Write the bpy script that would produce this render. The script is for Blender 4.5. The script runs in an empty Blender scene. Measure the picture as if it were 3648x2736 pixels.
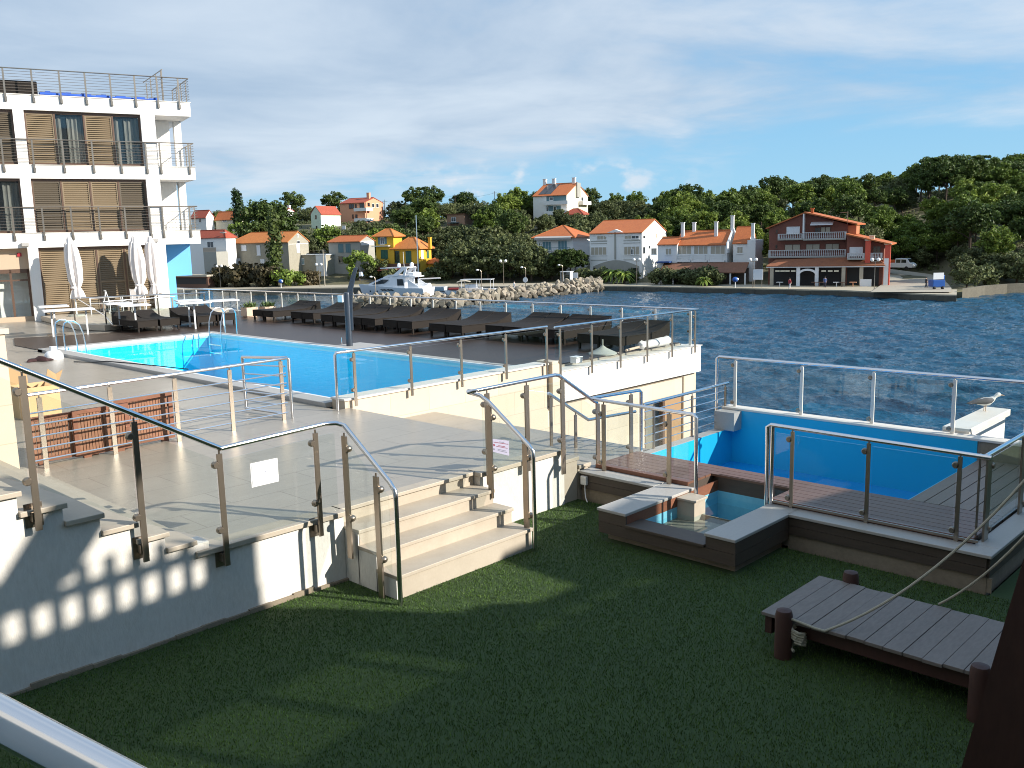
import bpy, math, random
import numpy as np
from mathutils import Vector, Matrix

scene = bpy.context.scene
COL = scene.collection
PI = math.pi
rng = random.Random(7)

# ------------------------------------------------------------------ camera
FPX, PITCH, ROLL, YAW, H = 3261.13, 0.16233345, -0.0249593397, 0.79975824, 3.6
_cp, _sp, _cr, _sr = math.cos(PITCH), math.sin(PITCH), math.cos(ROLL), math.sin(ROLL)
_F = np.array([0, _cp, -_sp]); _R0 = np.array([1., 0, 0]); _U0 = np.array([0, _sp, _cp])
_R = _cr * _R0 + _sr * _U0; _U = -_sr * _R0 + _cr * _U0
_M = np.array([[math.cos(YAW), math.sin(YAW), 0], [-math.sin(YAW), math.cos(YAW), 0], [0, 0, 1]])
CF, CR, CU = _M @ _F, _M @ _R, _M @ _U
cam = bpy.data.cameras.new("camera"); camo = bpy.data.objects.new("camera", cam); COL.objects.link(camo)
cam.sensor_width = 36.0; cam.lens = 36.0 * FPX / 3648.0
cam.clip_start = 0.05; cam.clip_end = 6000
camo.matrix_world = Matrix(((CR[0], CU[0], -CF[0], 0), (CR[1], CU[1], -CF[1], 0), (CR[2], CU[2], -CF[2], H), (0, 0, 0, 1)))
scene.camera = camo

# ------------------------------------------------------------------ light
SUN_AZ, SUN_EL = math.radians(-64), math.radians(25.3)
SDIR = Vector((math.cos(SUN_EL) * math.cos(SUN_AZ), math.cos(SUN_EL) * math.sin(SUN_AZ), math.sin(SUN_EL)))
sun = bpy.data.lights.new("sun", 'SUN'); suno = bpy.data.objects.new("sun", sun); COL.objects.link(suno)
sun.energy = 5.0; sun.angle = math.radians(0.5); sun.color = (1.0, 0.93, 0.82)
suno.rotation_euler = SDIR.to_track_quat('Z', 'Y').to_euler()
scene.view_settings.view_transform = 'Standard'; scene.view_settings.look = 'None'
scene.view_settings.gamma = 1; scene.view_settings.exposure = 0.6
scene.cycles.use_denoising = True; scene.cycles.pixel_filter_type = 'BLACKMAN_HARRIS'; scene.cycles.filter_width = 1.0
scene.cycles.max_bounces = 10; scene.cycles.transparent_max_bounces = 24
scene.cycles.caustics_reflective = False; scene.cycles.caustics_refractive = False

w = bpy.data.worlds.new("World"); scene.world = w; w.use_nodes = True
nt = w.node_tree; nt.nodes.clear()
def N(t, **k):
    n = nt.nodes.new(t)
    for a, b in k.items():
        if a in n.inputs.keys() if hasattr(n.inputs, 'keys') else False: n.inputs[a].default_value = b
        else: setattr(n, a, b)
    return n
def L(a, b): nt.links.new(a, b)
out = N('ShaderNodeOutputWorld'); bg = N('ShaderNodeBackground'); L(bg.outputs[0], out.inputs[0])
sky = N('ShaderNodeTexSky'); sky.sky_type = 'NISHITA'; sky.sun_disc = False
sky.sun_elevation = SUN_EL; sky.sun_rotation = math.atan2(SDIR.x, SDIR.y)
sky.altitude = 0; sky.air_density = 1.0; sky.dust_density = 0.6; sky.ozone_density = 2.0
tc = N('ShaderNodeTexCoord'); sep = N('ShaderNodeSeparateXYZ'); L(tc.outputs['Generated'], sep.inputs[0])
def Mth(op, a, b=None, c=None):
    n = N('ShaderNodeMath'); n.operation = op
    for i, v in enumerate((a, b, c)):
        if v is None: continue
        if isinstance(v, (int, float)): n.inputs[i].default_value = v
        else: L(v, n.inputs[i])
    return n.outputs[0]
# cloud deck: a flat layer overhead, looked up where the view direction meets it
zz = Mth('MAXIMUM', sep.outputs[2], 0.0)
den = Mth('ADD', zz, 0.10)
u = Mth('DIVIDE', sep.outputs[0], den); v = Mth('DIVIDE', sep.outputs[1], den)
cmb = N('ShaderNodeCombineXYZ'); L(u, cmb.inputs[0]); L(v, cmb.inputs[1])
def cnoise(scale, loc, rot, sc, detail=6, rough=.55, dist=0.0):
    mp = N('ShaderNodeMapping'); L(cmb.outputs[0], mp.inputs[0])
    mp.inputs['Location'].default_value = loc; mp.inputs['Rotation'].default_value = (0, 0, rot); mp.inputs['Scale'].default_value = sc
    n = N('ShaderNodeTexNoise'); L(mp.outputs[0], n.inputs['Vector'])
    n.inputs['Scale'].default_value = scale; n.inputs['Detail'].default_value = detail
    n.inputs['Roughness'].default_value = rough; n.inputs['Distortion'].default_value = dist
    return n.outputs['Fac']
def ramp(f, a, b, interp='EASE'):
    r = N('ShaderNodeValToRGB'); r.color_ramp.interpolation = interp
    r.color_ramp.elements[0].position = a; r.color_ramp.elements[1].position = b
    L(f, r.inputs[0]); return r.outputs[0]
n_big = cnoise(0.42, (1.3, 2.2, 0), .3, (1, 1, 1), 3, .5, .2)
n_str = cnoise(1.0, (4.1, .7, 0), .3, (1, 1, 1), 7, .55, .4)
n_fin = cnoise(4.5, (2, 0, 0), .3, (1, 1, 1), 8, .65, .3)
# thicker deck overhead and to the left of the bay, thinner low over the hill
lr = Mth('ADD', Mth('MULTIPLY', sep.outputs[0], float(CR[0])), Mth('MULTIPLY', sep.outputs[1], float(CR[1])))
band = ramp(sep.outputs[2], 0.045, 0.13)
cov = Mth('ADD', Mth('MULTIPLY', n_big, 0.45), Mth('MULTIPLY', n_str, 0.42))
cov = Mth('ADD', cov, Mth('MULTIPLY', n_fin, 0.10))
cov = Mth('ADD', cov, Mth('MULTIPLY', lr, -0.31))
cov = Mth('ADD', cov, Mth('MULTIPLY', band, 0.22))
mask = ramp(cov, 0.46, 0.70)
# small bright cumulus low over the hill
cmb2 = N('ShaderNodeCombineXYZ'); L(sep.outputs[0], cmb2.inputs[0]); L(sep.outputs[1], cmb2.inputs[1]); L(Mth('MULTIPLY', sep.outputs[2], 1.8), cmb2.inputs[2])
nc = N('ShaderNodeTexNoise'); L(cmb2.outputs[0], nc.inputs['Vector']); nc.inputs['Scale'].default_value = 17; nc.inputs['Detail'].default_value = 7
lowb = Mth('MULTIPLY', ramp(sep.outputs[2], 0.015, 0.045), Mth('SUBTRACT', 1.0, ramp(sep.outputs[2], 0.06, 0.085)))
cum = Mth('MULTIPLY', ramp(nc.outputs['Fac'], 0.52, 0.66), lowb)
cum = Mth('MULTIPLY', cum, ramp(Mth('SUBTRACT', 0.5, Mth('ABSOLUTE', Mth('SUBTRACT', lr, 0.03))), 0.28, 0.45))
grad = N('ShaderNodeMix'); grad.data_type = 'RGBA'; L(ramp(sep.outputs[2], 0.0, 0.28, 'LINEAR'), grad.inputs[0])
grad.inputs[6].default_value = (2.7, 5.3, 7.3, 1); grad.inputs[7].default_value = (1.2, 3.5, 6.5, 1)
tint = N('ShaderNodeMix'); tint.data_type = 'RGBA'; tint.inputs[0].default_value = 0.85
L(sky.outputs[0], tint.inputs[6]); L(grad.outputs[2], tint.inputs[7])
shade = ramp(Mth('ADD', Mth('MULTIPLY', n_str, .6), Mth('MULTIPLY', n_big, .4)), 0.34, 0.66)
cc = N('ShaderNodeMix'); cc.data_type = 'RGBA'; L(shade, cc.inputs[0])
cc.inputs[6].default_value = (3.3, 4.15, 5.3, 1); cc.inputs[7].default_value = (5.5, 6.1, 6.8, 1)
m1 = N('ShaderNodeMix'); m1.data_type = 'RGBA'; L(Mth('MULTIPLY', mask, 0.85), m1.inputs[0]); L(tint.outputs[2], m1.inputs[6]); L(cc.outputs[2], m1.inputs[7])
m2 = N('ShaderNodeMix'); m2.data_type = 'RGBA'; L(Mth('MULTIPLY', cum, 0.85), m2.inputs[0]); L(m1.outputs[2], m2.inputs[6]); m2.inputs[7].default_value = (6.2, 6.4, 6.8, 1)
L(m2.outputs[2], bg.inputs[0]); bg.inputs[1].default_value = 0.088

# ------------------------------------------------------------------ helpers
def ray(x, y): return CF + CR * (x - 1824) / FPX - CU * (y - 1368) / FPX
def at(x, y, z):
    "ground point of height z seen in the direction (x, y)"
    r = ray(x, y); t = (z - H) / r[2]; return Vector((r[0] * t, r[1] * t, z))
def far(x, D, y=None):
    "plan position at horizontal range D on bearing x"
    r = ray(x, 830 if y is None else y); t = D / math.hypot(r[0], r[1]); return Vector((r[0] * t, r[1] * t))
def hgt(y, x, P):
    "height of the line of sight (x, y) above plan point P"
    r = ray(x, y); t = (P[0] * r[0] + P[1] * r[1]) / (r[0] ** 2 + r[1] ** 2); return H + r[2] * t

def tag(o, label=None, cat=None, group=None, kind=None):
    if label: o['label'] = label
    if cat: o['category'] = cat
    if group: o['group'] = group
    if kind: o['kind'] = kind
    return o
def empty(name, loc, label=None, cat=None, group=None, rz=0):
    o = bpy.data.objects.new(name, None); COL.objects.link(o); o.location = loc; o.rotation_euler = (0, 0, rz)
    o.empty_display_size = .2
    return tag(o, label, cat, group)
def wloc(o):
    v = Vector((0, 0, 0))
    while o is not None: v = v + o.location; o = o.parent
    return v
class MB:
    def __init__(s): s.v = []; s.f = []
    def add(s, vs, fs):
        b = len(s.v); s.v += [tuple(p) for p in vs]; s.f += [tuple(i + b for i in f) for f in fs]; return s
    def box(s, x0, x1, y0, y1, z0, z1):
        x0, x1 = min(x0, x1), max(x0, x1); y0, y1 = min(y0, y1), max(y0, y1); z0, z1 = min(z0, z1), max(z0, z1)
        return s.add([(x0, y0, z0), (x1, y0, z0), (x1, y1, z0), (x0, y1, z0), (x0, y0, z1), (x1, y0, z1), (x1, y1, z1), (x0, y1, z1)],
                     [(0, 3, 2, 1), (4, 5, 6, 7), (0, 1, 5, 4), (1, 2, 6, 5), (2, 3, 7, 6), (3, 0, 4, 7)])
    def obox(s, o, a, b, c):
        "box from corner o along vectors a, b, c (right handed)"
        o, a, b, c = Vector(o), Vector(a), Vector(b), Vector(c)
        if a.cross(b).dot(c) < 0: a, b = b, a
        p = [o, o + a, o + a + b, o + b]; p += [q + c for q in p]
        return s.add(p, [(0, 3, 2, 1), (4, 5, 6, 7), (0, 1, 5, 4), (1, 2, 6, 5), (2, 3, 7, 6), (3, 0, 4, 7)])
    def prism(s, poly, vec):
        "extrude a planar polygon along vec"
        n = len(poly); P = [Vector(p) for p in poly]; vec = Vector(vec)
        nr = Vector((0, 0, 0))
        for i in range(n): nr += P[i].cross(P[(i + 1) % n])
        if nr.dot(vec) > 0: P.reverse()
        q = [p + vec for p in P]
        fs = [tuple(range(n)), tuple(reversed(range(n, 2 * n)))]
        fs += [(i, i + n, (i + 1) % n + n, (i + 1) % n) for i in range(n)]
        return s.add(P + q, fs)
    def tube(s, pts, r, n=10, cap=True):
        P = [Vector(p) for p in pts]; m = len(P); R = r if isinstance(r, (list, tuple)) else [r] * m
        vs = []; prev = None
        for i in range(m):
            d = (P[min(i + 1, m - 1)] - P[max(i - 1, 0)]).normalized()
            if prev is None:
                up = Vector((0, 0, 1)) if abs(d.z) < .95 else Vector((1, 0, 0)); a = d.cross(up).normalized()
            else:
                a = (prev - d * prev.dot(d)).normalized()
            prev = a; b = d.cross(a)
            k = R[i]
            if 0 < i < m - 1:
                c = (P[i + 1] - P[i]).normalized().dot((P[i] - P[i - 1]).normalized()); k = R[i] / max(.75, math.sqrt(max(0.0, (1 + c) / 2)))
            vs += [P[i] + (a * math.cos(2 * PI * j / n) + b * math.sin(2 * PI * j / n)) * k for j in range(n)]
        fs = [(i * n + j, i * n + (j + 1) % n, (i + 1) * n + (j + 1) % n, (i + 1) * n + j) for i in range(m - 1) for j in range(n)]
        if cap: fs += [tuple(reversed(range(n))), tuple(range((m - 1) * n, m * n))]
        return s.add(vs, fs)
    def lathe(s, c, prof, n=14):
        "profile [(r, z)] turned about the vertical through c"
        vs = []; m = len(prof)
        for r, z in prof: vs += [(c[0] + r * math.cos(2 * PI * j / n), c[1] + r * math.sin(2 * PI * j / n), c[2] + z) for j in range(n)]
        fs = [(i * n + j, i * n + (j + 1) % n, (i + 1) * n + (j + 1) % n, (i + 1) * n + j) for i in range(m - 1) for j in range(n)]
        fs += [tuple(reversed(range(n))), tuple(range((m - 1) * n, m * n))]
        return s.add(vs, fs)
    def loft(s, rings, cap=True):
        n = len(rings[0]); vs = [p for r in rings for p in r]; m = len(rings)
        fs = [(i * n + j, i * n + (j + 1) % n, (i + 1) * n + (j + 1) % n, (i + 1) * n + j) for i in range(m - 1) for j in range(n)]
        if cap: fs += [tuple(reversed(range(n))), tuple(range((m - 1) * n, m * n))]
        return s.add(vs, fs)
    def quad(s, a, b, c, d): return s.add([a, b, c, d], [(0, 1, 2, 3)])
    def ball(s, c, r, n=10, m=7, sz=1.0):
        vs = [(c[0], c[1], c[2] - r * sz)]; 
        for i in range(1, m):
            t = PI * i / m
            vs += [(c[0] + r * math.sin(t) * math.cos(2 * PI * j / n), c[1] + r * math.sin(t) * math.sin(2 * PI * j / n), c[2] - r * sz * math.cos(t)) for j in range(n)]
        vs.append((c[0], c[1], c[2] + r * sz)); e = len(vs) - 1
        fs = [(0, 1 + (j + 1) % n, 1 + j) for j in range(n)] + [(e, e - n + j, e - n + (j + 1) % n) for j in range(n)]
        fs += [(1 + i * n + j, 1 + i * n + (j + 1) % n, 1 + (i + 1) * n + (j + 1) % n, 1 + (i + 1) * n + j) for i in range(m - 2) for j in range(n)]
        return s.add(vs, fs)
    def build(s, name, mat, parent=None, smooth=False, bevel=0):
        off = wloc(parent) if parent is not None else Vector((0, 0, 0))
        me = bpy.data.meshes.new(name)
        me.from_pydata([(p[0] - off.x, p[1] - off.y, p[2] - off.z) for p in s.v], [], s.f); me.update()
        me.materials.append(mat)
        if smooth:
            me.polygons.foreach_set('use_smooth', [True] * len(me.polygons))
            try: me.set_sharp_from_angle(angle=math.radians(40))
            except Exception: pass
        o = bpy.data.objects.new(name, me); COL.objects.link(o)
        if parent is not None: o.parent = parent
        if bevel:
            b = o.modifiers.new('bevel', 'BEVEL'); b.width = bevel; b.segments = 2; b.limit_method = 'ANGLE'; b.angle_limit = math.radians(50)
        return o
def thing(mb, name, mat, label, cat, group=None, base=None, **k):
    "a thing that is one mesh, origin at its base"
    if base is None:
        a = np.array(mb.v); base = Vector(((a[:, 0].min() + a[:, 0].max()) / 2, (a[:, 1].min() + a[:, 1].max()) / 2, a[:, 2].min()))
    mb.v = [(p[0] - base[0], p[1] - base[1], p[2] - base[2]) for p in mb.v]
    o = mb.build(name, mat, **k); o.location = base; return tag(o, label, cat, group)
def struct(mb, name, mat, **k): return tag(mb.build(name, mat, **k), kind='structure')
def copy_tree(o, parent=None, **kw):
    c = o.copy(); COL.objects.link(c); c.parent = parent
    for ch in o.children: copy_tree(ch, c)
    return c

# ------------------------------------------------------------------ materials
def mat(name, col, rough=.6, metal=0.0, noise=None, bump=None, tiles=None, spec=.5, coat=0.0, island=0.0, objrand=0.0, stretch=None, dirt=None, world=True):
    m = bpy.data.materials.new(name); m.use_nodes = True; t = m.node_tree; b = t.nodes['Principled BSDF']
    def nn(k): return t.nodes.new(k)
    def ln(a, c): t.links.new(a, c)
    b.inputs['Roughness'].default_value = rough; b.inputs['Metallic'].default_value = metal
    b.inputs['Specular IOR Level'].default_value = spec; b.inputs['Coat Weight'].default_value = coat
    b.inputs['Base Color'].default_value = (*col, 1)
    cur = None
    if world: g = nn('ShaderNodeNewGeometry'); pos = g.outputs['Position']
    else: g = nn('ShaderNodeTexCoord'); pos = g.outputs['Object']
    if stretch:
        mp = nn('ShaderNodeMapping'); ln(pos, mp.inputs[0]); mp.inputs['Scale'].default_value = stretch; posn = mp.outputs[0]
    else: posn = pos
    def mixc(fac, a, c, blend='MIX'):
        x = nn('ShaderNodeMix'); x.data_type = 'RGBA'; x.blend_type = blend
        if isinstance(fac, (int, float)): x.inputs[0].default_value = fac
        else: ln(fac, x.inputs[0])
        for i, q in ((6, a), (7, c)):
            if isinstance(q, tuple): x.inputs[i].default_value = (*q[:3], 1)
            else: ln(q, x.inputs[i])
        return x.outputs[2]
    def rmp(f, lo, hi):
        r = nn('ShaderNodeMapRange'); r.inputs[1].default_value = lo; r.inputs[2].default_value = hi; ln(f, r.inputs[0]); return r.outputs[0]
    if tiles:
        ax, tw, th, c2, mortar, ms = tiles
        sx = nn('ShaderNodeSeparateXYZ'); ln(pos, sx.inputs[0]); mp = nn('ShaderNodeCombineXYZ')
        i, j = {'z': (0, 1), 'y': (0, 2), 'x': (1, 2)}[ax]
        ln(sx.outputs[i], mp.inputs[0]); ln(sx.outputs[j], mp.inputs[1])
        br = nn('ShaderNodeTexBrick'); ln(mp.outputs[0], br.inputs['Vector'])
        br.inputs['Color1'].default_value = (*col, 1); br.inputs['Color2'].default_value = (*c2, 1); br.inputs['Mortar'].default_value = (*mortar, 1)
        br.inputs['Scale'].default_value = 1; br.inputs['Brick Width'].default_value = tw; br.inputs['Row Height'].default_value = th
        br.inputs['Mortar Size'].default_value = ms; br.inputs['Mortar Smooth'].default_value = .3; br.inputs['Bias'].default_value = 0
        cur = br.outputs['Color']
    if noise:
        for (sc, amt, c2) in (noise if isinstance(noise, list) else [noise]):
            n = nn('ShaderNodeTexNoise'); ln(posn, n.inputs['Vector']); n.inputs['Scale'].default_value = sc; n.inputs['Detail'].default_value = 6; n.inputs['Roughness'].default_value = .6
            f = rmp(n.outputs['Fac'], .35, .68)
            mm = nn('ShaderNodeMath'); mm.operation = 'MULTIPLY'; ln(f, mm.inputs[0]); mm.inputs[1].default_value = amt
            cur = mixc(mm.outputs[0], cur if cur is not None else tuple(col), tuple(c2))
    if island:
        f = nn('ShaderNodeNewGeometry'); hs = nn('ShaderNodeHueSaturation'); 
        hs.inputs['Color'].default_value = (*col, 1)
        if cur is not None: ln(cur, hs.inputs['Color'])
        r = nn('ShaderNodeMapRange'); ln(f.outputs['Random Per Island'], r.inputs[0]); r.inputs[3].default_value = 1 - island; r.inputs[4].default_value = 1 + island
        ln(r.outputs[0], hs.inputs['Value']); cur = hs.outputs[0]
    if objrand:
        f = nn('ShaderNodeObjectInfo'); hs = nn('ShaderNodeHueSaturation'); hs.inputs['Color'].default_value = (*col, 1)
        if cur is not None: ln(cur, hs.inputs['Color'])
        r = nn('ShaderNodeMapRange'); ln(f.outputs['Random'], r.inputs[0]); r.inputs[3].default_value = 1 - objrand; r.inputs[4].default_value = 1 + objrand
        ln(r.outputs[0], hs.inputs['Value'])
        r = nn('ShaderNodeMapRange'); ln(f.outputs['Random'], r.inputs[0]); r.inputs[3].default_value = .5 + .04 * objrand; r.inputs[4].default_value = .5 - .04 * objrand
        ln(r.outputs[0], hs.inputs['Hue']); cur = hs.outputs[0]
    if cur is not None: ln(cur, b.inputs['Base Color'])
    if bump:
        sc, st, ds = bump
        n = nn('ShaderNodeTexNoise'); ln(posn, n.inputs['Vector']); n.inputs['Scale'].default_value = sc; n.inputs['Detail'].default_value = 5
        bm = nn('ShaderNodeBump'); bm.inputs['Strength'].default_value = st; bm.inputs['Distance'].default_value = ds
        ln(n.outputs['Fac'], bm.inputs['Height']); ln(bm.outputs[0], b.inputs['Normal'])
    return m
def leafmat(name, c1, c2, island=.35, objrand=.12):
    m = mat(name, c1, rough=.55, noise=(.55, .8, c2), island=island, objrand=objrand, spec=.25)
    b = m.node_tree.nodes['Principled BSDF']
    t = m.node_tree; tr = t.nodes.new('ShaderNodeBsdfTranslucent'); mx = t.nodes.new('ShaderNodeMixShader'); mx.inputs[0].default_value = .22
    for l in list(t.links):
        if l.to_socket == b.inputs['Base Color']: t.links.new(l.from_socket, tr.inputs[0])
    t.links.new(b.outputs[0], mx.inputs[1]); t.links.new(tr.outputs[0], mx.inputs[2]); t.links.new(mx.outputs[0], t.nodes['Material Output'].inputs[0])
    return m
def glassmat(name, tint=(.90, .95, .93), refl=1.0, body=0.0, bodycol=(.5, .6, .6), fmax=.8):
    m = bpy.data.materials.new(name); m.use_nodes = True; t = m.node_tree; t.nodes.clear()
    o = t.nodes.new('ShaderNodeOutputMaterial'); tr = t.nodes.new('ShaderNodeBsdfTransparent'); gl = t.nodes.new('ShaderNodeBsdfGlossy')
    tr.inputs[0].default_value = (*tint, 1); gl.inputs['Roughness'].default_value = .02; gl.inputs[0].default_value = (refl, refl, refl, 1)
    lw_ = t.nodes.new('ShaderNodeLayerWeight'); lw_.inputs[0].default_value = .5; mx = t.nodes.new('ShaderNodeMixShader')
    pw_ = t.nodes.new('ShaderNodeMath'); pw_.operation = 'POWER'; pw_.inputs[1].default_value = 4.5; t.links.new(lw_.outputs['Facing'], pw_.inputs[0])
    fr = t.nodes.new('ShaderNodeMath'); fr.operation = 'MULTIPLY_ADD'; fr.inputs[1].default_value = fmax; fr.inputs[2].default_value = .035; t.links.new(pw_.outputs[0], fr.inputs[0])
    t.links.new(fr.outputs[0], mx.inputs[0]); t.links.new(tr.outputs[0], mx.inputs[1]); t.links.new(gl.outputs[0], mx.inputs[2])
    last = mx.outputs[0]
    if body:
        df = t.nodes.new('ShaderNodeBsdfDiffuse'); df.inputs[0].default_value = (*bodycol, 1); m2 = t.nodes.new('ShaderNodeMixShader'); m2.inputs[0].default_value = body
        t.links.new(last, m2.inputs[1]); t.links.new(df.outputs[0], m2.inputs[2]); last = m2.outputs[0]
    t.links.new(last, o.inputs[0]); return m
def watermat(name, tint, scale, strength, dist, body=0.0, bodycol=(0, 0, 0), rough=.03, fmax=.5):
    m = glassmat(name, tint, 1.0, body, bodycol, fmax); t = m.node_tree
    g = t.nodes.new('ShaderNodeNewGeometry'); n = t.nodes.new('ShaderNodeTexNoise'); n.inputs['Scale'].default_value = scale; n.inputs['Detail'].default_value = 3
    t.links.new(g.outputs['Position'], n.inputs['Vector'])
    b = t.nodes.new('ShaderNodeBump'); b.inputs['Strength'].default_value = strength; b.inputs['Distance'].default_value = dist; t.links.new(n.outputs['Fac'], b.inputs['Height'])
    for k in t.nodes:
        if k.bl_idname in ('ShaderNodeLayerWeight', 'ShaderNodeBsdfGlossy'): t.links.new(b.outputs[0], k.inputs['Normal'])
        if k.bl_idname == 'ShaderNodeBsdfGlossy': k.inputs['Roughness'].default_value = rough
    return m

M = {}
M['floor'] = mat('floor stone', (.36, .32, .265), .30, noise=[(.55, .5, (.26, .225, .18)), (2.2, .4, (.30, .26, .21)), (11, .25, (.43, .39, .33))], stretch=(1, 2.2, 1), tiles=('z', 1.2, .6, (.315, .28, .23), (.18, .155, .125), .009), bump=(60, .05, .004))
M['tinted'] = glassmat('added light streak glass', (.20, .22, .20))  # for added windows that let dim sun onto the lawn
M['step'] = mat('step stone', (.47, .41, .33), .55, noise=[(1.8, .6, (.34, .285, .22)), (9, .3, (.53, .475, .395)), (40, .25, (.36, .31, .245))])
M['beige'] = mat('beige stone cladding', (.60, .51, .395), .6, tiles=('y', .9, .45, (.655, .565, .445), (.44, .37, .28), .006), noise=[(3, .3, (.52, .44, .335)), (.7, .3, (.55, .46, .35))])
M['white'] = mat('white plaster', (.80, .78, .74), .75, noise=[(1.2, .25, (.72, .70, .66)), (12, .12, (.70, .67, .62))], bump=(90, .15, .004))
M['wallplaster'] = mat('rough white plaster', (.72, .70, .66), .8, stretch=(2, 2, .7), noise=[(1.0, .5, (.58, .55, .50)), (5, .35, (.76, .74, .70)), (18, .35, (.50, .47, .42))], bump=(45, .35, .008))
M['hotel'] = mat('hotel white render', (.82, .80, .77), .7, stretch=(2.5, 2.5, .25), noise=[(2.0, .45, (.70, .66, .60)), (9, .2, (.74, .70, .66))])
M['stain'] = mat('stained stone base', (.25, .205, .15), .8, noise=[(5, .6, (.16, .13, .09)), (25, .4, (.34, .28, .21))], bump=(30, .3, .01))
M['steel'] = mat('brushed steel', (.36, .305, .25), .34, .92, noise=(6, .3, (.29, .245, .20)))
M['rail'] = mat('polished steel tube', (.78, .77, .78), .16, 1.0)
M['boss'] = mat('dark steel clamp', (.32, .27, .22), .35, .9)
M['chrome'] = mat('chrome', (.88, .88, .88), .22, 1.0); M['sunlitpost'] = mat('steel post with painted sun', (.74, .71, .66), .5, .2)  # post steel made pale: sunlight put into its colour
M['glass'] = glassmat('clear glass', (.955, .975, .968))
M['cope'] = mat('pale granite coping', (.42, .40, .375), .5, noise=[(30, .4, (.32, .31, .295)), (2, .25, (.47, .445, .41))])
M['whitestone'] = mat('white stone coping', (.72, .68, .62), .5, noise=[(4, .35, (.60, .55, .48)), (20, .2, (.78, .75, .70))])
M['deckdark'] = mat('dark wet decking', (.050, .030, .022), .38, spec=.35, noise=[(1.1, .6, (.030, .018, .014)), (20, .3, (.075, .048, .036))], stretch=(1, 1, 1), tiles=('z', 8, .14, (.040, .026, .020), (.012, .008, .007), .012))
M['deckbrown'] = mat('oiled brown decking', (.17, .085, .055), .4, noise=[(2, .5, (.11, .06, .045)), (18, .3, (.21, .12, .085))], stretch=(1, .1, 1))
M['deckgrey'] = mat('weathered grey decking', (.23, .185, .155), .6, noise=[(6, .5, (.17, .135, .112)), (30, .35, (.29, .24, .21))], stretch=(.2, 1, 1))
M['plankgrey'] = mat('weathered bridge planks', (.175, .15, .135), .65, noise=[(2.5, .5, (.12, .10, .09)), (40, .5, (.24, .21, .19))], stretch=(.3, 1, 1), bump=(40, .3, .004))
M['darkwood'] = mat('dark stained boards', (.075, .055, .042), .55, noise=[(5, .5, (.045, .034, .028)), (30, .3, (.11, .085, .065))], stretch=(1, .3, 3))
M['redwood'] = mat('red brown hardwood', (.22, .085, .045), .5, noise=[(4, .5, (.14, .055, .032)), (30, .35, (.28, .12, .07))], stretch=(1, .3, 2))
M['logwood'] = mat('dark red timber', (.060, .024, .018), .6, noise=[(6, .5, (.035, .016, .012)), (40, .3, (.085, .038, .028))], stretch=(1, 1, .3), bump=(40, .3, .006))
M['poolpaint'] = mat('pool blue paint', (.012, .41, .66), .35, stretch=(1, 1, .4), noise=[(1.5, .35, (.010, .36, .60)), (8, .2, (.03, .44, .66))])
M['pooltile'] = mat('pool blue mosaic', (.015, .74, .93), .3, noise=[(1.2, .4, (.012, .62, .86)), (3.2, .35, (.010, .58, .80)), (40, .25, (.03, .80, .95))])
M['spatile'] = mat('spa pale blue mosaic', (.22, .58, .74), .3, noise=[(14, .5, (.12, .46, .66))])
M['poolwater'] = watermat('pool water', (.66, .91, .98), 4.5, .5, .06, fmax=.20)
M['spawater'] = watermat('spa water', (.85, .96, .98), 4, .1, .02)
M['wicker'] = mat('dark brown wicker', (.026, .021, .018), .7, spec=.15, noise=[(60, .6, (.014, .011, .010)), (140, .4, (.045, .038, .032))], bump=(160, .6, .004), world=False)
M['slat'] = mat('red brown slats', (.27, .12, .065), .5, noise=[(8, .5, (.17, .075, .045)), (40, .4, (.36, .19, .11))], stretch=(1, 1, .3))
M['canvas'] = mat('off white canvas', (.78, .74, .72), .8, noise=(5, .3, (.66, .61, .60)), bump=(9, .25, .02))
M['louvre'] = mat('bronze louvre', (.235, .175, .108), .5, noise=(3, .25, (.19, .14, .085)))
M['louvredark'] = mat('bronze louvre dark', (.115, .092, .064), .5, noise=(3, .2, (.09, .07, .05)))
M['winframe'] = mat('bronze window frame', (.14, .085, .06), .4, .3)
M['darkglass'] = mat('dark window glass', (.02, .025, .028), .08, spec=.8)
M['winglass'] = mat('house window glass', (.035, .045, .055), .1, spec=.9)
M['curtain'] = mat('pale curtain', (.19, .185, .17), .9, stretch=(1, 1, .05), noise=(30, .7, (.07, .068, .062)))
M['bluewall'] = mat('blue render', (.15, .46, .86), .7, noise=(2, .2, (.13, .42, .80)))
M['bluetarp'] = mat('blue tarpaulin', (.02, .10, .50), .6)
M['black'] = mat('black rubber', (.015, .015, .016), .6)
M['blackpanel'] = mat('black solar panel', (.02, .018, .022), .25)
M['greypost'] = mat('dark grey shower column', (.055, .068, .090), .35, .3)
M['clay'] = mat('pale planter clay', (.66, .50, .38), .8, noise=(6, .3, (.56, .42, .31)))
M['card'] = mat('brown cardboard', (.62, .42, .22), .85, noise=(5, .25, (.52, .34, .17)))
M['cardin'] = mat('cardboard inside', (.40, .26, .13), .85)
M['tablewood'] = mat('varnished table wood', (.48, .27, .11), .4, noise=(5, .5, (.36, .19, .075)), stretch=(1, 6, 1))
M['tabletop'] = mat('white table top', (.76, .76, .77), .35, noise=(8, .15, (.68, .68, .70)))
M['mesh'] = mat('grey mesh fabric', (.42, .39, .37), .8, noise=(80, .4, (.34, .31, .29)))
M['concrete'] = mat('cast concrete', (.40, .41, .36), .8, noise=(14, .4, (.32, .33, .29)))
M['whiteplastic'] = mat('white plastic', (.80, .80, .80), .4)
M['paper'] = mat('laminated paper', (.74, .78, .82), .35)
M['signpaper'] = mat('lilac notice', (.40, .37, .50), .6)
M['ink'] = mat('dark red ink', (.22, .02, .05), .7)
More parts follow.
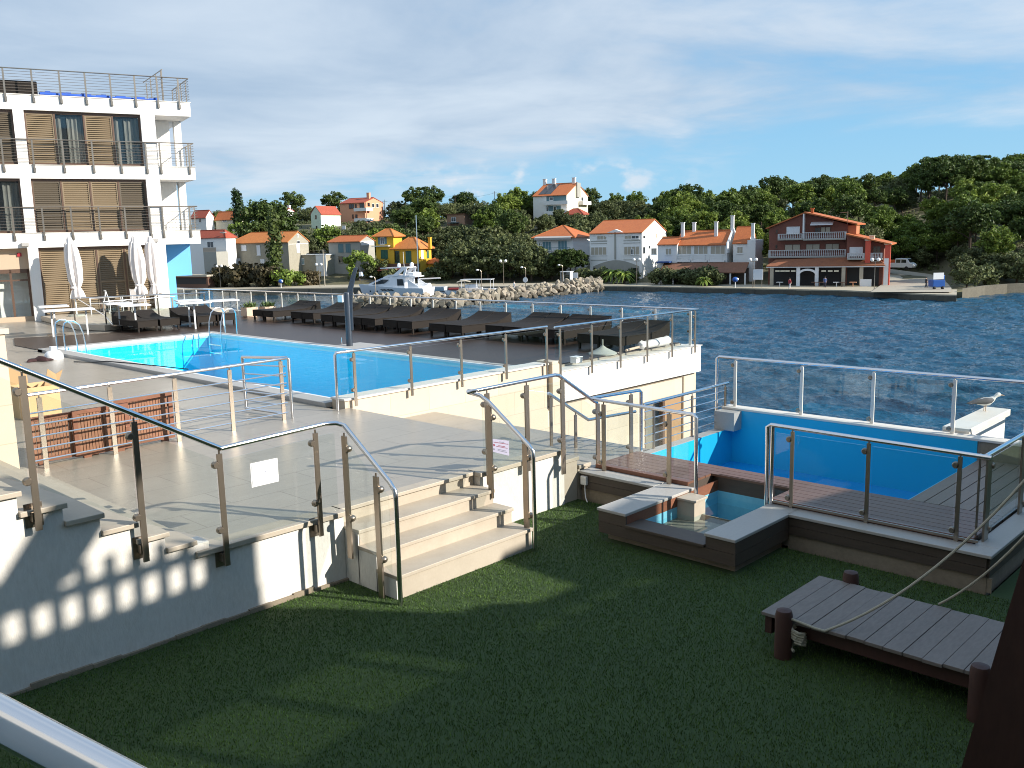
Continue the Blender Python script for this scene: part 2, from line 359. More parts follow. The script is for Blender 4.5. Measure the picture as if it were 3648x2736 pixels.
M['inkgrey'] = mat('grey ink', (.18, .18, .26), .7)
M['rope'] = mat('pale hemp rope', (.40, .37, .29), .9, noise=(70, .6, (.26, .24, .18)), bump=(120, .6, .004))
M['blueplastic'] = mat('blue', (.02, .09, .34), .4)
M['plant'] = leafmat('succulent green', (.16, .22, .08), (.10, .15, .05))
M['rag'] = mat('dark maroon cloth', (.035, .014, .014), .9, noise=(10, .5, (.07, .03, .03)))
M['skin'] = mat('skin', (.50, .30, .21), .6)
M['gull'] = mat('white feathers', (.80, .80, .78), .8)
M['gullgrey'] = mat('grey feathers', (.12, .12, .13), .8)
# ------------------------------------------------------------------ near ground and terraces
T = .764            # terrace level
SEA = -6.9
ZC, ZD = .40, .45   # spa coping, timber deck

struct(MB().box(-40, 9.28, -40, 7.99, -1.0, 0).box(9.28, 40, -40, 2.60, -1.0, 0), 'lawn', mat('turf backing', (.030, .060, .014), .9, noise=[(40, .6, (.018, .036, .009)), (1.5, .4, (.040, .075, .018))]))
# main stone terrace, left open for the pool
X0, XC, XP, XE = -40, 8.77, 13.95, 19.70
ter = MB().box(X0, 9.0, 7.99, 12.60, -7.2, T).box(X0, XC, 12.60, 75, -7.2, T)
ter.box(XC, XE - .5, 26.50, 62, -7.2, T).box(XP, 19.55, 12.99, 26.50, -7.0, T)
ter.box(XC, XP, 12.99, 26.50, -7.2, -.75)
struct(ter, 'terrace', M['floor'])
wd = MB(); wp = [(8.9, 26.9), (13.96, 26.9), (13.96, 13.0), (19.50, 13.0), (19.1, 36.5), (15.0, 34.2), (12.06, 29.66), (9.58, 30.83), (8.9, 28.63)]
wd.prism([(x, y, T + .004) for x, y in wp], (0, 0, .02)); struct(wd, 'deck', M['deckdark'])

# the pool: coping (raised) > tiled basin; water
pool = empty('swimming_pool', (9.2, 13.2, T), 'long raised swimming pool full of bright blue water beside the sun loungers', 'pool')
cp = MB().box(8.79, 9.13, 12.995, 26.50, T - .02, .84).box(8.79, 13.93, 26.14, 26.50, T - .02, .84 + .003).box(13.71, 13.93, 12.995, 26.14, T - .02, .84)
cp.build('coping', M['cope'], pool, bevel=.012)
lip = MB().box(9.13, 9.19, 12.995, 26.14, .70, .835).box(9.19, 13.65, 26.08, 26.14, .70, .835).box(13.65, 13.71, 12.995, 26.14, .70, .835)
lip.build('edge_trim', M['whiteplastic'], pool)
bs = MB()
for (x0, x1, y0, y1, z0, z1) in ((9.13, 9.16, 12.995, 26.14, -.74, .70), (13.68, 13.71, 12.995, 26.14, -.74, .70), (9.16, 13.68, 26.11, 26.14, -.74, .70), (9.16, 13.68, 12.995, 13.02, -.74, .92), (9.16, 13.68, 13.02, 26.11, -.74, -.6)): bs.box(x0, x1, y0, y1, z0, z1)
bs.build('basin', M['pooltile'], pool)
struct(MB().quad((9.165, 13.025, .79), (13.675, 13.025, .79), (13.675, 26.105, .79), (9.165, 26.105, .79)), 'water', M['poolwater'])

# retaining wall under the pool with stone cap
rw = empty('retaining_wall', (8.93, 12.62, -7), 'long cream stone wall carrying the glass railing along the pool', 'wall')
MB().box(8.93, 14.05, 12.62, 12.985, -7.2, .89).build('wall', M['beige'], rw)
MB().box(8.90, 14.08, 12.585, 12.99, .89, .926).build('cap', M['whitestone'], rw, bevel=.006)
ped = MB().box(14.08, 14.34, 12.50, 12.98, .02, .68); ped.box(14.10, 14.33, 12.52, 12.97, .68, .96).build('pier', M['beige'], rw, bevel=.01)
sl = empty('sea_terrace_edge', (14.3, 12.62, 0), 'bright white fascia slab under the end of the sunbathing deck', 'slab')
MB().box(14.34, 19.87, 12.60, 12.985, .04, .70).build('fascia', M['hotel'], sl)
MB().box(19.56, 19.87, 12.985, 40, .04, .70).build('fascia', M['hotel'], sl)
MB().box(14.34, 19.9, 12.57, 12.99, .70, .715).build('drip_edge', M['whitestone'], sl)
# the storey below the deck, seen past the landing
lb = empty('lower_storey', (14.05, 12.75, -7), 'cream tiled lower storey with a wide opening under the white deck slab', 'building')
bw = MB().box(14.052, 17.66, 12.75, 13.0, -7.2, .038).box(17.66, 19.33, 12.75, 13.0, -.46, .038).box(19.33, 19.88, 12.75, 13.0, -7.2, .038)
bw.box(19.62, 19.88, 13.0, 34, -7.2, -3.2).build('wall', M['beige'], lb)
MB().box(14.05, 19.33, 12.735, 12.749, -.05, -.02).box(19.27, 19.33, 12.735, 12.749, -.46, -.05).build('shadow_joint', M['stain'], lb)
dr = MB().box(18.55, 19.30, 12.80, 12.86, -3.4, -.465).build('door', mat('brown door panel', (.36, .23, .12), .5, noise=(3, .3, (.28, .17, .09)), stretch=(1, 1, .2)), lb)
MB().box(17.66, 17.74, 12.78, 12.88, -3.4, -.465).box(18.46, 18.55, 12.78, 12.88, -3.4, -.465).build('window_frame', M['winframe'], lb)
MB().box(17.74, 18.46, 12.83, 12.84, -3.4, -.465).build('pane', M['glass'], lb)
thing(MB().box(13.926, 14.227, 12.69, 12.748, -.455, -.105).box(13.95, 14.205, 12.68, 12.69, -.43, -.13), 'wall_box', mat('cream plastic', (.74, .68, .52), .5), 'cream square junction box mounted on the stone wall past the landing', 'junction box', bevel=.008)
struct(MB().box(9.9, 19.9, 7.9, 12.745, -7.2, -3.4), 'lower_yard', M['floor'])

# ---- front wall, landing edge and the flight up to the left
fw = empty('garden_wall', (4.0, 7.8, 0), 'rough white garden wall stepping up beside the lawn', 'wall')
noses = [(3.993, T), (3.77, .885), (3.515, 1.034), (3.247, 1.188), (2.965, 1.344), (2.675, 1.50), (2.34, 1.675), (2.02, 1.85), (1.72, 2.0)]
wl = MB().box(3.9, 5.42, 7.80, 8.02, -.05, T - .052)
for i in range(1, len(noses)):
    x1 = noses[i][0] - .03; x0 = noses[i + 1][0] - .03 if i + 1 < len(noses) else -6
    wl.box(x0, x1 if i > 1 else 3.9, 7.80, 8.02, -.05, noses[i][1] - .05)
wl.build('wall', M['wallplaster'], fw)
b2 = MB().box(7.43, 8.985, 7.80, 7.985, -.05, T - .052); b2.build('wall', M['wallplaster'], fw)
ft = MB()
for i in range(26):
    x0 = -1 + i * .25; ft.box(x0, x0 + .25, 7.775 - rng.random() * .012, 7.798, -.05, .02 + rng.random() * .04)
ft.build('footing', M['stain'], fw)
MB().box(3.76, 5.45, 7.755, 8.03, T - .05, T + .003).build('cap', M['step'], fw, bevel=.006)
MB().box(7.40, 8.985, 7.755, 8.0, T - .05, T + .003).build('cap', M['step'], fw, bevel=.006)

fl = empty('stone_steps', (3, 8.5, T), 'pale stone flight climbing to the left behind the white garden wall', 'steps')
for i in range(1, len(noses)):
    x1, z1 = noses[i]; x0 = noses[i + 1][0] if i + 1 < len(noses) else -6
    st = MB().box(x0 - .03, x1, 7.755, 11.4, z1 - .045, z1).build('tread', M['step'], fl, bevel=.006)
    MB().box(x0, x1 - .02, 7.95, 11.4, noses[i - 1][1] if i > 1 else T, z1 - .045).build('riser', M['step'], fl)
blk = thing(MB().box(-3, 3.45, 11.4, 12.4, T, 2.62).box(-3.03, 3.49, 11.37, 12.43, 2.62, 2.68), 'stone_pier', M['beige'], 'tall cream stone block at the left edge beside the steps', 'wall')

# garden steps down to the lawn
gs = empty('garden_steps', (6.4, 7.4, 0), 'cream stone steps with glass balustrades leading from the landing down to the lawn', 'steps')
gy = [(6.95, .25), (7.26, .43), (7.56, .60)]
for i, (y, z) in enumerate(gy):
    yb = gy[i + 1][0] if i < 2 else 7.90
    MB().box(5.42, 7.43, y - .02, yb + .02, z - .04, z).build('tread', M['step'], gs, bevel=.006)
    MB().box(5.44, 7.41, y, yb + .02, -.05 if i == 0 else gy[i - 1][1], z - .04).build('riser', M['step'], gs)
    if i: MB().box(5.44, 7.41, y + .03, yb + .02, -.05, gy[i - 1][1] - .041).build('core', M['step'], gs)
    MB().box(5.425, 5.439, y + .005, yb + .02, -.05, z - .041).build('side_plaster', M['wallplaster'], gs)
    MB().box(7.411, 7.425, y + .005, yb + .02, -.05, z - .041).build('side_plaster', M['wallplaster'], gs)
MB().box(5.42, 7.43, 7.86, 8.03, T - .04, T + .003).build('tread', M['step'], gs, bevel=.006)
MB().box(5.44, 7.41, 7.90, 7.985, -.05, T - .04).build('riser', M['step'], gs)
# two steps beyond the landing
sd = empty('side_steps', (9.2, 8.5, .4), 'short stone steps going down from the landing past the cream wall', 'steps')
MB().box(8.985, 9.30, 7.80, 12.61, .55, .60).box(8.985, 9.28, 7.82, 12.6, -.05, .55).build('tread', M['step'], sd, bevel=.005)
MB().box(9.302, 9.56, 7.80, 12.61, .42, .47).box(9.29, 9.55, 7.82, 12.6, -.05, .42).build('tread', M['step'], sd, bevel=.005)
struct(MB().box(9.56, 10.9, 7.76, 12.60, -7.2, .40), 'platform', M['floor'])

# ---- low coping wall, deck, spa, lower pool
lw = empty('low_wall', (9.4, 5, 0), 'low dark boarded wall with pale coping around the lower deck', 'wall')
MB().box(9.29, 9.56, 6.57, 7.80, ZC - .035, ZC).build('coping', M['cope'], lw, bevel=.006)
MB().box(9.29, 9.56, 2.60, 4.74, ZC - .035, ZC).box(9.56, 22, 2.60, 2.84, ZC - .035, ZC).build('coping', M['cope'], lw, bevel=.006)
for (y0, y1) in ((6.56, 7.79), (2.65, 4.75)):
    for k in range(2): MB().box(9.32, 9.345, y0, y1, .16 + k * .102, .16 + k * .102 + .098).build('board', M['darkwood'], lw)
    MB().box(9.345, 9.55, y0, y1, -.05, ZC - .036).build('core', M['stain'], lw)
for k in range(2): MB().box(9.347, 22, 2.625, 2.65, .16 + k * .102, .16 + k * .102 + .098).build('board', M['darkwood'], lw)
MB().box(9.55, 22, 2.65, 2.83, -.05, ZC - .036).build('core', M['stain'], lw)
MB().box(9.352, 9.37, 2.6, 7.7, 0, .15).build('footing', M['stain'], lw)

dk = empty('timber_deck', (10, 5, ZD), 'dark oiled timber deck running along the near side of the lower pool', 'deck')
bx = MB()
for k in range(7):
    x0 = 9.58 + k * .135
    for (y0, y1) in (((2.86, 7.73),) if x0 > 10.12 else ((6.24, 7.73), (2.86, 5.10))): bx.box(x0, x0 + .126, y0, y1, ZD - .03, ZD)
bx.build('boards', M['deckbrown'], dk)
for y0, y1 in ((6.24, 7.73), (2.86, 5.10)): MB().box(9.565, 9.578, y0, y1, ZC, ZD).build('edge_board', M['redwood'], dk)
MB().box(9.58, 10.50, 6.24, 7.73, -.05, ZD - .031).box(9.58, 10.5, 2.86, 5.10, -.05, ZD - .031).box(10.17, 10.5, 5.10, 6.24, -.05, ZD - .031).build('joists', M['darkwood'], dk)
d2 = empty('side_deck', (11.7, 3.4, ZD), 'weathered grey timber deck at the right end of the lower pool', 'deck')
for k in range(6): MB().box(10.53, 12.94, 2.86 + k * .168, 2.86 + k * .168 + .156, ZD - .03, ZD).build('board', M['deckgrey'], d2)
MB().box(10.53, 12.94, 2.86, 3.80, -.25, ZD - .032).build('joists', M['darkwood'], d2)

spa = empty('spa_pool', (9, 5.6, 0), 'small raised plunge pool with pale blue water boxed in dark timber beside the lawn', 'plunge pool')
MB().box(8.13, 9.56, 6.14, 6.56, ZC - .035, ZC).build('coping', M['cope'], spa, bevel=.006)
MB().box(8.13, 9.56, 4.72, 5.10, ZC - .035, ZC).build('coping', M['cope'], spa, bevel=.006)
MB().box(8.27, 9.30, 4.80, 6.5, -.05, .095).box(8.27, 9.32, 6.2, 6.5, .095, ZC - .036).box(8.27, 9.32, 4.8, 5.06, .095, ZC - .036).build('stone_base', M['stain'], spa)
for k in range(2):
    z0 = .10 + k * .134; z1 = z0 + .130
    MB().box(8.15, 8.175, 6.15, 6.55, z0, z1).build('board', M['darkwood'], spa)
    MB().box(8.15, 8.175, 4.73, 5.09, z0, z1).build('board', M['darkwood'], spa)
    MB().box(8.175, 9.318, 4.73, 4.755, z0, z1).build('board', M['darkwood'], spa); MB().box(8.175, 9.318, 6.525, 6.55, z0, z1).build('board', M['darkwood'], spa)
    if k: MB().box(8.175, 10.14, 6.15, 6.175, z0, z1).build('inner_board', M['redwood'], spa); MB().box(8.175, 10.14, 5.065, 5.09, z0, z1).build('inner_board', M['redwood'], spa)
    if k: MB().box(10.135, 10.16, 5.09, 6.15, z0, ZD).build('inner_board', M['darkwood'], spa)
MB().box(8.15, 8.175, 5.09, 6.15, .10, .235).build('board', M['darkwood'], spa)
MB().box(8.12, 8.44, 5.095, 6.145, .236, .27).build('bench_board', M['darkwood'], spa, bevel=.005)
MB().box(8.44, 8.46, 5.09, 6.15, -.3, .236).box(8.46, 10.14, 6.15, 6.17, -.3, .234).box(8.46, 10.14, 5.07, 5.09, -.3, .234).box(10.135, 10.155, 5.09, 6.15, -.3, .234).box(8.46, 10.13, 5.09, 6.15, -.32, -.3).build('basin', M['spatile'], spa)
MB().box(9.19, 9.44, 5.90, 6.148, -.3, .33).box(9.17, 9.46, 5.88, 6.148, .33, .36).build('step_block', M['step'], spa, bevel=.006)
MB().quad((8.461, 5.091, .15), (10.134, 5.091, .15), (10.134, 6.149, .15), (8.461, 6.149, .15)).build('water', M['spawater'], spa)

lp = empty('lower_pool', (11.7, 5.7, -.2), 'empty bright blue painted lower pool between timber decks and the sea', 'pool')
MB().box(10.52, 12.94, 7.60, 7.61, -.30, ZC - .002).build('side_wall', M['poolpaint'], lp)
MB().box(12.93, 12.945, 3.88, 7.60, -.30, .70).build('end_wall', M['poolpaint'], lp)
MB().box(10.50, 10.515, 3.88, 7.60, -.30, ZD - .01).build('near_wall', M['poolpaint'], lp)
MB().box(10.52, 12.94, 3.865, 3.879, -.30, ZD - .01).build('side_wall', M['poolpaint'], lp)
MB().box(10.50, 12.95, 3.86, 7.62, -.32, -.15).build('floor', mat('wet blue floor', (.010, .30, .70), .12, noise=(.8, .3, (.008, .26, .64))), lp)
MB().box(10.52, 13.0, 7.612, 7.80, ZC - .05, ZC).build('coping', M['cope'], lp, bevel=.006)
MB().box(12.93, 13.17, 2.86, 7.80, .70, .735).build('coping', M['whitestone'], lp, bevel=.006)
MB().box(12.96, 13.15, 2.86, 7.79, -7.2, .698).box(12.70, 12.958, 7.43, 7.79, ZC + .002, .698).build('sea_wall', M['cope'], lp)
MB().box(10.52, 12.96, 7.613, 7.79, -7.2, ZC - .051).build('outer_wall', M['beige'], lp)
MB().box(12.955, 12.959, 2.86, 3.86, ZD, .698).build('side_panel', M['stain'], lp)
struct(MB().box(9.36, 12.93, 2.88, 7.60, -7.2, -.36).box(9.36, 13.1, -40, 2.6, -7.2, -1.0), 'sub_base', M['stain'])

jt = empty('jetty_block', (13.3, 4.2, 0), 'white stone jetty slab sticking out over the sea beyond the lower pool', 'jetty')
MB().box(13.17, 15.0, 4.06, 4.42, .70, .80).build('slab', M['whitestone'], jt, bevel=.01)
MB().box(13.17, 14.75, 4.06, 4.40, -7.2, .698).build('base', M['white'], jt)
g = empty('seagull', (14.62, 4.36, .80), 'white and grey seagull standing on the jetty slab', 'bird')
def gl(a, b, z): return (14.62 - a * 1.25 * -.69 * -1 + b * .72, 4.30 + a * 1.25 * .72 * -1 * -1 + b * .69, .80 + z * 1.25)
def gring(a, z, r, n=10, sq=1.0): return [gl(a, r * sq * math.cos(2 * PI * i / n), z + r * math.sin(2 * PI * i / n)) for i in range(n)]
MB().loft([gring(*q) for q in ((.15, .105, .006), (.10, .11, .030), (.03, .115, .050), (-.04, .12, .050), (-.09, .15, .036), (-.115, .185, .028), (-.14, .20, .030), (-.165, .195, .018))]).build('body', M['gull'], g, smooth=True)
MB().loft([gring(*q) for q in ((-.16, .195, .010), (-.215, .185, .003))]).build('beak', M['clay'], g, smooth=True)
for sg in (-1, 1): MB().loft([[(x + sg * .026 * .72 * 1.25, y + sg * .026 * .69 * 1.25, z) for x, y, z in gring(*q)] for q in ((.22, .095, .005), (.12, .118, .026), (.02, .128, .040), (-.05, .135, .034), (-.08, .14, .008))]).build('wing', M['gullgrey'], g, smooth=True)
for sg in (-1, 1): MB().tube([gl(.01, sg * .025, 0), gl(.01, sg * .025, .075)], .007, 6).build('leg', M['clay'], g)

# pool ladder at the sea side and the electrics box
ld = empty('sea_ladder', (14.0, 3.3, .7), 'thin steel ladder rails rising behind the sea coping', 'ladder')
for y in (3.42, 3.28):
    MB().tube([(13.6, y, -.6), (13.6, y, 1.0), (13.52, y, 1.12), (13.42, y, 1.12), (13.34, y, 1.0), (13.34, y, .4)], .018, 8).build('rail', M['rail'], ld, smooth=True)
el = empty('socket_box', (9.30, 7.78, .2), 'small white electrical box with a hanging cord on the boarded wall', 'electrical box')
MB().box(9.27, 9.318, 7.66, 7.76, .22, .34).build('box', M['whiteplastic'], el, bevel=.006)
MB().tube([(9.29, 7.70, .22), (9.285, 7.69, .12), (9.26, 7.66, .05), (9.22, 7.60, .012)], .008, 6).build('cord', M['whiteplastic'], el, smooth=True)
# ------------------------------------------------------------------ railings
def disc(mb, c, nrm, r=.036, th=.03):
    c = Vector(c); n = Vector(nrm).normalized()
    mb.tube([c - n * th, c - n * th * .4, c + n * th * .4, c + n * th], [r * .7, r, r, r * .7], 10)
def railing(name, label, base, rails=(), posts=(), panes=(), bars=(), nrm=(0, 1, 0), run=(1, 0, 0), boss=True, pw=.05, rr=.024, cat='railing', group=None, fine=True, side=-1, pm='steel'):
    """posts (x,y,z0,z1[,width]); rails polylines; panes (p0,p1,zlo0,zlo1,zhi0,zhi1); bars polylines"""
    root = empty(name, base, label, cat, group); run = Vector(run).normalized(); nrm = Vector(nrm).normalized()
    for p in rails: MB().tube(p, rr, 12).build('handrail', M['rail'], root, smooth=True)
    for p in posts:
        x, y, z0, z1 = p[:4]; w_ = p[4] if len(p) > 4 else pw
        mb = MB(); a = run * w_; b = nrm * .022
        mb.obox(Vector((x, y, z0)) - a / 2 - b / 2, a, b, (0, 0, z1 - .035 - z0))
        mb.tube([(x, y, z1 - .06), (x, y, z1 + .0)], .009, 6)
        po = mb.build('post', M[pm], root)
        if boss:
            hh = z1 - z0
            for f in (boss if isinstance(boss, tuple) else (.30, .86)):
                cl = MB(); disc(cl, Vector((x, y, z0 + hh * f)) + run * side * (w_ * .5 + .022) + nrm * .004, nrm)
                cl.build('clamp', M['boss'], po, smooth=True)
    for (p0, p1, a0, a1, b0, b1) in panes:
        q = [(p0[0], p0[1], a0), (p1[0], p1[1], a1), (p1[0], p1[1], b1), (p0[0], p0[1], b0)]
        MB().prism(q, nrm * .012).build('glass_panel', M['glass'], root)
    for p in bars: MB().tube(p, .008 if fine else .012, 6).build('bar', M['rail'], root, smooth=True)
    return root
Y7 = 7.70
railing('glass_railing', 'steel and glass railing following the white garden wall down the left flight of steps', (3.3, Y7, .6),
  rails=[[(.9, Y7, 3.535), (4.04, Y7, 1.711)], [(4.04, Y7, 1.711), (5.18, Y7, 1.75), (5.30, Y7 - .03, 1.745), (5.36, Y7 - .09, 1.715), (5.36, 6.90, 1.24), (5.36, 6.83, 1.17), (5.36, 6.82, 1.1), (5.36, 6.82, 0)]],
  posts=[(2.42, Y7, 1.34, 2.632), (3.26, Y7, .839, 2.127), (4.02, Y7, .584, 1.70), (5.07, Y7, .60, 1.713)],
  panes=[((1.3, Y7), (2.38, Y7), 2.30, 1.73, 3.18, 2.54), ((2.46, Y7), (3.22, Y7), 1.68, 1.22, 2.49, 2.05), ((3.30, Y7), (3.98, Y7), 1.17, .83, 2.0, 1.62), ((4.06, Y7), (5.03, Y7), .81, .81, 1.60, 1.63), ((5.11, Y7), (5.30, Y7), .81, .81, 1.64, 1.64)], boss=(.32, .88))
for (x, z) in ((2.42, 1.45), (3.26, .95), (4.02, .66), (5.07, .68)):
    b = MB().box(x - .035, x + .035, Y7 + .012, 7.80, z - .04, z + .04); b.box(x - .07, x + .07, 7.79, 7.80 - .002, z - .10, z + .10)
    thing(b, 'railing_bracket', M['boss'], {2.42: 'steel bracket fixing the highest railing post to the white garden wall', 3.26: 'steel bracket under the middle post of the left flight railing', 4.02: 'steel bracket where the left flight railing meets the landing', 5.07: 'steel bracket left of the garden steps on the landing edge'}[x], 'bracket')
XL = 5.36
railing('step_railing', 'glass panels and posts on the left side of the garden steps', (XL, 7.3, 0),
  posts=[(XL, 7.62, .30, 1.64), (XL, 7.12, -.02, 1.30)], nrm=(1, 0, 0), run=(0, 1, 0),
  panes=[((XL, 7.58), (XL, 7.16), .62, .40, 1.55, 1.24), ((XL, 7.08), (XL, 6.94), .36, .30, 1.18, 1.10)], boss=(.33, .88), side=-1, pw=.075)
XR = 7.38
railing('step_railing', 'glass railing on the right of the garden steps turning back along the landing', (XR, 7.3, 0),
  rails=[[(8.72, Y7, 1.80), (7.36, Y7, 1.795), (7.27, Y7 + .02, 1.79), (7.24, Y7 + .05, 1.785), (7.28, Y7 + .07, 1.775), (7.34, 7.66, 1.735), (XR, 7.56, 1.665), (XR, 6.93, 1.235), (XR, 6.87, 1.17), (XR, 6.865, 1.08), (XR, 6.865, 0)]],
  posts=[(XR, 7.56, .50, 1.66), (XR, 6.99, .0, 1.28)], nrm=(1, 0, 0), run=(0, 1, 0),
  panes=[((XR, 7.68), (XR, 7.04), .80, .46, 1.62, 1.24)], boss=(.32, .85), side=-1, pw=.075)
railing('glass_railing', 'short steel and glass railing on the landing edge above the spa side', (8.2, Y7, .5),
  rails=[[(8.72, Y7, 1.80), (8.80, Y7 + .01, 1.785), (9.54, 7.72, 1.33), (9.62, 7.74, 1.30)]],
  posts=[(7.49, Y7, .62, 1.77), (8.18, Y7, .64, 1.775), (8.86, Y7, .46, 1.76)],
  panes=[((7.53, Y7), (8.14, Y7), .80, .80, 1.69, 1.69), ((8.22, Y7), (8.82, Y7), .80, .80, 1.70, 1.70), ((8.9, Y7), (9.58, 7.72), .74, .50, 1.62, 1.22)], boss=(.36, .86), pw=.07)
railing('glass_railing', 'steel and glass railing round the corner of the lower deck left of the spa', (9.5, 7.0, .4),
  rails=[[(9.5, 6.08, .22), (9.5, 6.08, 1.31), (9.5, 6.12, 1.345), (9.5, 7.66, 1.37), (9.52, 7.74, 1.37), (9.6, 7.76, 1.37), (10.62, 7.76, 1.33), (10.66, 7.76, 1.30), (10.66, 7.76, .40)]],
  posts=[(9.5, 7.53, .40, 1.35), (9.5, 6.48, .40, 1.345)], nrm=(1, 0, 0), run=(0, 1, 0),
  panes=[((9.52, 7.49), (9.52, 6.52), .50, .50, 1.24, 1.24), ((9.52, 6.44), (9.52, 6.2), .50, .50, 1.24, 1.24)], boss=(.12, .82), side=1, pw=.06)
railing('glass_railing', 'steel post and glass panel beside the steps down from the landing', (10, 7.76, .4),
  posts=[(9.66, 7.76, .40, 1.31), (10.42, 7.76, .40, 1.33)], panes=[((9.70, 7.77), (10.38, 7.77), .50, .50, 1.22, 1.22), ((10.46, 7.77), (10.6, 7.77), .5, .5, 1.22, 1.22)], boss=(.15, .85), pw=.07)
railing('stair_handrail', 'sloping steel handrail going down behind the lower deck glass', (10, 8.8, .4),
  rails=[[(9.7, 8.7, 1.32), (10.6, 8.7, .78), (11.8, 8.7, .72)]], posts=[(9.75, 8.7, .40, 1.28), (10.85, 8.7, .38, .74), (10.3, 8.7, .40, .94)], boss=False)
bz = (.99, .87, .75, .63, .51)
railing('bar_railing', 'horizontal steel bar railing on the left coping of the lower pool', (12, 7.76, .4),
  rails=[[(10.72, 7.76, 1.10), (13.06, 7.76, 1.11)]], posts=[(10.98, 7.76, .39, 1.08, .04), (12.0, 7.76, .39, 1.08, .04), (12.98, 7.76, .735, 1.09, .04)],
  bars=[[(10.74, 7.76, z), (13.04, 7.76, z + .005)] for z in bz], boss=False)
XS = 13.06
railing('glass_railing', 'long clear glass railing on the white sea coping behind the lower pool', (XS, 5.5, .73),
  rails=[[(XS, 7.97, .40), (XS, 7.97, 1.50), (XS, 7.93, 1.53), (XS, -6, 1.545)]], posts=[(XS, y, .735, 1.52) for y in (7.63, 6.48, 5.37, 4.25, 3.12)],
  panes=[((XS, a), (XS, b), .79, .79, 1.46, 1.46) for a, b in ((7.9, 7.67), (7.59, 6.52), (6.44, 5.41), (5.33, 4.29), (4.21, 3.16), (3.08, 2.1))], nrm=(1, 0, 0), run=(0, 1, 0), boss=(.08, .86), side=1, pm='sunlitpost')
XF = 9.53
fr = railing('glass_railing', 'steel and glass railing in shade along the pale coping right of the spa', (XF, 4, .4),
  rails=[[(XF, 5.13, .36), (XF, 5.13, 1.32), (XF, 5.09, 1.345), (XF, 2.72, 1.315)], [(XF, 5.07, .40), (XF, 5.07, 1.33)]],
  posts=[(XF, 4.82, .40, 1.335), (XF, 3.94, .40, 1.325), (XF, 3.01, .40, 1.32)],
  panes=[((XF, 5.03), (XF, 4.86), .47, .47, 1.26, 1.26), ((XF, 4.78), (XF, 3.98), .47, .47, 1.26, 1.26), ((XF, 3.90), (XF, 3.05), .47, .47, 1.26, 1.26)], nrm=(1, 0, 0), run=(0, 1, 0), boss=(.12, .86), side=1, pw=.04)
MB().box(XF - .012, XF + .012, 2.80, 5.05, .425, .45).build('bottom_rail', M['boss'], fr)
railing('glass_railing', 'steel railing with thick square posts leading away beside the grey timber deck', (11, 2.8, .4),
  rails=[[(9.56, 2.78, 1.32), (16, 2.78, 1.335)]], posts=[(9.74, 2.80, .40, 1.30, .13), (10.92, 2.80, .40, 1.31, .11), (12.1, 2.80, .40, 1.31, .11), (13.2, 2.8, .735, 1.31, .11)],
  panes=[((9.84, 2.80), (10.84, 2.80), .48, .48, 1.25, 1.25), ((11.0, 2.80), (12.02, 2.80), .48, .48, 1.25, 1.25), ((12.2, 2.80), (13.1, 2.80), .48, .48, 1.25, 1.25)], boss=(.12, .85), side=1)
MB().box(9.66, 9.69, 2.86, 2.875, .40, 1.31).build('post', M['boss'], fr)
YP = 12.53
px = [(9.1, .79, 1.73), (10.33, .79, 1.715), (11.55, .78, 1.71), (12.75, .77, 1.70), (13.95, .70, 1.70)]
pr_ = railing('glass_railing', 'steel and glass railing fixed to the cream wall at the pool edge', (11.5, YP, .8),
  rails=[[(8.72, YP, .77), (8.72, YP, 1.70), (8.75, YP, 1.74), (9.1, YP, 1.735), (13.97, YP, 1.705)]], posts=[(x, YP, a, b) for x, a, b in px],
  panes=[((8.80, YP), (9.05, YP), .96, .96, 1.66, 1.66)] + [((px[i][0] + .04, YP), (px[i + 1][0] - .04, YP), .96, .96, 1.65, 1.65) for i in range(4)], boss=(.30, .85))
px = [(14.37, .62, 1.66), (15.42, .55, 1.645), (16.44, .55, 1.64), (17.47, .56, 1.64), (18.49, .56, 1.635), (19.49, .56, 1.635)]
railing('glass_railing', 'steel and glass railing bolted to the white slab at the end of the sun deck', (17, YP, .6),
  rails=[[(14.2, YP, 1.67), (19.62, YP, 1.635), (19.66, YP + .04, 1.63)]], posts=[(x, YP, a, b) for x, a, b in px],
  panes=[((14.22, YP), (14.33, YP), .76, .76, 1.58, 1.58)] + [((px[i][0] + .04, YP), (px[i + 1][0] - .04, YP), .76, .76, 1.56, 1.56) for i in range(5)] + [((19.53, YP), (19.64, YP), .76, .76, 1.56, 1.56)], boss=(.30, .85))
def bl(y): return 19.66 - (y - 12.5) * (.81 / 22.0)
ys = [12.78 + 1.046 * k for k in range(26)]
railing('glass_railing', 'long glass railing with pale posts along the seaward edge of the sun deck', (bl(25), 25, T),
  rails=[[(bl(12.55), 12.55, 1.63), (bl(30), 30, 1.65), (bl(39), 39, 1.63)]], posts=[(bl(y), y, T - .15, 1.62) for y in ys],
  panes=[((bl(ys[i] + .04), ys[i] + .04), (bl(ys[i + 1] - .04), ys[i + 1] - .04), .80, .80, 1.55, 1.55) for i in range(25)], nrm=(1, .037, 0), run=(-.037, 1, 0), boss=(.45, .88), side=1, pm='sunlitpost', pw=.065)
YB = 12.4
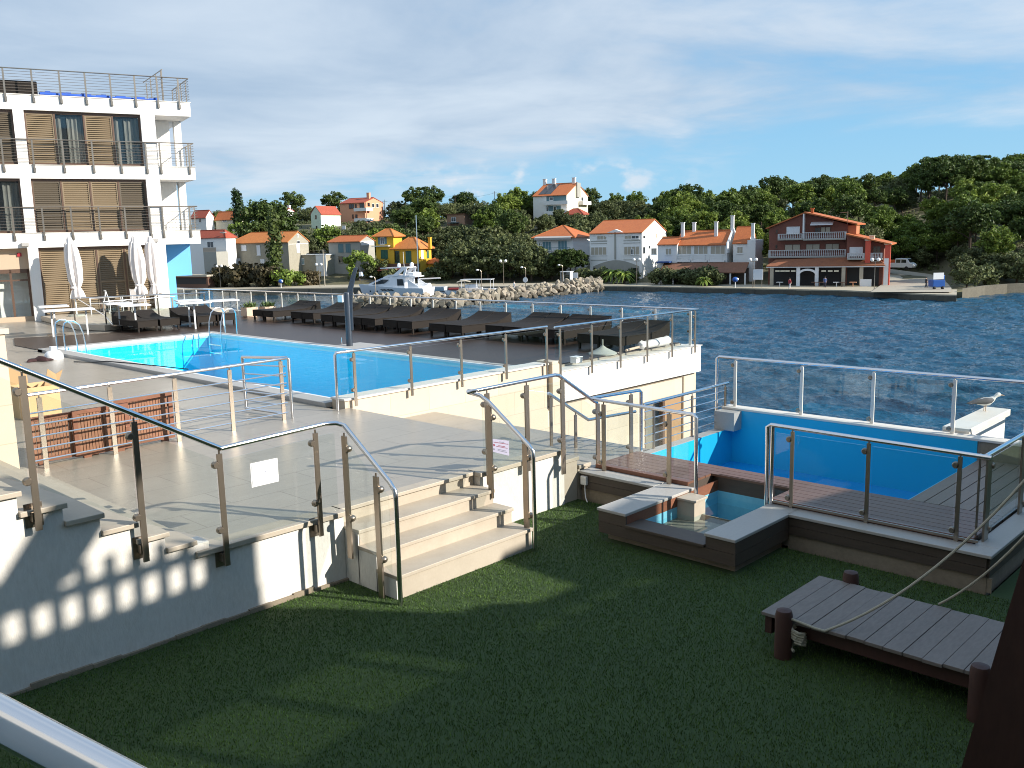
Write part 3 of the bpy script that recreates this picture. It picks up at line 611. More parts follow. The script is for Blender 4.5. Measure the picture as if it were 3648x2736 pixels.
railing('bar_railing', 'five bar steel railing on the terrace in front of the brown slatted panels', (5.8, YB, T),
  rails=[[(3.86, YB, 1.735), (7.6, YB + .19, 1.745)], [(7.6, YB + .19, 1.745), (7.86, YB + .21, 1.75), (7.9, YB + .22, 1.73), (7.9, YB + .22, T)], [(7.86, YB + .21, 1.75), (7.73, 13.76, 1.69)], [(7.73, 13.76, 1.69), (7.74, 13.76, T + .06), (7.88, 12.75, T + .06)]],
  posts=[(4.055, 12.36, T, 1.725, .06), (4.97, 12.41, T, 1.73, .06), (5.91, 12.46, T, 1.72, .06), (6.80, 12.51, T, 1.73, .06), (7.73, 12.59, T, 1.745, .06)],
  bars=[[(3.9, YB - .06, T + .12 + k * .155), (7.8, YB + .17, T + .12 + k * .158)] for k in range(6)][:5] + [[(7.87, 12.7, T + .2 + k * .16), (7.74, 13.72, T + .2 + k * .15)] for k in range(5)], boss=False, fine=False)
for k, (x, y) in enumerate(((4.055, 12.36), (4.97, 12.41), (5.91, 12.46), (6.80, 12.51), (7.73, 12.59))):
    pass

# notices on the glass
sg = empty('notice', (7.8, Y7 - .02, 1.0), 'lilac notice with dark red lines of text on the landing glass', 'sign')
sc = .987
SX0, SX1 = 7.555, 7.835
def sgp(u, v): return (SX0 + (SX1 - SX0) * u, Y7 - .004, 1.172 - .075 * u * 1.0 - v * (.16 + .03 * u) )
MB().prism([sgp(0, 0), sgp(1, 0), sgp(1, 1), sgp(0, 1)], (0, -.004, 0)).build('sheet', M['signpaper'], sg)
def textline(u0, u1, v, h, m, n):
    mb = MB(); u = u0; r = random.Random(int(v * 1000) + 3)
    while u < u1:
        w_ = .018 + r.random() * .05; w_ = min(w_, u1 - u)
        p = [sgp(u, v), sgp(u + w_, v), sgp(u + w_, v + h), sgp(u, v + h)]
        mb.prism([(a, b - .0045, c) for a, b, c in p], (0, -.001, 0)); u += w_ + .012
    mb.build(n, M[m], sg)
for (a, b, v, m_) in ((.40, .70, .14, 'inkgrey'), (.06, .96, .22, 'ink'), (.34, .76, .42, 'ink'), (.20, .90, .50, 'ink'), (.30, .82, .70, 'inkgrey'), (.30, .86, .79, 'inkgrey')): textline(a, b, v, .042, m_, 'text_line')
MB().prism([(a, b - .0045, c) for a, b, c in (sgp(.03, .40), sgp(.12, .38), sgp(.14, .52), sgp(.05, .56))], (0, -.001, 0)).build('symbol', M['ink'], sg)
MB().prism([(a, b - .0045, c) for a, b, c in (sgp(.03, .72), sgp(.12, .72), sgp(.12, .84), sgp(.03, .84))], (0, -.001, 0)).build('symbol', M['inkgrey'], sg)
pp = empty('paper_notice', (4.46, Y7 - .02, 1.4), 'pale blank looking paper sheet stuck on the glass left of the garden steps', 'paper')
MB().box(4.335, 4.61, Y7 - .010, Y7 - .006, 1.285, 1.50).build('sheet', M['paper'], pp)
MB().box(4.325, 4.62, Y7 - .006, Y7 - .004, 1.275, 1.51).build('plastic_sleeve', M['whiteplastic'], pp)
MB().box(4.45, 4.49, Y7 - .0115, Y7 - .010, 1.40, 1.405).build('text_line', M['inkgrey'], pp)

# ------------------------------------------------------------------ sun loungers
def lounger_proto():
    root = empty('sun_lounger', (0, 0, 0))
    Wd = .68
    top = [(0, .37), (1.0, .36), (1.25, .365), (1.45, .39), (1.62, .435), (1.80, .50), (1.97, .58)]
    body = MB(); prof = [(0, .15)] + [(0, .345), (1.0, .335), (1.36, .348)] + [(1.36, .15)]
    body.prism([(-Wd / 2 + .01, x, z) for x, z in prof], (Wd - .02, 0, 0)); body.build('skirt', M['wicker'], root)
    back = [(1.37, .15), (1.37, .35), (1.46, .365), (1.63, .41), (1.80, .475), (1.96, .55), (1.97, .30), (1.9, .15)]
    MB().prism([(-Wd / 2 + .012, x, z) for x, z in back], (Wd - .024, 0, 0)).build('back_skirt', M['wicker'], root)
    sb = MB(); n = len(top)
    sb.prism([(-Wd / 2, x, z) for x, z in top] + [(-Wd / 2, x, z - .022) for x, z in reversed(top)], (Wd, 0, 0)); sb.build('woven_top', M['wicker'], root, bevel=.008)
    for x in (-Wd / 2 + .045, Wd / 2 - .045):
        for y in (.05, 1.3): MB().box(x - .025, x + .025, y - .025, y + .025, 0, .16).build('leg', M['wicker'], root)
    return root
LP = lounger_proto(); first = True
def put_lounger(x, y, rz, label, group):
    global first
    o = LP if first else copy_tree(LP); first = False
    o.location = (x, y, T + .03); o.rotation_euler = (0, 0, rz); tag(o, label, 'sun lounger', group)
    return o
pairs = [(17.07, 28.05), (17.30, 25.95), (17.15, 23.95), (17.05, 22.30), (17.05, 20.55), (16.98, 18.35), (17.45, 16.55), (17.48, 15.10), (17.10, 12.98)]
where = ['beside the two clay planters', 'second from the planters', 'third from the planters', 'behind the shower column', 'in the middle of the row', 'left of the middle wooden table', 'right of the middle wooden table', 'behind the parasol base', 'by the white canvas roll']
for i, (x, y) in enumerate(pairs):
    for j in range(2):
        put_lounger(x, y + .34 + .70 * j, -PI / 2, 'dark wicker sun lounger, %s half of the pair %s' % (('near' if j == 0 else 'far'), where[i]), 'dark wicker loungers facing the pool')
for i, (x, y) in enumerate(((12.57, 28.72), (13.29, 28.68), (14.52, 28.60), (15.24, 28.58))):
    put_lounger(x + .34, y, 0, ['dark wicker lounger leftmost of the four beyond the pool end', 'dark wicker lounger second of the four beyond the pool end', 'dark wicker lounger third of the four beyond the pool end', 'dark wicker lounger partly behind the far chrome pool ladder'][i], 'dark wicker loungers beyond the pool end')

for i, (x, y, lab) in enumerate(((18.55, 17.62, 'low varnished wooden side table between loungers under the middle of the sea rail'), (18.75, 14.25, 'low varnished wooden side table between loungers near the parasol base'))):
    t = empty('side_table', (x, y, T + .03), lab, 'side table')
    MB().box(x - .38, x + .38, y - .38, y + .38, 1.07, 1.11).build('tabletop', M['tablewood'], t, bevel=.008)
    for a in (-.33, .33):
        for b in (-.33, .33): MB().box(x + a - .03, x + a + .03, y + b - .03, y + b + .03, T + .03, 1.07).build('leg', M['tablewood'], t)
u = empty('parasol_base', (16.70, 13.25, T + .02), 'cone shaped pale concrete parasol base standing on the dark deck', 'parasol base')
MB().lathe((16.70, 13.25, T + .02), [(.33, 0), (.33, .03), (.22, .08), (.10, .14), (.035, .19), (.03, .20)], 20).build('base', M['concrete'], u, smooth=True)
MB().tube([(16.70, 13.25, T + .2), (16.70, 13.25, T + .36)], .018, 8).build('sleeve', M['concrete'], u, smooth=True)
bg_ = empty('rolled_canvas', (18.3, 12.95, T + .02), 'white bundled canvas roll lying at the deck corner', 'canvas roll')
mb = MB(); n = 14
mb.loft([[(17.7 + t * 1.25, 12.95 + r * math.cos(a) * (1 + .1 * math.sin(3 * a + t * 9)), T + .13 + r * .8 * math.sin(a) * (1 + .12 * math.cos(4 * a + t * 7))) for a in [2 * PI * i / n for i in range(n)]] for t, r in ((0, .02), (.03, .09), (.12, .13), (.22, .09), (.3, .12), (.5, .13), (.7, .14), (.85, .13), (.95, .15), (1, .03))])
mb.build('roll', M['canvas'], bg_, smooth=True); MB().tube([(17.2, 12.95, T + .07), (17.8, 12.95, T + .1)], .03, 8).build('pole', M['clay'], bg_, smooth=True)
thing(MB().box(15.15, 15.35, 12.75, 12.92, T + .02, T + .15).box(15.1, 15.32, 12.7, 12.9, T + .15, T + .165), 'deck_box', M['whiteplastic'], 'small white box on the deck edge beside the railing', 'box')

# outdoor shower
sh = empty('shower_column', (14.25, 19.78, T), 'tall dark grey curved shower column at the pool edge', 'shower')
MB().tube([(14.25, 19.78, T), (14.25, 19.78, 2.14), (14.25, 19.78, 2.2)], [.085, .085, .07], 16).build('column', M['greypost'], sh, smooth=True)
mb = MB(); A_ = Vector((.69, -.72, 0)); B_ = Vector((.72, .69, 0))
mb.loft([[Vector((14.25, 19.78, 0)) + A_ * (ox + sx * w2) + B_ * sy * .05 + Vector((0, 0, z)) for sx, sy in ((-1, -1), (1, -1), (1, 1), (-1, 1))] for ox, w2, z in ((.05, .075, 1.2), (.055, .075, 1.9), (.10, .07, 2.3), (.19, .06, 2.6), (.27, .045, 2.84))])
mb.build('shower_arm', M['greypost'], sh, bevel=.012)
MB().tube([(14.52, 19.50, 2.72), (14.53, 19.50, 2.62)], [.05, .07], 10).build('shower_head', M['chrome'], sh, smooth=True)
MB().tube([(14.13, 19.95, T), (14.13, 19.95, 1.02)], .012, 8).build('tap_pipe', M['chrome'], sh, smooth=True)
MB().box(13.96, 14.9, 18.6, 20.2, T + .025, T + .035).build('tray', M['cope'], sh)
MB().box(14.10, 14.19, 19.80, 20.0, 1.95, 2.13).build('valve', M['whiteplastic'], sh, bevel=.01)

# chrome pool ladders
def ladder(x0, y0, x1, y1, inward, label):
    r = empty('pool_ladder', (x0, y0, T), label, 'pool ladder'); d = Vector(inward)
    for x, y in ((x0, y0), (x1, y1)):
        p = Vector((x, y, 0)); pts = [p + Vector((0, 0, T))]
        for (a, z) in ((0, 1.45), (.04, 1.57), (.14, 1.63), (.28, 1.62), (.42, 1.50), (.50, 1.25), (.53, .95), (.54, .2)): pts.append(p + d * a + Vector((0, 0, z)))
        MB().tube(pts, .018, 8).build('rail', M['chrome'], r, smooth=True)
    for z in (.55, .30):
        a = Vector((x0, y0, z)) + d * .54; b = Vector((x1, y1, z)) + d * .54; MB().tube([a, b], .03, 6).build('rung', M['chrome'], r, smooth=True)
ladder(9.05, 25.80, 9.05, 25.22, (1, 0, 0), 'chrome pool ladder at the near left corner of the pool')
ladder(13.86, 25.55, 13.86, 24.85, (-1, 0, 0), 'chrome pool ladder on the far pool edge by the loungers')
lift = empty('pool_pump', (8.45, 24.3, T), 'small white round pump unit standing on the terrace by the pool corner', 'pump')
MB().lathe((8.45, 24.35, T), [(.22, 0), (.22, .12), (.16, .2), (.08, .22)], 14).build('base', M['whiteplastic'], lift, smooth=True)
MB().tube([(8.45, 24.35, T + .2), (8.45, 24.35, T + .32)], .09, 10).build('filter_cap', M['whiteplastic'], lift, smooth=True)
rg = MB(); rings = []
for t in range(9):
    tt = t / 8; r_ = .02 + .15 * math.sin(PI * tt) * (.7 + .3 * math.sin(tt * 14)); rings.append([(7.75 + tt * .62, 24.2 + .1 * math.sin(tt * 6) + r_ * 1.3 * math.cos(a), T + .01 + max(0, r_ * .8 * math.sin(a))) for a in [2 * PI * k / 10 for k in range(10)]])
thing(rg.loft(rings), 'cloth_heap', M['rag'], 'crumpled dark maroon cloth heap on the terrace near the pool corner', 'cloth', smooth=True)
hs = MB().tube([(8.5, 23.2, T + .015), (8.72, 22.6, T + .02), (8.8, 22.0, .85), (9.0, 21.0, .855), (9.15, 20.2, .85), (9.5, 19.3, .80)], .012, 6)
thing(hs, 'hose', M['black'], 'thin dark hose lying across the near pool coping', 'hose', smooth=True)

# slatted panels behind the bar railing
def panel(x0, x1, yb, lab, dx=0, zt=1.43):
    r = empty('slatted_panel', ((x0 + x1) / 2, yb, T), lab, 'slatted panel', 'slatted panels behind the bar railing')
    fm = MB().box(x0, x1, yb, yb + .05, T + .03, T + .09).box(x0, x1, yb, yb + .05, zt - .05, zt).box(x0, x0 + .06, yb, yb + .05, T + .09, zt - .05).box(x1 - .06, x1, yb, yb + .05, T + .09, zt - .05)
    fm.build('frame', M['redwood'], r)
    sl_ = MB(); n = int((x1 - x0 - .12) / .042)
    for k in range(n):
        a = x0 + .06 + k * .042; sl_.box(a + .004, a + .038, yb + .012, yb + .03, T + .09, zt - .05)
    sl_.build('slats', M['slat'], r)
    for z in (T + .22, T + .37, T + .5): MB().box(x0 + .06, x1 - .06, yb + .031, yb + .045, z, z + .03).build('batten', M['darkwood'], r)
    for q in (x0 + .1, x1 - .2): MB().box(q, q + .1, yb, yb + .05, T, T + .03).build('foot', M['redwood'], r)
panel(3.95, 4.92, 12.60, 'red brown slatted wooden panel nearest the cream stone block, behind the bars', zt=1.40)
panel(4.50, 5.25, 12.53, 'red brown slatted wooden panel in the middle of the three, behind the bars', zt=1.42)
panel(5.10, 5.95, 12.66, 'red brown slatted wooden panel nearest the pool, behind the bars', zt=1.46)
bx_ = empty('cardboard_box', (5.35, 16.5, T), 'open brown cardboard box with two raised flaps on the terrace', 'cardboard box')
mb = MB().box(5.02, 5.62, 16.1, 16.12, T, 1.29).box(5.02, 5.62, 16.7, 16.72, T, 1.29).box(5.02, 5.04, 16.12, 16.7, T, 1.29).box(5.60, 5.62, 16.12, 16.7, T, 1.29).box(5.04, 5.6, 16.12, 16.7, T, T + .02)
mb.build('carton', M['card'], bx_)
MB().prism([(5.05, 16.72, 1.29), (5.34, 16.72, 1.29), (5.36, 16.80, 1.50), (5.28, 16.81, 1.62), (5.2, 16.78, 1.53), (5.08, 16.8, 1.60)], (0, .01, 0)).build('flap', M['cardin'], bx_)
MB().prism([(5.40, 16.14, 1.29), (5.62, 16.14, 1.29), (5.74, 16.2, 1.52), (5.62, 16.2, 1.46), (5.50, 16.2, 1.56)], (0, .01, 0)).build('flap', M['cardin'], bx_)

# planters
for i, (x, y, lab) in enumerate(((17.8, 30.9, 'clay box planter with a low green plant, left one by the sea rail'), (18.4, 30.6, 'clay box planter with a low green plant, right one by the sea rail'))):
    p = empty('planter', (x, y, T), lab, 'planter')
    MB().prism([(x - .24, y - .22, T + .06), (x + .24, y - .22, T + .06), (x + .24, y + .22, T + .06), (x - .24, y + .22, T + .06)], (0, 0, .32)).build('box', M['clay'], p, bevel=.01)
    MB().box(x - .2, x + .2, y - .18, y + .18, T, T + .06).build('foot', M['clay'], p)
    lf = MB(); r = random.Random(i)
    for k in range(160):
        a = r.random() * 2 * PI; e = r.random() * 1.1; l = .12 + r.random() * .16; ox, oy = r.gauss(0, .1), r.gauss(0, .09)
        d = Vector((math.cos(a) * math.cos(e), math.sin(a) * math.cos(e), math.sin(e))); s_ = d.cross(Vector((0, 0, 1))).normalized() * .022
        b = Vector((x + ox, y + oy, T + .38)); lf.add([b - s_ * .5, b + s_ * .5, b + d * l * .6 + s_, b + d * l, b + d * l * .6 - s_], [(0, 1, 2, 3, 4)])
    lf.build('plant', M['plant'], p)
# ------------------------------------------------------------------ hotel
HP0, HD, HA = Vector((12.31, 37.26, 0)), Vector((.9648, -.263, 0)), Vector((.263, .9648, 0))
def hp(u, w, z): return HP0 + HD * u + HA * w + Vector((0, 0, z))
hotel = empty('hotel', hp(2.5, 3, T), 'white three storey hotel block with bronze louvre windows and roof terrace', 'hotel')
def hb(mb, u0, u1, w0, w1, z0, z1): return mb.obox(hp(u0, w0, z0), HD * (u1 - u0), HA * (w1 - w0), (0, 0, z1 - z0))
wl = MB()
for (u0, u1) in ((.08, .44), (4.5, 5.03), (-4.4, -4.0)): hb(wl, u0, u1, 0, .6, T - .02, 8.57)
for (u0, u1) in ((-8, -4.4), ): hb(wl, u0, u1, 0, .6, T, 8.57)
hb(wl, -8, 5.02, 1.0, 11, T, 8.56); hb(wl, 5.02, 5.95, 1.6, 6, 4.1, 6.08); hb(wl, 6.05, 6.33, 1.62, 1.9, 4.1, 6.08); hb(wl, 5.02, 5.85, 1.6, 6, 6.62, 8.56)
hb(wl, 6.05, 6.33, 1.62, 1.9, 6.62, 8.56)
wl.build('wall', M['hotel'], hotel)
for z0, z1, lip in ((3.53, 4.07, 4.09), (6.09, 6.58, 6.6), (8.57, 9.10, 9.13)):
    s_ = MB(); hb(s_, -8, 6.42, -.004, 6.2, z0, z1); s_.build('floor_slab', M['hotel'], hotel)
    s_ = MB(); hb(s_, -8, 6.45, -.03, 6.2, z1, lip); s_.build('drip_edge', M['whitestone'], hotel)
bw = MB(); hb(bw, 5.032, 6.3, 1.58, 1.75, 2.2, 3.525); hb(bw, 5.032, 5.62, 1.58, 1.75, T, 2.2); bw.build('blue_wall', M['bluewall'], hotel)
def louvre(parent, u0, u1, z0, z1, w, m, mid=True, pitch=.075):
    fm = MB(); hb(fm, u0, u0 + .05, w, w + .05, z0, z1); hb(fm, u1 - .05, u1, w, w + .05, z0, z1); hb(fm, u0 + .05, u1 - .05, w, w + .05, z0, z0 + .05); hb(fm, u0 + .05, u1 - .05, w, w + .05, z1 - .05, z1)
    if mid: hb(fm, u0 + .05, u1 - .05, w + .002, w + .05, (z0 + z1) / 2 - .03, (z0 + z1) / 2 + .03)
    z = z0 + .055
    while z < z1 - .08:
        if not (mid and abs(z + .03 - (z0 + z1) / 2) < .06):
            p = [hp(u0 + .05, w + .005, z), hp(u0 + .05, w + .012, z - .004), hp(u0 + .05, w + .05, z + .045), hp(u0 + .05, w + .043, z + .05)]
            fm.prism(p, HD * (u1 - u0 - .1))
        z += pitch
    bk = hb(fm, u0 + .05, u1 - .05, w + .055, w + .06, z0 + .05, z1 - .05)
    return fm.build('louvre', m, parent)
def window(u0, u1, z0, z1, kinds, w=.14):
    f = MB(); hb(f, u0, u1, w, w + .1, z1 - .09, z1); hb(f, u0, u1, w, w + .1, z0, z0 + .06); n = len(kinds); d = (u1 - u0) / n
    for i in range(n + 1):
        a = min(max(u0 + i * d - .03, u0), u1 - .06); hb(f, a, a + .06, w, w + .1, z0 + .06, z1 - .09)
    fr_ = f.build('window', M['winframe'], hotel)
    for i, k in enumerate(kinds):
        a, b = u0 + i * d + .03, u0 + (i + 1) * d - .03
        if k in 'ld': louvre(fr_, a, b, z0 + .06, z1 - .09, w + .02, M['louvre'] if k == 'l' else M['louvredark'])
        else:
            g = MB(); hb(g, a, b, w + .07, w + .08, z0 + .06, z1 - .09); g.build('pane', M['darkglass'] if False else M['glass'], fr_)
            c = MB(); pts = []
            for j in range(25):
                t = j / 24; pts.append(hp(a + (b - a) * t, w + .22 + .03 * math.sin(t * 40), z0 + .06))
            for j in range(24):
                if 4 < j < 10: continue
                c.quad(pts[j], pts[j + 1], pts[j + 1] + Vector((0, 0, z1 - z0 - .2)), pts[j] + Vector((0, 0, z1 - z0 - .2)))
            c.build('curtain', M['curtain'], fr_)
            bk = MB(); hb(bk, a, b, w + .4, w + .42, z0, z1); bk.build('dark_room', M['darkglass'], fr_)
window(.44, 4.5, 6.62, 8.565, 'lglg'); window(.44, 4.5, 4.11, 6.085, 'dlld'); window(.44, 4.5, .80, 3.525, 'llll', .2)
window(-4.0, .08, 6.62, 8.565, 'glgd'); window(-4.0, .08, 4.11, 6.085, 'dldg')
f = MB(); hb(f, -4.0, .08, .35, .5, 2.75, 3.525); hb(f, -4.0, .08, .35, .5, T, .95); f.build('wall', mat('beige lobby wall', (.50, .38, .27), .8), hotel)
f = MB(); hb(f, -.6, -.52, .36, .46, .95, 2.75); hb(f, .0, .08, .36, .46, .95, 2.75); hb(f, -4, .08, .36, .46, 2.6, 2.75); hb(f, -4, .08, .365, .455, 2.3, 2.36); f.build('window', M['winframe'], hotel)
f = MB(); hb(f, -4, 0, .42, .43, .95, 2.6); f.build('pane', M['glass'], hotel)
f = MB(); hb(f, -.27, -.12, .30, .34, 3.22, 3.36); f.build('alarm_box', mat('red plastic', (.35, .02, .03), .4), hotel)
for (u, z) in ((.02, 3.66), (4.62, 3.70)):
    f = MB(); hb(f, u - .13, u + .13, -.16, -.006, z - .07, z + .07); f.build('wall_lamp', M['cope'], hotel, bevel=.02)
def balcony(z0, zt, us, u1, name='balcony_railing', u0=-8, wide=True):
    r = MB(); r.tube([hp(u0, -.06, zt), hp(u1, -.06, zt)], .022, 8)
    if wide: r.tube([hp(u1, -.06, zt), hp(u1, 3.2, zt)], .022, 8)
    n = 8
    for k in range(n):
        z = z0 + .1 + (zt - z0 - .2) * k / (n - 1); r.tube([hp(u0, -.06, z), hp(u1, -.06, z)], .007, 5)
        if wide: r.tube([hp(u1, -.06, z), hp(u1, 3.2, z)], .007, 5)
    b = r.build(name, M['steel'], hotel, smooth=True)
    for u in us:
        p = MB(); hb(p, u - .03, u + .03, -.075, -.045, z0 - .28, zt - .02); hb(p, u - .05, u + .05, -.045, -.032, z0 - .30, z0 - .12); p.build('post', M['steel'], b)
    if wide:
        for w_ in (.5, 1.4, 2.3, 3.15):
            p = MB(); hb(p, u1 - .015, u1 + .015, w_ - .03, w_ + .03, z0 - .2, zt - .02); p.build('post', M['steel'], b)
balcony(6.6, 7.51, (-.4, .6, 1.62, 2.64, 3.64, 4.58, 5.1, 6.2), 6.40)
balcony(4.09, 5.03, (-.3, .7, 1.68, 2.66, 3.6, 4.52, 5.0, 6.05), 6.36)
balcony(9.13, 10.02, (-.1, .82, 1.74, 2.62, 3.5, 4.38, 5.2, 6.0), 6.40)
f = MB(); f.tube([hp(5.45, -.02, 10.32), hp(5.3, 3.4, 10.32)], .02, 8)
for w_ in (0, .12, 1.2, 2.4, 3.4): hb(f, 5.4, 5.44, w_, w_ + .03, 9.13, 10.32)
for k in range(7): f.tube([hp(5.45, 0, 9.25 + k * .15), hp(5.3, 3.4, 9.25 + k * .15)], .006, 5)
f.build('roof_gate', M['steel'], hotel)
f = MB(); hb(f, -3, 1.02, .5, 1.2, 9.14, 9.68); f.build('roof_bench', M['wicker'], hotel, bevel=.03)
f = MB(); hb(f, -3, -.32, .5, .62, 9.1, 10.95); f.build('roof_mast', mat('dark blue mast', (.03, .05, .14), .5), hotel)  # dark blue mast at the left end of the roof
mb = MB(); nn = 24
for j in range(nn):
    u0, u1 = 1.06 + 4.2 * j / nn, 1.06 + 4.2 * (j + 1) / nn
    hb(mb, u0, u1, .06, .55, 9.13, 9.26 + .03 * math.sin(j * 1.7) - .002 * j)
mb.build('tarpaulin', M['bluetarp'], hotel)

# raised cafe floor, tables, chairs, closed parasols
plp = [(11.9, 31.95), (12.28, 30.56), (16.4, 31.3), (18.6, 33.9), (17.2, 36.0), (12.6, 37.3)]
struct(MB().prism([(x, y, T + .02) for x, y in plp], (0, 0, .18)), 'platform', mat('cafe floor', (.56, .48, .38), .5, noise=(3, .3, (.47, .40, .31))))
ZP = T + .20
railing('bar_railing', 'steel handrail and glass along the raised cafe floor beyond the pool', (14, 32, ZP),
  rails=[[(12.2, 33.0, 1.78), (16.15, 31.0, 1.78)], [(12.3, 32.6, 1.76), (12.5, 31.0, 1.25), (12.5, 30.4, .95)]], posts=[(12.25, 32.95, ZP, 1.77), (14.1, 32.05, ZP, 1.77), (14.7, 31.75, ZP, 1.77), (16.1, 31.02, ZP, 1.77)],
  panes=[((12.3, 32.9), (14.05, 32.07), ZP + .1, ZP + .1, 1.68, 1.68), ((14.75, 31.7), (16.05, 31.05), ZP + .1, ZP + .1, 1.68, 1.68)], nrm=(.45, .89, 0), run=(.89, -.45, 0), boss=False, rr=.02)
railing('bar_railing', 'lower steel handrail with glass behind the four loungers beyond the pool', (13.8, 31, T),
  rails=[[(12.45, 30.9, 1.72), (15.0, 31.05, 1.72)]], posts=[(12.48, 30.9, T, 1.71), (13.3, 30.95, T, 1.71), (14.9, 31.05, T, 1.71)],
  panes=[((12.52, 30.9), (13.26, 30.95), T + .1, T + .1, 1.62, 1.62), ((13.34, 30.95), (14.86, 31.05), T + .1, T + .1, 1.62, 1.62)], boss=False, rr=.02)
def z2(x, y): return x * .41230, 750 + y * .41230
def table(c, zb, zt, lx, ly, lab, rz=-.266):
    t = empty('table', (c[0], c[1], zb), lab, 'table', rz=0)
    a = Vector((math.cos(rz), math.sin(rz), 0)); b = Vector((-a.y, a.x, 0)); o = Vector((c[0], c[1], 0))
    MB().obox(o - a * lx / 2 - b * ly / 2 + Vector((0, 0, zt - .04)), a * lx, b * ly, (0, 0, .04)).build('tabletop', M['tabletop'], t, bevel=.006)
    for s_ in (-1, 1):
        q = o + a * s_ * lx * .34 if lx > 1.1 else o
        MB().obox(q - a * .025 - b * .025 + Vector((0, 0, zb)), a * .05, b * .05, (0, 0, zt - .04 - zb)).build('leg', M['rail'] if False else M['tabletop'], t)
        MB().obox(q - a * .25 - b * .25 + Vector((0, 0, zb)), a * .5, b * .5, (0, 0, .02)).build('base', M['boss'], t)
        if lx <= 1.1: break
for (x, y, lx, ly, zt, lab) in ((590, 852, 1.45, .8, 1.62, 'long white table nearest the chrome pool ladder in front of the hotel'), (460, 822, .85, .8, 1.70, 'white table against the louvres left of the closed parasols'),
    (1020, 797, .8, .8, 1.70, 'white cafe table under the two closed parasols'), (1160, 812, .9, .8, 1.66, 'white cafe table just in front of the paired parasols'),
    (1625, 771, .8, .7, 1.70, 'white table beside the blue hotel wall, farther one'), (1672, 792, 1.0, .7, 1.66, 'white table beside the blue hotel wall, nearer one'), (1920, 771, .95, .8, 1.66, 'white table standing alone by the sea rail left of the planters')):
    c = at(*z2(x, y), zt); table(c, T if lx > 1.4 or x > 1500 or x < 500 else ZP, zt, lx, ly, lab)
def chair(c, zb, rz, lab):
    t = empty('chair', (c[0], c[1], zb), lab, 'chair', 'pale metal cafe chairs')
    a = Vector((math.cos(rz), math.sin(rz), 0)); b = Vector((-a.y, a.x, 0)); o = Vector((c[0], c[1], zb)); Zv = Vector((0, 0, 1))
    MB().obox(o - a * .23 - b * .22 + Zv * .42, a * .46, b * .46, Zv * .025).build('seat', M['mesh'], t)
    MB().prism([o - a * .23 + b * .22 + Zv * .46, o + a * .23 + b * .22 + Zv * .46, o + a * .21 + b * .33 + Zv * .88, o - a * .21 + b * .33 + Zv * .88], b * .02).build('backrest', M['mesh'], t)
    for s_ in (-1, 1):
        MB().tube([o + a * .24 * s_ - b * .22, o + a * .24 * s_ - b * .22 + Zv * .64, o + a * .24 * s_ + b * .27 + Zv * .64], .014, 6).build('armrest', M['tabletop'], t, smooth=True)
        MB().tube([o + a * .24 * s_ + b * .24, o + a * .24 * s_ + b * .24 + Zv * .42, o + a * .23 * s_ + b * .35 + Zv * .9], .014, 6).build('leg', M['tabletop'], t, smooth=True)
for (x, y, rz, lab) in ((845, 900, -1.9, 'grey mesh backed metal chair turned away beside the raised floor railing'), (1010, 890, 1.3, 'white armed chair beside the table under the parasols'), (1205, 880, -.3, 'pale metal chair right of the table under the parasols')):
    c = at(*z2(x, y), ZP); 
    if c.length > 40: c = c * .9
    chair(c, ZP, rz, lab)
def parasol(u, w_, ztop, lab, seed, lean=0.0):
    b = hp(u, w_, 0); t = empty('closed_parasol', (b.x, b.y, ZP), lab, 'parasol', 'closed white parasols by the hotel')
    MB().tube([(b.x, b.y, ZP + .05), (b.x, b.y, ztop - .05)], .028, 8).build('pole', M['tabletop'], t, smooth=True)
    MB().lathe((b.x, b.y, ZP), [(.3, 0), (.3, .05), (.06, .07)], 14).build('base', M['concrete'], t)
    r = random.Random(seed); rings = []; n = 48; ph = r.random() * 6
    for z, rad, fold in ((0, .012, 0), (.03, .07, .05), (.22, .12, .15), (.26, .17, .1), (.5, .20, .25), (.95, .235, .3), (1.3, .225, .3), (1.62, .21, .3), (1.82, .15, .25), (1.9, .115, .2), (2.02, .16, .3), (2.2, .2, .35), (2.28, .19, .4)):
        zz_ = ztop - z; rings.append([(b.x + lean * z + rad * (1 + fold * math.sin(8 * a + ph + z * .5) + .12 * math.sin(3 * a + z * 2)) * math.cos(a), b.y + rad * (1 + fold * math.sin(8 * a + ph + z * .5)) * math.sin(a), zz_ + .04 * math.sin(5 * a + ph) * (z > 2)) for a in [2 * PI * k / n for k in range(n)]])
    rings.reverse(); MB().loft(rings).build('canopy', M['canvas'], t, smooth=True)
    rings = []
    MB().lathe((b.x, b.y, ztop - 1.93), [(.118, 0), (.128, .03), (.128, .05), (.118, .08)], 16).build('tie_strap', M['canvas'], t)
parasol(1.42, -1.25, 3.92, 'closed white parasol standing alone in front of the left louvres', 1, .05)
parasol(3.72, -.95, 3.90, 'closed white parasol, left one of the close pair', 2, .03)
parasol(4.33, -.75, 3.88, 'closed white parasol, right one of the close pair by the white pillar', 3, .03)

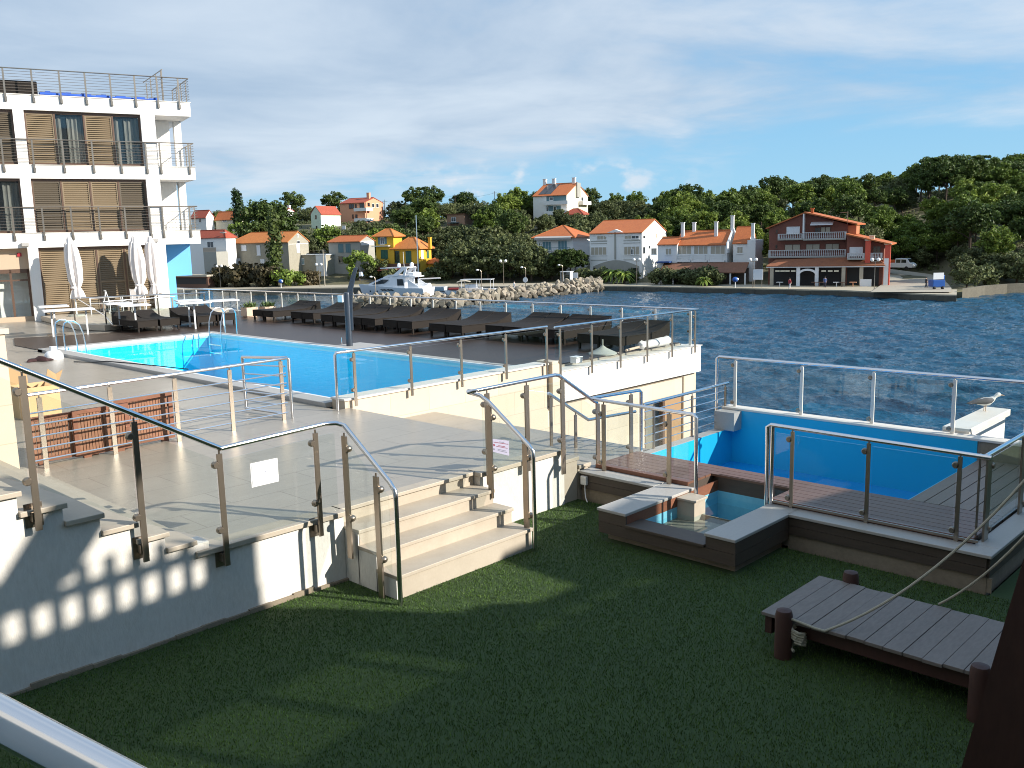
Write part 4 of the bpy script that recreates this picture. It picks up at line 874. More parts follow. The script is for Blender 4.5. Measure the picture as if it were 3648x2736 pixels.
# ------------------------------------------------------------------ rope bridge corner
br = empty('wooden_bridge', (7.4, 2.6, 0), 'low weathered plank bridge standing on the lawn with rope rails', 'bridge')
r = random.Random(5)
yb = 3.70
for k in range(16):
    wd_ = .146; y1 = yb - k * .15; dz = r.random() * .006; dx = r.random() * .02
    MB().box(6.84 - dx, 7.91 + dx, y1 - wd_, y1, .30 + dz, .33 + dz).build('plank', M['plankgrey'], br, bevel=.004)
MB().box(6.90, 6.98, 1.3, 3.66, .17, .298).box(7.76, 7.84, 1.3, 3.66, .17, .298).build('beam', M['logwood'], br)
MB().box(6.86, 7.9, 3.62, 3.68, .14, .297).build('end_beam', M['logwood'], br)
for (x, y) in ((6.79, 3.47), (7.98, 3.42), (6.80, 1.93)):
    MB().lathe((x, y, 0), [(.075, 0), (.072, .38), (.062, .42), (.02, .43)], 12).build('post', M['logwood'], br, smooth=True)
def ropepath(a, b, sag, n=18):
    a, b = Vector(a), Vector(b); return [a.lerp(b, i / n) - Vector((0, 0, sag * 4 * (i / n) * (1 - i / n))) for i in range(n + 1)]
def qq(s0, x0, y0): return None
def rope_end(x, y, D): r_ = ray(x, y); k_ = D / math.hypot(r_[0], r_[1]); return Vector((r_[0] * k_, r_[1] * k_, H + r_[2] * k_))
e1 = rope_end(3900, 1400, 8.2); e2 = rope_end(3900, 1600, 7.8)
thing(MB().tube([Vector((6.79, 3.40, .36)), Vector((6.80, 3.20, .335))] + ropepath((6.81, 3.12, .33), e1, .30), .011, 7), 'rope', M['rope'], 'pale rope rising from the nearest bridge post across the planks', 'rope', smooth=True)
thing(MB().tube(ropepath((7.95, 2.62, .335), e2, .16), .011, 7), 'rope', M['rope'], 'pale rope rising from the far edge of the plank bridge', 'rope', smooth=True)
kn = MB(); 
for k in range(5): 
    a0 = k * .75; kn.tube([(6.83 + .05 * math.cos(a0 + t * .9), 3.36 + .06 * math.sin(a0 + t * .9), .30 - k * .033 - t * .012) for t in range(8)], .013, 6)
thing(kn, 'rope_coil', M['rope'], 'loose pale rope end hanging beside the nearest bridge post', 'rope', smooth=True)
tb = MB().prism([(3.768, 1.38, -.02), (3.904, .886, 2.75), (4.4, .2, 2.8), (4.3, .55, -.02)], (.25, -.05, 0))
thing(tb, 'timber_hull', M['logwood'], 'dark red brown timber side leaning in at the lower right corner', 'timber')
thing(MB().tube([(5.9, .5, .0), (6.6, 1.55, .12), (7.9, 2.0, .16)], .03, 6), 'timber_pole', M['logwood'], 'thin dark pole lying on the ground by the coping corner', 'pole')

ship = empty('shade_hull', (7.5, -1.2, 0), 'unseen dark timber hull added right of the rope bridge to darken the lawn', 'light blocker')  # unseen hull, added to hold sky light off lawn and bridge
hl = MB(); hl.loft([[(x, -1.25 + s_ * w_, z_) for s_, z_ in ((-1, 2.9), (-.75, 0.0), (.75, 0.0), (1, 2.9))] for x, w_ in ((4.6, .35), (5.2, .9), (7, 1.1), (9.5, 1.1), (11, .9))]); hl.build('hull', M['logwood'], ship)

# steel handrail close to the photographer
a = Vector(ray(0, 2562)) ; b = Vector(ray(450, 2800)); a = a * (1.22 / math.hypot(a.x, a.y)); b = b * (1.06 / math.hypot(b.x, b.y)); O = Vector((0, 0, H))
p0 = O + a + (a - b) * 2.2; p1 = O + b + (b - a) * 1.0
hr = empty('near_handrail', p1, 'polished steel handrail close to the viewer at the lower left', 'handrail')
MB().tube([p0, p1], .026, 24).build('tube', M['rail'], hr, smooth=True)
MB().tube([p1 + (p0 - p1) * .02, p1 + (p0 - p1) * .02 - Vector((0, 0, 1.1))], .02, 10).build('post', M['steel'], hr, smooth=True)
MB().prism([p1 - Vector((0, 0, .12)), p0 - Vector((0, 0, .12)), p0 - Vector((0, 0, .9)), p1 - Vector((0, 0, .9))], (.008, 0.004, 0)).build('glass_panel', M['glass'], hr)

# unseen wing added to shade the garden (stands right of and behind the viewpoint)
wing = empty('shade_wing', (5, -5, 0), 'unseen white wing with a pierced parapet, added to shade the garden', 'building')
MB().box(-12, 6.0, -3.2, -3, 0, 5.95).box(6.0, 9.15, -3.2, -3, 0, 4.15).box(6.0, 9.15, -3.2, -3, 4.98, 5.95).box(9.15, 9.68, -3.2, -3, 0, 5.95).build('wall', M['wallplaster'], wing)
MB().box(9.68, 13.25, -3.2, -3, 0, 4.12).box(9.68, 9.90, -3.2, -3, 4.12, 4.58).box(11.70, 13.25, -3.2, -3, 4.12, 4.58).build('shade_wall', M['wallplaster'], wing)
pr = [(9.68, 4.58), (9.68, 5.75), (9.86, 5.45), (10.02, 5.05), (10.13, 4.87), (10.4, 4.85), (10.6, 4.66), (11.2, 4.65), (11.5, 5.0), (11.8, 5.3), (13.25, 5.38), (13.25, 4.58)]  # outline traced back from the shadow edges on lawn and spa
MB().prism([(x, -3, z) for x, z in pr], (0, -.2, 0)).build('gable', M['wallplaster'], wing); MB().prism([(x, -3, z) for x, z in ((13.25, 0), (13.25, 4.56), (17.5, 3.9), (17.5, 0))], (0, -2.5, 0)).build('shade_slope', M['wallplaster'], wing)
for x0, x1, z0, z1, ms in ((6.0, 9.15, 4.15, 4.98, (7.0, 7.9, 8.75)), (9.9, 11.7, 4.12, 4.58, (10.30, 10.75, 11.20))):  # added windows: dim sun through them imitates reflected streaks on the lawn
    f = MB()
    for m_ in ms: f.box(m_, m_ + .11, -3.12, -3.04, z0, z1)
    f = f.build('window', M['winframe'], wing); MB().quad((x0, -3.1, z0), (x1, -3.1, z0), (x1, -3.1, z1), (x0, -3.1, z1)).build('pane', M['tinted'], f)
pp_ = MB(); x = 6.6
pp_.box(-12, 9.66, -3.06, -3.0, 5.952, 6.13).box(6.6, 9.66, -3.06, -3.0, 6.37, 6.475)
while x < 9.0: pp_.box(x, x + .09, -3.06, -3.0, 6.13, 6.37).box(x, x + .09, -3.06, -3.0, 6.475, 6.64); x += .231
pp_.box(9.12, 9.66, -3.06, -3.0, 6.13, 6.37).box(-12, 6.6, -3.06, -3, 6.13, 7.2); pp_.build('parapet', M['wallplaster'], wing)
MB().prism([(7.25, -3.05, 6.455), (8.0, -3.05, 6.60), (9.0, -3.05, 7.82), (8.4, -3.05, 7.95)], (0, -.12, 0)).build('stay', M['wallplaster'], wing)  # slanted slab added to cast the diagonal shade band on the garden wall

MB().box(-14, 7.0, -14, -7.6, 0, 13).build('sky_screen', M['wallplaster'], wing)  # unseen block added to cut sky light over the garden
mblk = empty('sky_blocker', (-8, 2, 0), 'unseen white hotel block added behind the viewpoint to cut the sky light', 'hotel')  # added out of view to deepen the garden shade
MB().box(-16, -2.6, -6.9, 10, -1, 14).build('wall', M['wallplaster'], mblk)
MB().box(-2.6, .25, -2.9, .30, -1, 1.95).build('terrace', M['step'], mblk)
# turf blades
nb = 290000; g_ = np.random.default_rng(3)
bx_, by_ = g_.uniform(1.2, 9.28, nb), g_.uniform(.2, 7.98, nb)
ok = ~((bx_ > 5.40) & (bx_ < 7.44) & (by_ > 6.94)) & ~((bx_ > 8.16) & (by_ > 4.74) & (by_ < 6.54)) & (by_ < 7.79) & (np.hypot(bx_, by_) > 2.6); bx_, by_ = bx_[ok], by_[ok]; nb = len(bx_)
an = g_.uniform(0, 2 * PI, nb); hh = g_.uniform(.010, .027, nb); le = g_.normal(0, .55, nb) * hh; la = g_.uniform(0, 2 * PI, nb); wv = g_.uniform(.0022, .0042, nb)
V_ = np.empty((nb, 3, 3)); V_[:, 0] = np.stack([bx_ - np.cos(an) * wv, by_ - np.sin(an) * wv, np.zeros(nb)], 1); V_[:, 1] = np.stack([bx_ + np.cos(an) * wv, by_ + np.sin(an) * wv, np.zeros(nb)], 1); V_[:, 2] = np.stack([bx_ + le * np.cos(la), by_ + le * np.sin(la), hh], 1)
me = bpy.data.meshes.new('grass'); me.vertices.add(nb * 3); me.vertices.foreach_set('co', V_.ravel()); me.loops.add(nb * 3); me.loops.foreach_set('vertex_index', np.arange(nb * 3)); me.polygons.add(nb); me.polygons.foreach_set('loop_start', np.arange(0, nb * 3, 3)); me.update()
gm = mat('turf blades', (.066, .128, .022), .5, noise=[(.9, .6, (.092, .150, .030)), (5, .5, (.040, .082, .015))], island=.45, spec=.3); me.materials.append(gm)
go = bpy.data.objects.new('grass', me); COL.objects.link(go); tag(go, 'short green artificial turf covering the garden', 'grass', kind='stuff')
# ------------------------------------------------------------------ the bay and the far shore
fw_ = Vector((CF[0], CF[1], 0)).normalized(); rt_ = Vector((fw_.y, -fw_.x, 0))
E1 = (rt_ * .894 - fw_ * .447).normalized(); E2 = (rt_ * .447 + fw_ * .894).normalized()
SH = [(-600, 232), (400, 212), (640, 200), (1250, 184), (2200, 166), (2600, 155), (3000, 147.7), (3350, 138.5), (3420, 138), (3480, 147), (3700, 152), (4300, 150)]
def shore(px): return float(np.interp(px, [a for a, b in SH], [b for a, b in SH]))
def smooth(t): t = min(1, max(0, t)); return t * t * (3 - 2 * t)
CAP = ([-600, 700, 1400, 1850, 2150, 2330, 2520, 2700, 3000, 3200, 3500, 4300], [9, 9.5, 10, 9.8, 8.0, 6.8, 6.0, 7.5, 9.5, 11, 14, 14.5])
def ground(px, D):
    o = D - shore(px); cap = float(np.interp(px, *CAP)) + 6
    z = .165 * max(0, o - 11 - 42 * smooth((190 - abs(px - 3275)) / 90)) * (1 + .8 * smooth((190 - abs(px - 3275)) / 90))
    if z > cap * .75: z = cap * (1 - .25 * math.exp(-(z - cap * .75) / (cap * .25)))
    return -6.02 + z + .35 * math.sin(px * .011 + o * .09) * smooth((o - 14) / 20)
def P3(px, D, z=None):
    p = far(px, D); return Vector((p.x, p.y, ground(px, D) if z is None else z))
def pix(P):
    v = np.array([P[0], P[1], P[2] - H]); d = v @ CF; return 1824 + FPX * (v @ CR) / d, 1368 - FPX * (v @ CU) / d

gw = np.random.default_rng(12)
bear = np.linspace(-250, 3950, 860); dist_ = 13 * np.exp(np.linspace(0, math.log(175 / 13), 700))
rb = np.array([ray(x, 830) for x in bear]); rb = rb[:, :2] / np.hypot(rb[:, 0], rb[:, 1])[:, None]
SX = rb[:, None, 0] * dist_[None, :]; SY = rb[:, None, 1] * dist_[None, :]; SZ = np.zeros_like(SX)
wdir = math.atan2(fw_.y, fw_.x) + 2.6
for k in range(46):
    lam = .45 * (4.2 / .45) ** gw.random(); th = wdir + gw.normal(0, .55); am = .0165 * lam ** .80 * gw.uniform(.5, 1.3); kx, ky = 2 * PI / lam * math.cos(th), 2 * PI / lam * math.sin(th)
    ph = kx * SX + ky * SY + gw.random() * 6.28 + .8 * np.sin(.11 * SX + gw.random() * 6) + .8 * np.sin(.13 * SY + gw.random() * 6)
    fade = np.clip(lam / (dist_[None, :] * .006), 0, 1); SZ += am * fade * (1 - 1.35 * np.abs(np.sin(ph * .5)) if lam < 3 else np.sin(ph))
SZ -= SZ.mean(); SZ *= np.clip((172 - dist_[None, :]) / 20, 0, 1)
nbr, nd = SX.shape; me = bpy.data.meshes.new('sea'); co = np.stack([SX, SY, SZ + SEA], -1).reshape(-1, 3)
qi = np.arange(nbr * nd).reshape(nbr, nd); fq = np.stack([qi[:-1, :-1], qi[:-1, 1:], qi[1:, 1:], qi[1:, :-1]], -1).reshape(-1, 4)
me.vertices.add(len(co)); me.vertices.foreach_set('co', co.ravel()); me.loops.add(fq.size); me.loops.foreach_set('vertex_index', fq.ravel()); me.polygons.add(len(fq)); me.polygons.foreach_set('loop_start', np.arange(0, fq.size, 4)); me.polygons.foreach_set('use_smooth', np.ones(len(fq), bool)); me.update()
seao = bpy.data.objects.new('sea', me); COL.objects.link(seao); tag(seao, kind='structure')
sea = MB(); sea.quad((-3500, -3500, SEA - .45), (4500, -3500, SEA - .45), (4500, 4500, SEA - .45), (-3500, 4500, SEA - .45))
sm = bpy.data.materials.new('sea water'); sm.use_nodes = True; t = sm.node_tree; b_ = t.nodes['Principled BSDF']
b_.inputs['Base Color'].default_value = (.006, .040, .085, 1); b_.inputs['Roughness'].default_value = .08; b_.inputs['IOR'].default_value = 1.33; b_.inputs['Specular IOR Level'].default_value = .36
g = t.nodes.new('ShaderNodeNewGeometry')
def wave(sc, st, det, rot=0.6):
    mp = t.nodes.new('ShaderNodeMapping'); t.links.new(g.outputs['Position'], mp.inputs[0]); mp.inputs['Rotation'].default_value = (0, 0, rot); mp.inputs['Scale'].default_value = st
    n = t.nodes.new('ShaderNodeTexNoise'); n.inputs['Scale'].default_value = sc; n.inputs['Detail'].default_value = det; n.inputs['Roughness'].default_value = .55; n.inputs['Distortion'].default_value = .4
    t.links.new(mp.outputs[0], n.inputs['Vector']); return n.outputs['Fac']
w1, w2, w3 = wave(1.3, (1, .7, 1), 4), wave(4.5, (1, .7, 1), 3), wave(.035, (1, .5, 1), 4)
a1 = t.nodes.new('ShaderNodeMath'); a1.operation = 'MULTIPLY_ADD'; a1.inputs[1].default_value = .30; t.links.new(w2, a1.inputs[0]); t.links.new(w1, a1.inputs[2])
bm = t.nodes.new('ShaderNodeBump'); bm.inputs['Strength'].default_value = 1.0; bm.inputs['Distance'].default_value = .22; t.links.new(a1.outputs[0], bm.inputs['Height']); t.links.new(bm.outputs[0], b_.inputs['Normal'])
mx = t.nodes.new('ShaderNodeMix'); mx.data_type = 'RGBA'; mx.inputs[6].default_value = (.010, .042, .092, 1); mx.inputs[7].default_value = (.020, .085, .135, 1); t.links.new(w3, mx.inputs[0]); t.links.new(mx.outputs[2], b_.inputs['Base Color'])
me.materials.append(sm); struct(sea, 'sea_floor', sm)

# land
hill = MB(); pxs = list(range(-900, 4700, 50)); offs = [0, 5, 9, 12, 16, 22, 30, 40, 52, 66, 82, 100, 120, 145, 175, 220, 300, 450, 700]
vs = []
for p in pxs:
    for o in offs:
        D = shore(p) + o + 1.2; q = far(p, D); vs.append((q.x, q.y, ground(p, D) if o > 0 else -8))
n_ = len(offs); hill.add(vs, [(i * n_ + j, (i + 1) * n_ + j, (i + 1) * n_ + j + 1, i * n_ + j + 1) for i in range(len(pxs) - 1) for j in range(n_ - 1)])
struct(hill, 'hillside', mat('dry scrub ground', (.10, .095, .050), .95, noise=[(.25, .6, (.17, .135, .080)), (1.5, .5, (.055, .070, .028))], bump=(1.5, .4, .3)), smooth=True)
qs = [(a, b) for a, b in SH if -600 <= a <= 3420]
quay = MB()
top = [far(a, b) for a, b in qs]; bk = [far(a, b + 11) for a, b in qs]
quay.prism([(p.x, p.y, -8) for p in top] + [(p.x, p.y, -8) for p in reversed(bk)], (0, 0, 2.02))
struct(quay, 'quay', mat('harbour concrete', (.42, .37, .28), .85, noise=[(.5, .4, (.33, .29, .21)), (4, .3, (.48, .43, .34))]))
fc = MB(); off_ = -E2 * .08
for p, q in zip(top[:-1], top[1:]):
    p, q = Vector((p.x, p.y, 0)) + off_, Vector((q.x, q.y, 0)) + off_; m_ = 8
    for k in range(m_):
        a_, b_2 = p.lerp(q, k / m_), p.lerp(q, (k + 1) / m_ - .002); zt_ = -6.14 - .05 * rng.random(); fc.prism([(a_.x, a_.y, -8), (b_2.x, b_2.y, -8), (b_2.x, b_2.y, zt_), (a_.x, a_.y, zt_)], -E2 * (.05 + .1 * rng.random()))
struct(fc, 'quay_face', mat('wet quay stone', (.075, .072, .058), .8, noise=[(1.2, .6, (.13, .12, .09)), (5, .4, (.045, .045, .040))]))
road = MB()
rv = []; rl = [(141, 3110, 3400), (150, 3130, 3400), (160, 3150, 3385), (172, 3165, 3365), (184, 3160, 3345), (192, 3150, 3320)]
for D, a, c in rl: rv += [(*far(a, D), max(ground(a, D), -6.02) + .18), (*far(c, D), max(ground(c, D), -6.02) + .18)]
road.add(rv, [(2 * i, 2 * i + 1, 2 * i + 3, 2 * i + 2) for i in range(len(rl) - 1)])
struct(road, 'road', mat('pale dusty road', (.40, .36, .29), .9, noise=(1, .4, (.32, .28, .22))))

# ---- leaves
def leafmesh(name, clumps, per, size, seed, m, squash=.8, lay=.5):
    "clumps [(x,y,z,r)]: leaf tufts over each clump's surface and inside it"
    g_ = np.random.default_rng(seed); c = np.array(clumps); k = len(c)
    idx = np.repeat(np.arange(k), per); n = len(idx)
    d = g_.normal(size=(n, 3)); d /= np.linalg.norm(d, axis=1)[:, None]; rr = g_.uniform(.55, 1.08, n)
    pos = c[idx, :3] + d * (c[idx, 3] * rr)[:, None] * np.array([1, 1, squash])
    nr = d + g_.normal(size=(n, 3)) * lay; nr /= np.linalg.norm(nr, axis=1)[:, None]
    t = np.cross(nr, g_.normal(size=(n, 3))); t /= np.linalg.norm(t, axis=1)[:, None]; b = np.cross(nr, t)
    s_ = size * g_.uniform(.6, 1.35, n); s1 = s_ * g_.uniform(.45, .8, n)
    V_ = np.stack([pos - t * s_[:, None], pos - b * s1[:, None], pos + t * s_[:, None], pos + b * s1[:, None]], 1).reshape(-1, 3)
    me = bpy.data.meshes.new(name); me.vertices.add(4 * n); me.vertices.foreach_set('co', V_.ravel()); me.loops.add(4 * n); me.loops.foreach_set('vertex_index', np.arange(4 * n))
    me.polygons.add(n); me.polygons.foreach_set('loop_start', np.arange(0, 4 * n, 4)); me.update(); me.materials.append(m); return me
def scatter(n, rx, rz, z0, rc, seed, top=0.0):
    r = random.Random(seed); out = []
    while len(out) < n:
        x, y, z = r.uniform(-1, 1), r.uniform(-1, 1), r.uniform(-1, 1); q = x * x + y * y + z * z
        if q > 1 or q < .25: continue
        if top and z < -top: continue
        out.append((x * rx, y * rx, z0 + z * rz, rc * r.uniform(.65, 1.3)))
    return out
LM = {'pine': leafmat('pine needles', (.165, .225, .038), (.085, .125, .022), .45, .3), 'dark': leafmat('dark pine needles', (.085, .125, .030), (.048, .078, .019), .45, .2),
      'olive': leafmat('olive leaves', (.125, .145, .060), (.075, .095, .034), .45, .28), 'broad': leafmat('fig leaves', (.200, .270, .050), (.100, .155, .026), .45, .15),
      'dry': leafmat('dry bush', (.105, .080, .042), (.060, .062, .028), .45, .2), 'cypress': leafmat('cypress scales', (.030, .055, .018), (.018, .036, .012), .4, .1), 'ivy': leafmat('climbing shrub', (.105, .135, .036), (.060, .085, .022), .4, .1)}
bark = mat('bark', (.085, .060, .042), .9, noise=(3, .5, (.05, .036, .026)))
def trunkmesh(h, r0, seed, branches=5, spread=1.5):
    r = random.Random(seed); mb = MB(); mb.tube([(0, 0, -.4), (.08 * r.uniform(-1, 1), .05, h * .5), (r.uniform(-.2, .2), r.uniform(-.2, .2), h)], [r0, r0 * .8, r0 * .45], 7)
    for k in range(branches):
        a = r.random() * 6.28; z = h * r.uniform(.5, .95); l = spread * r.uniform(.6, 1.2); mb.tube([(0, 0, z), (l * .5 * math.cos(a), l * .5 * math.sin(a), z + l * .35), (l * math.cos(a), l * math.sin(a), z + l * .55)], [r0 * .4, r0 * .28, r0 * .1], 5)
    return mb
PROTO = {}
def proto(key, kind, crown, trunk, name):
    root = empty(name, (0, 0, 0)); tr = trunk.build('trunk', bark, root, smooth=True)
    me = crown; o = bpy.data.objects.new('crown', me); COL.objects.link(o); o.parent = root; PROTO[key] = [root, name, False]
for s_ in range(3):
    proto('pine%d' % s_, 'pine', leafmesh('crown', scatter(64, 3.2, 2.3, 5.2, .62, 10 + s_, .85) + scatter(12, 1.6, 1.3, 5.3, 1.0, 40 + s_), 50, .23, 20 + s_, LM['pine'], .75, .8), trunkmesh(5.0, .2, s_, 6, 2.0), 'pine_tree')
    proto('dark%d' % s_, 'dark', leafmesh('crown', scatter(64, 3.5, 2.5, 5.9, .66, 60 + s_, .7) + scatter(12, 1.8, 1.4, 5.8, 1.1, 50 + s_), 50, .24, 70 + s_, LM['dark'], .65, .8), trunkmesh(5.8, .22, 5 + s_, 6, 2.2), 'pine_tree')
    proto('olive%d' % s_, 'olive', leafmesh('crown', scatter(58, 2.6, 1.9, 2.5, .52, 80 + s_, .9) + scatter(12, 1.4, 1.1, 2.4, .85, 30 + s_), 50, .18, 90 + s_, LM['olive'], .8, .8), trunkmesh(2.2, .18, 8 + s_, 5, 1.5), 'olive_tree')
proto('broad0', 'broad', leafmesh('crown', scatter(26, 2.8, 2.4, 3.4, .8, 101, .9), 46, .32, 102, LM['broad']), trunkmesh(2.6, .18, 21, 6, 2.0), 'fig_tree')
proto('bush0', 'dry', leafmesh('crown', scatter(18, 1.7, 1.2, 1.3, .75, 111), 55, .24, 112, LM['dry']), trunkmesh(.9, .08, 31, 5, 1.0), 'bush')
proto('bush1', 'broad', leafmesh('crown', scatter(18, 1.7, 1.2, 1.3, .75, 113), 55, .24, 114, LM['broad']), trunkmesh(.9, .08, 32, 5, 1.0), 'bush')
proto('bush2', 'olive', leafmesh('crown', scatter(18, 1.8, 1.1, 1.2, .75, 115), 55, .24, 116, LM['olive']), trunkmesh(.9, .08, 33, 5, 1.0), 'bush')
def cyp(n, h, r0, seed):
    r = random.Random(seed); return [(r.gauss(0, .18) * r0, r.gauss(0, .18) * r0, .7 + (h - 1) * t / n, r0 * (.55 + .5 * math.sin(PI * min(1, .12 + .8 * t / n))) * r.uniform(.8, 1.15)) for t in range(n)]
proto('cypress0', 'cypress', leafmesh('crown', cyp(18, 11, 1.35, 5), 95, .30, 121, LM['cypress'], 1.0), trunkmesh(8, .2, 41, 0), 'cypress_tree')
proto('ivy0', 'ivy', leafmesh('crown', cyp(16, 11, 1.1, 8), 90, .28, 123, LM['ivy'], 1.0), trunkmesh(8, .2, 42, 0), 'tall_shrub')
pm = MB()
def palmcrown(seed, hz, nl, L_, m):
    r = random.Random(seed); mb = MB()
    for k in range(nl):
        a = r.random() * 6.28; e = r.uniform(-.1, 1.2); d = Vector((math.cos(a), math.sin(a), 0)); s_ = Vector((-d.y, d.x, 0)); pts = []
        for i in range(7):
            t = i / 6; pts.append(Vector((0, 0, hz)) + d * (L_ * t * math.cos(e * (1 - t * .3))) + Vector((0, 0, L_ * (math.sin(e) * t - .75 * t * t))))
        for i in range(6):
            w0 = .28 * math.sin(PI * (i / 6) ** .7 + .05); w1 = .28 * math.sin(PI * ((i + 1) / 6) ** .7 + .05) if i < 5 else 0.01
            mb.add([pts[i] + s_ * w0 - Vector((0, 0, .08)), pts[i], pts[i + 1], pts[i + 1] + s_ * w1 - Vector((0, 0, .08))], [(0, 1, 2, 3)]); mb.add([pts[i], pts[i] - s_ * w0 - Vector((0, 0, .08)), pts[i + 1] - s_ * w1 - Vector((0, 0, .08)), pts[i + 1]], [(0, 1, 2, 3)])
    return mb
rt0 = empty('palm_tree', (0, 0, 0)); trunkmesh(1.6, .22, 51, 0).build('trunk', bark, rt0, smooth=True); palmcrown(4, 1.6, 46, 2.3, None).build('crown', LM['broad'], rt0); PROTO['palm0'] = [rt0, 'palm_tree', False]
def plant(key, px, D, sc, label, cat='tree', group=None, z=None, sz=1.0):
    pr_, nm, used = PROTO[key]
    o = copy_tree(pr_) if used else pr_; PROTO[key][2] = True
    p = P3(px, D); o.location = (p.x, p.y, p.z if z is None else z); r = rng.random() * 6.28; o.rotation_euler = (0, 0, r); o.scale = (sc, sc, sc * sz * rng.uniform(.92, 1.08))
    tag(o, label, cat, group)
    if not group and 'group' in o.keys(): del o['group']
    return o

# ---- houses
HOUSES = []
def tilemat(nm, c, c2):
    m = mat(nm, c, .75, noise=[(.8, .5, c2), (3.5, .55, tuple(v * .55 for v in c))]); return m
ROOF = tilemat('orange roof tiles', (.52, .155, .045), (.42, .105, .035)); ROOFB = tilemat('bright orange tiles', (.62, .22, .055), (.52, .16, .045)); ROOFR = tilemat('red roof tiles', (.40, .085, .045), (.33, .065, .035)); ROOFD = tilemat('brown roof tiles', (.26, .12, .07), (.20, .085, .05))
HM = {'white': mat('house white', (.80, .79, .77), .8, noise=(.8, .25, (.72, .71, .69))), 'grey': mat('house grey render', (.36, .35, .31), .85, noise=(1, .4, (.28, .27, .24))), 'stone': mat('old stone wall', (.34, .31, .24), .9, noise=[(1.2, .5, (.24, .22, .17)), (5, .4, (.42, .39, .31))]),
      'cream': mat('house cream', (.68, .62, .48), .8, noise=(.6, .25, (.60, .54, .42))), 'yellow': mat('house yellow', (.72, .42, .035), .8, noise=(.7, .25, (.62, .35, .03))), 'peach': mat('house peach', (.70, .34, .20), .8, noise=(.7, .25, (.62, .29, .17))),
      'mint': mat('house mint', (.62, .72, .58), .8), 'red': mat('house red render', (.185, .066, .045), .8, noise=[(.6, .3, (.14, .050, .036)), (4, .4, (.23, .085, .058))]), 'rail': mat('white balusters with painted shade', (.50, .50, .50), .8), 'green': mat('green shutter', (.035, .12, .085), .6), 'blueg': mat('blue grey shutter', (.10, .19, .22), .6), 'tan': mat('tan blind', (.42, .37, .29), .7), 'sign': mat('white board', (.75, .76, .78), .5), 'wood': mat('brown shutters', (.12, .06, .04), .6), 'teal': mat('teal curtain', (.12, .25, .30), .7)}  # the baluster white is greyed: shade put into the colour
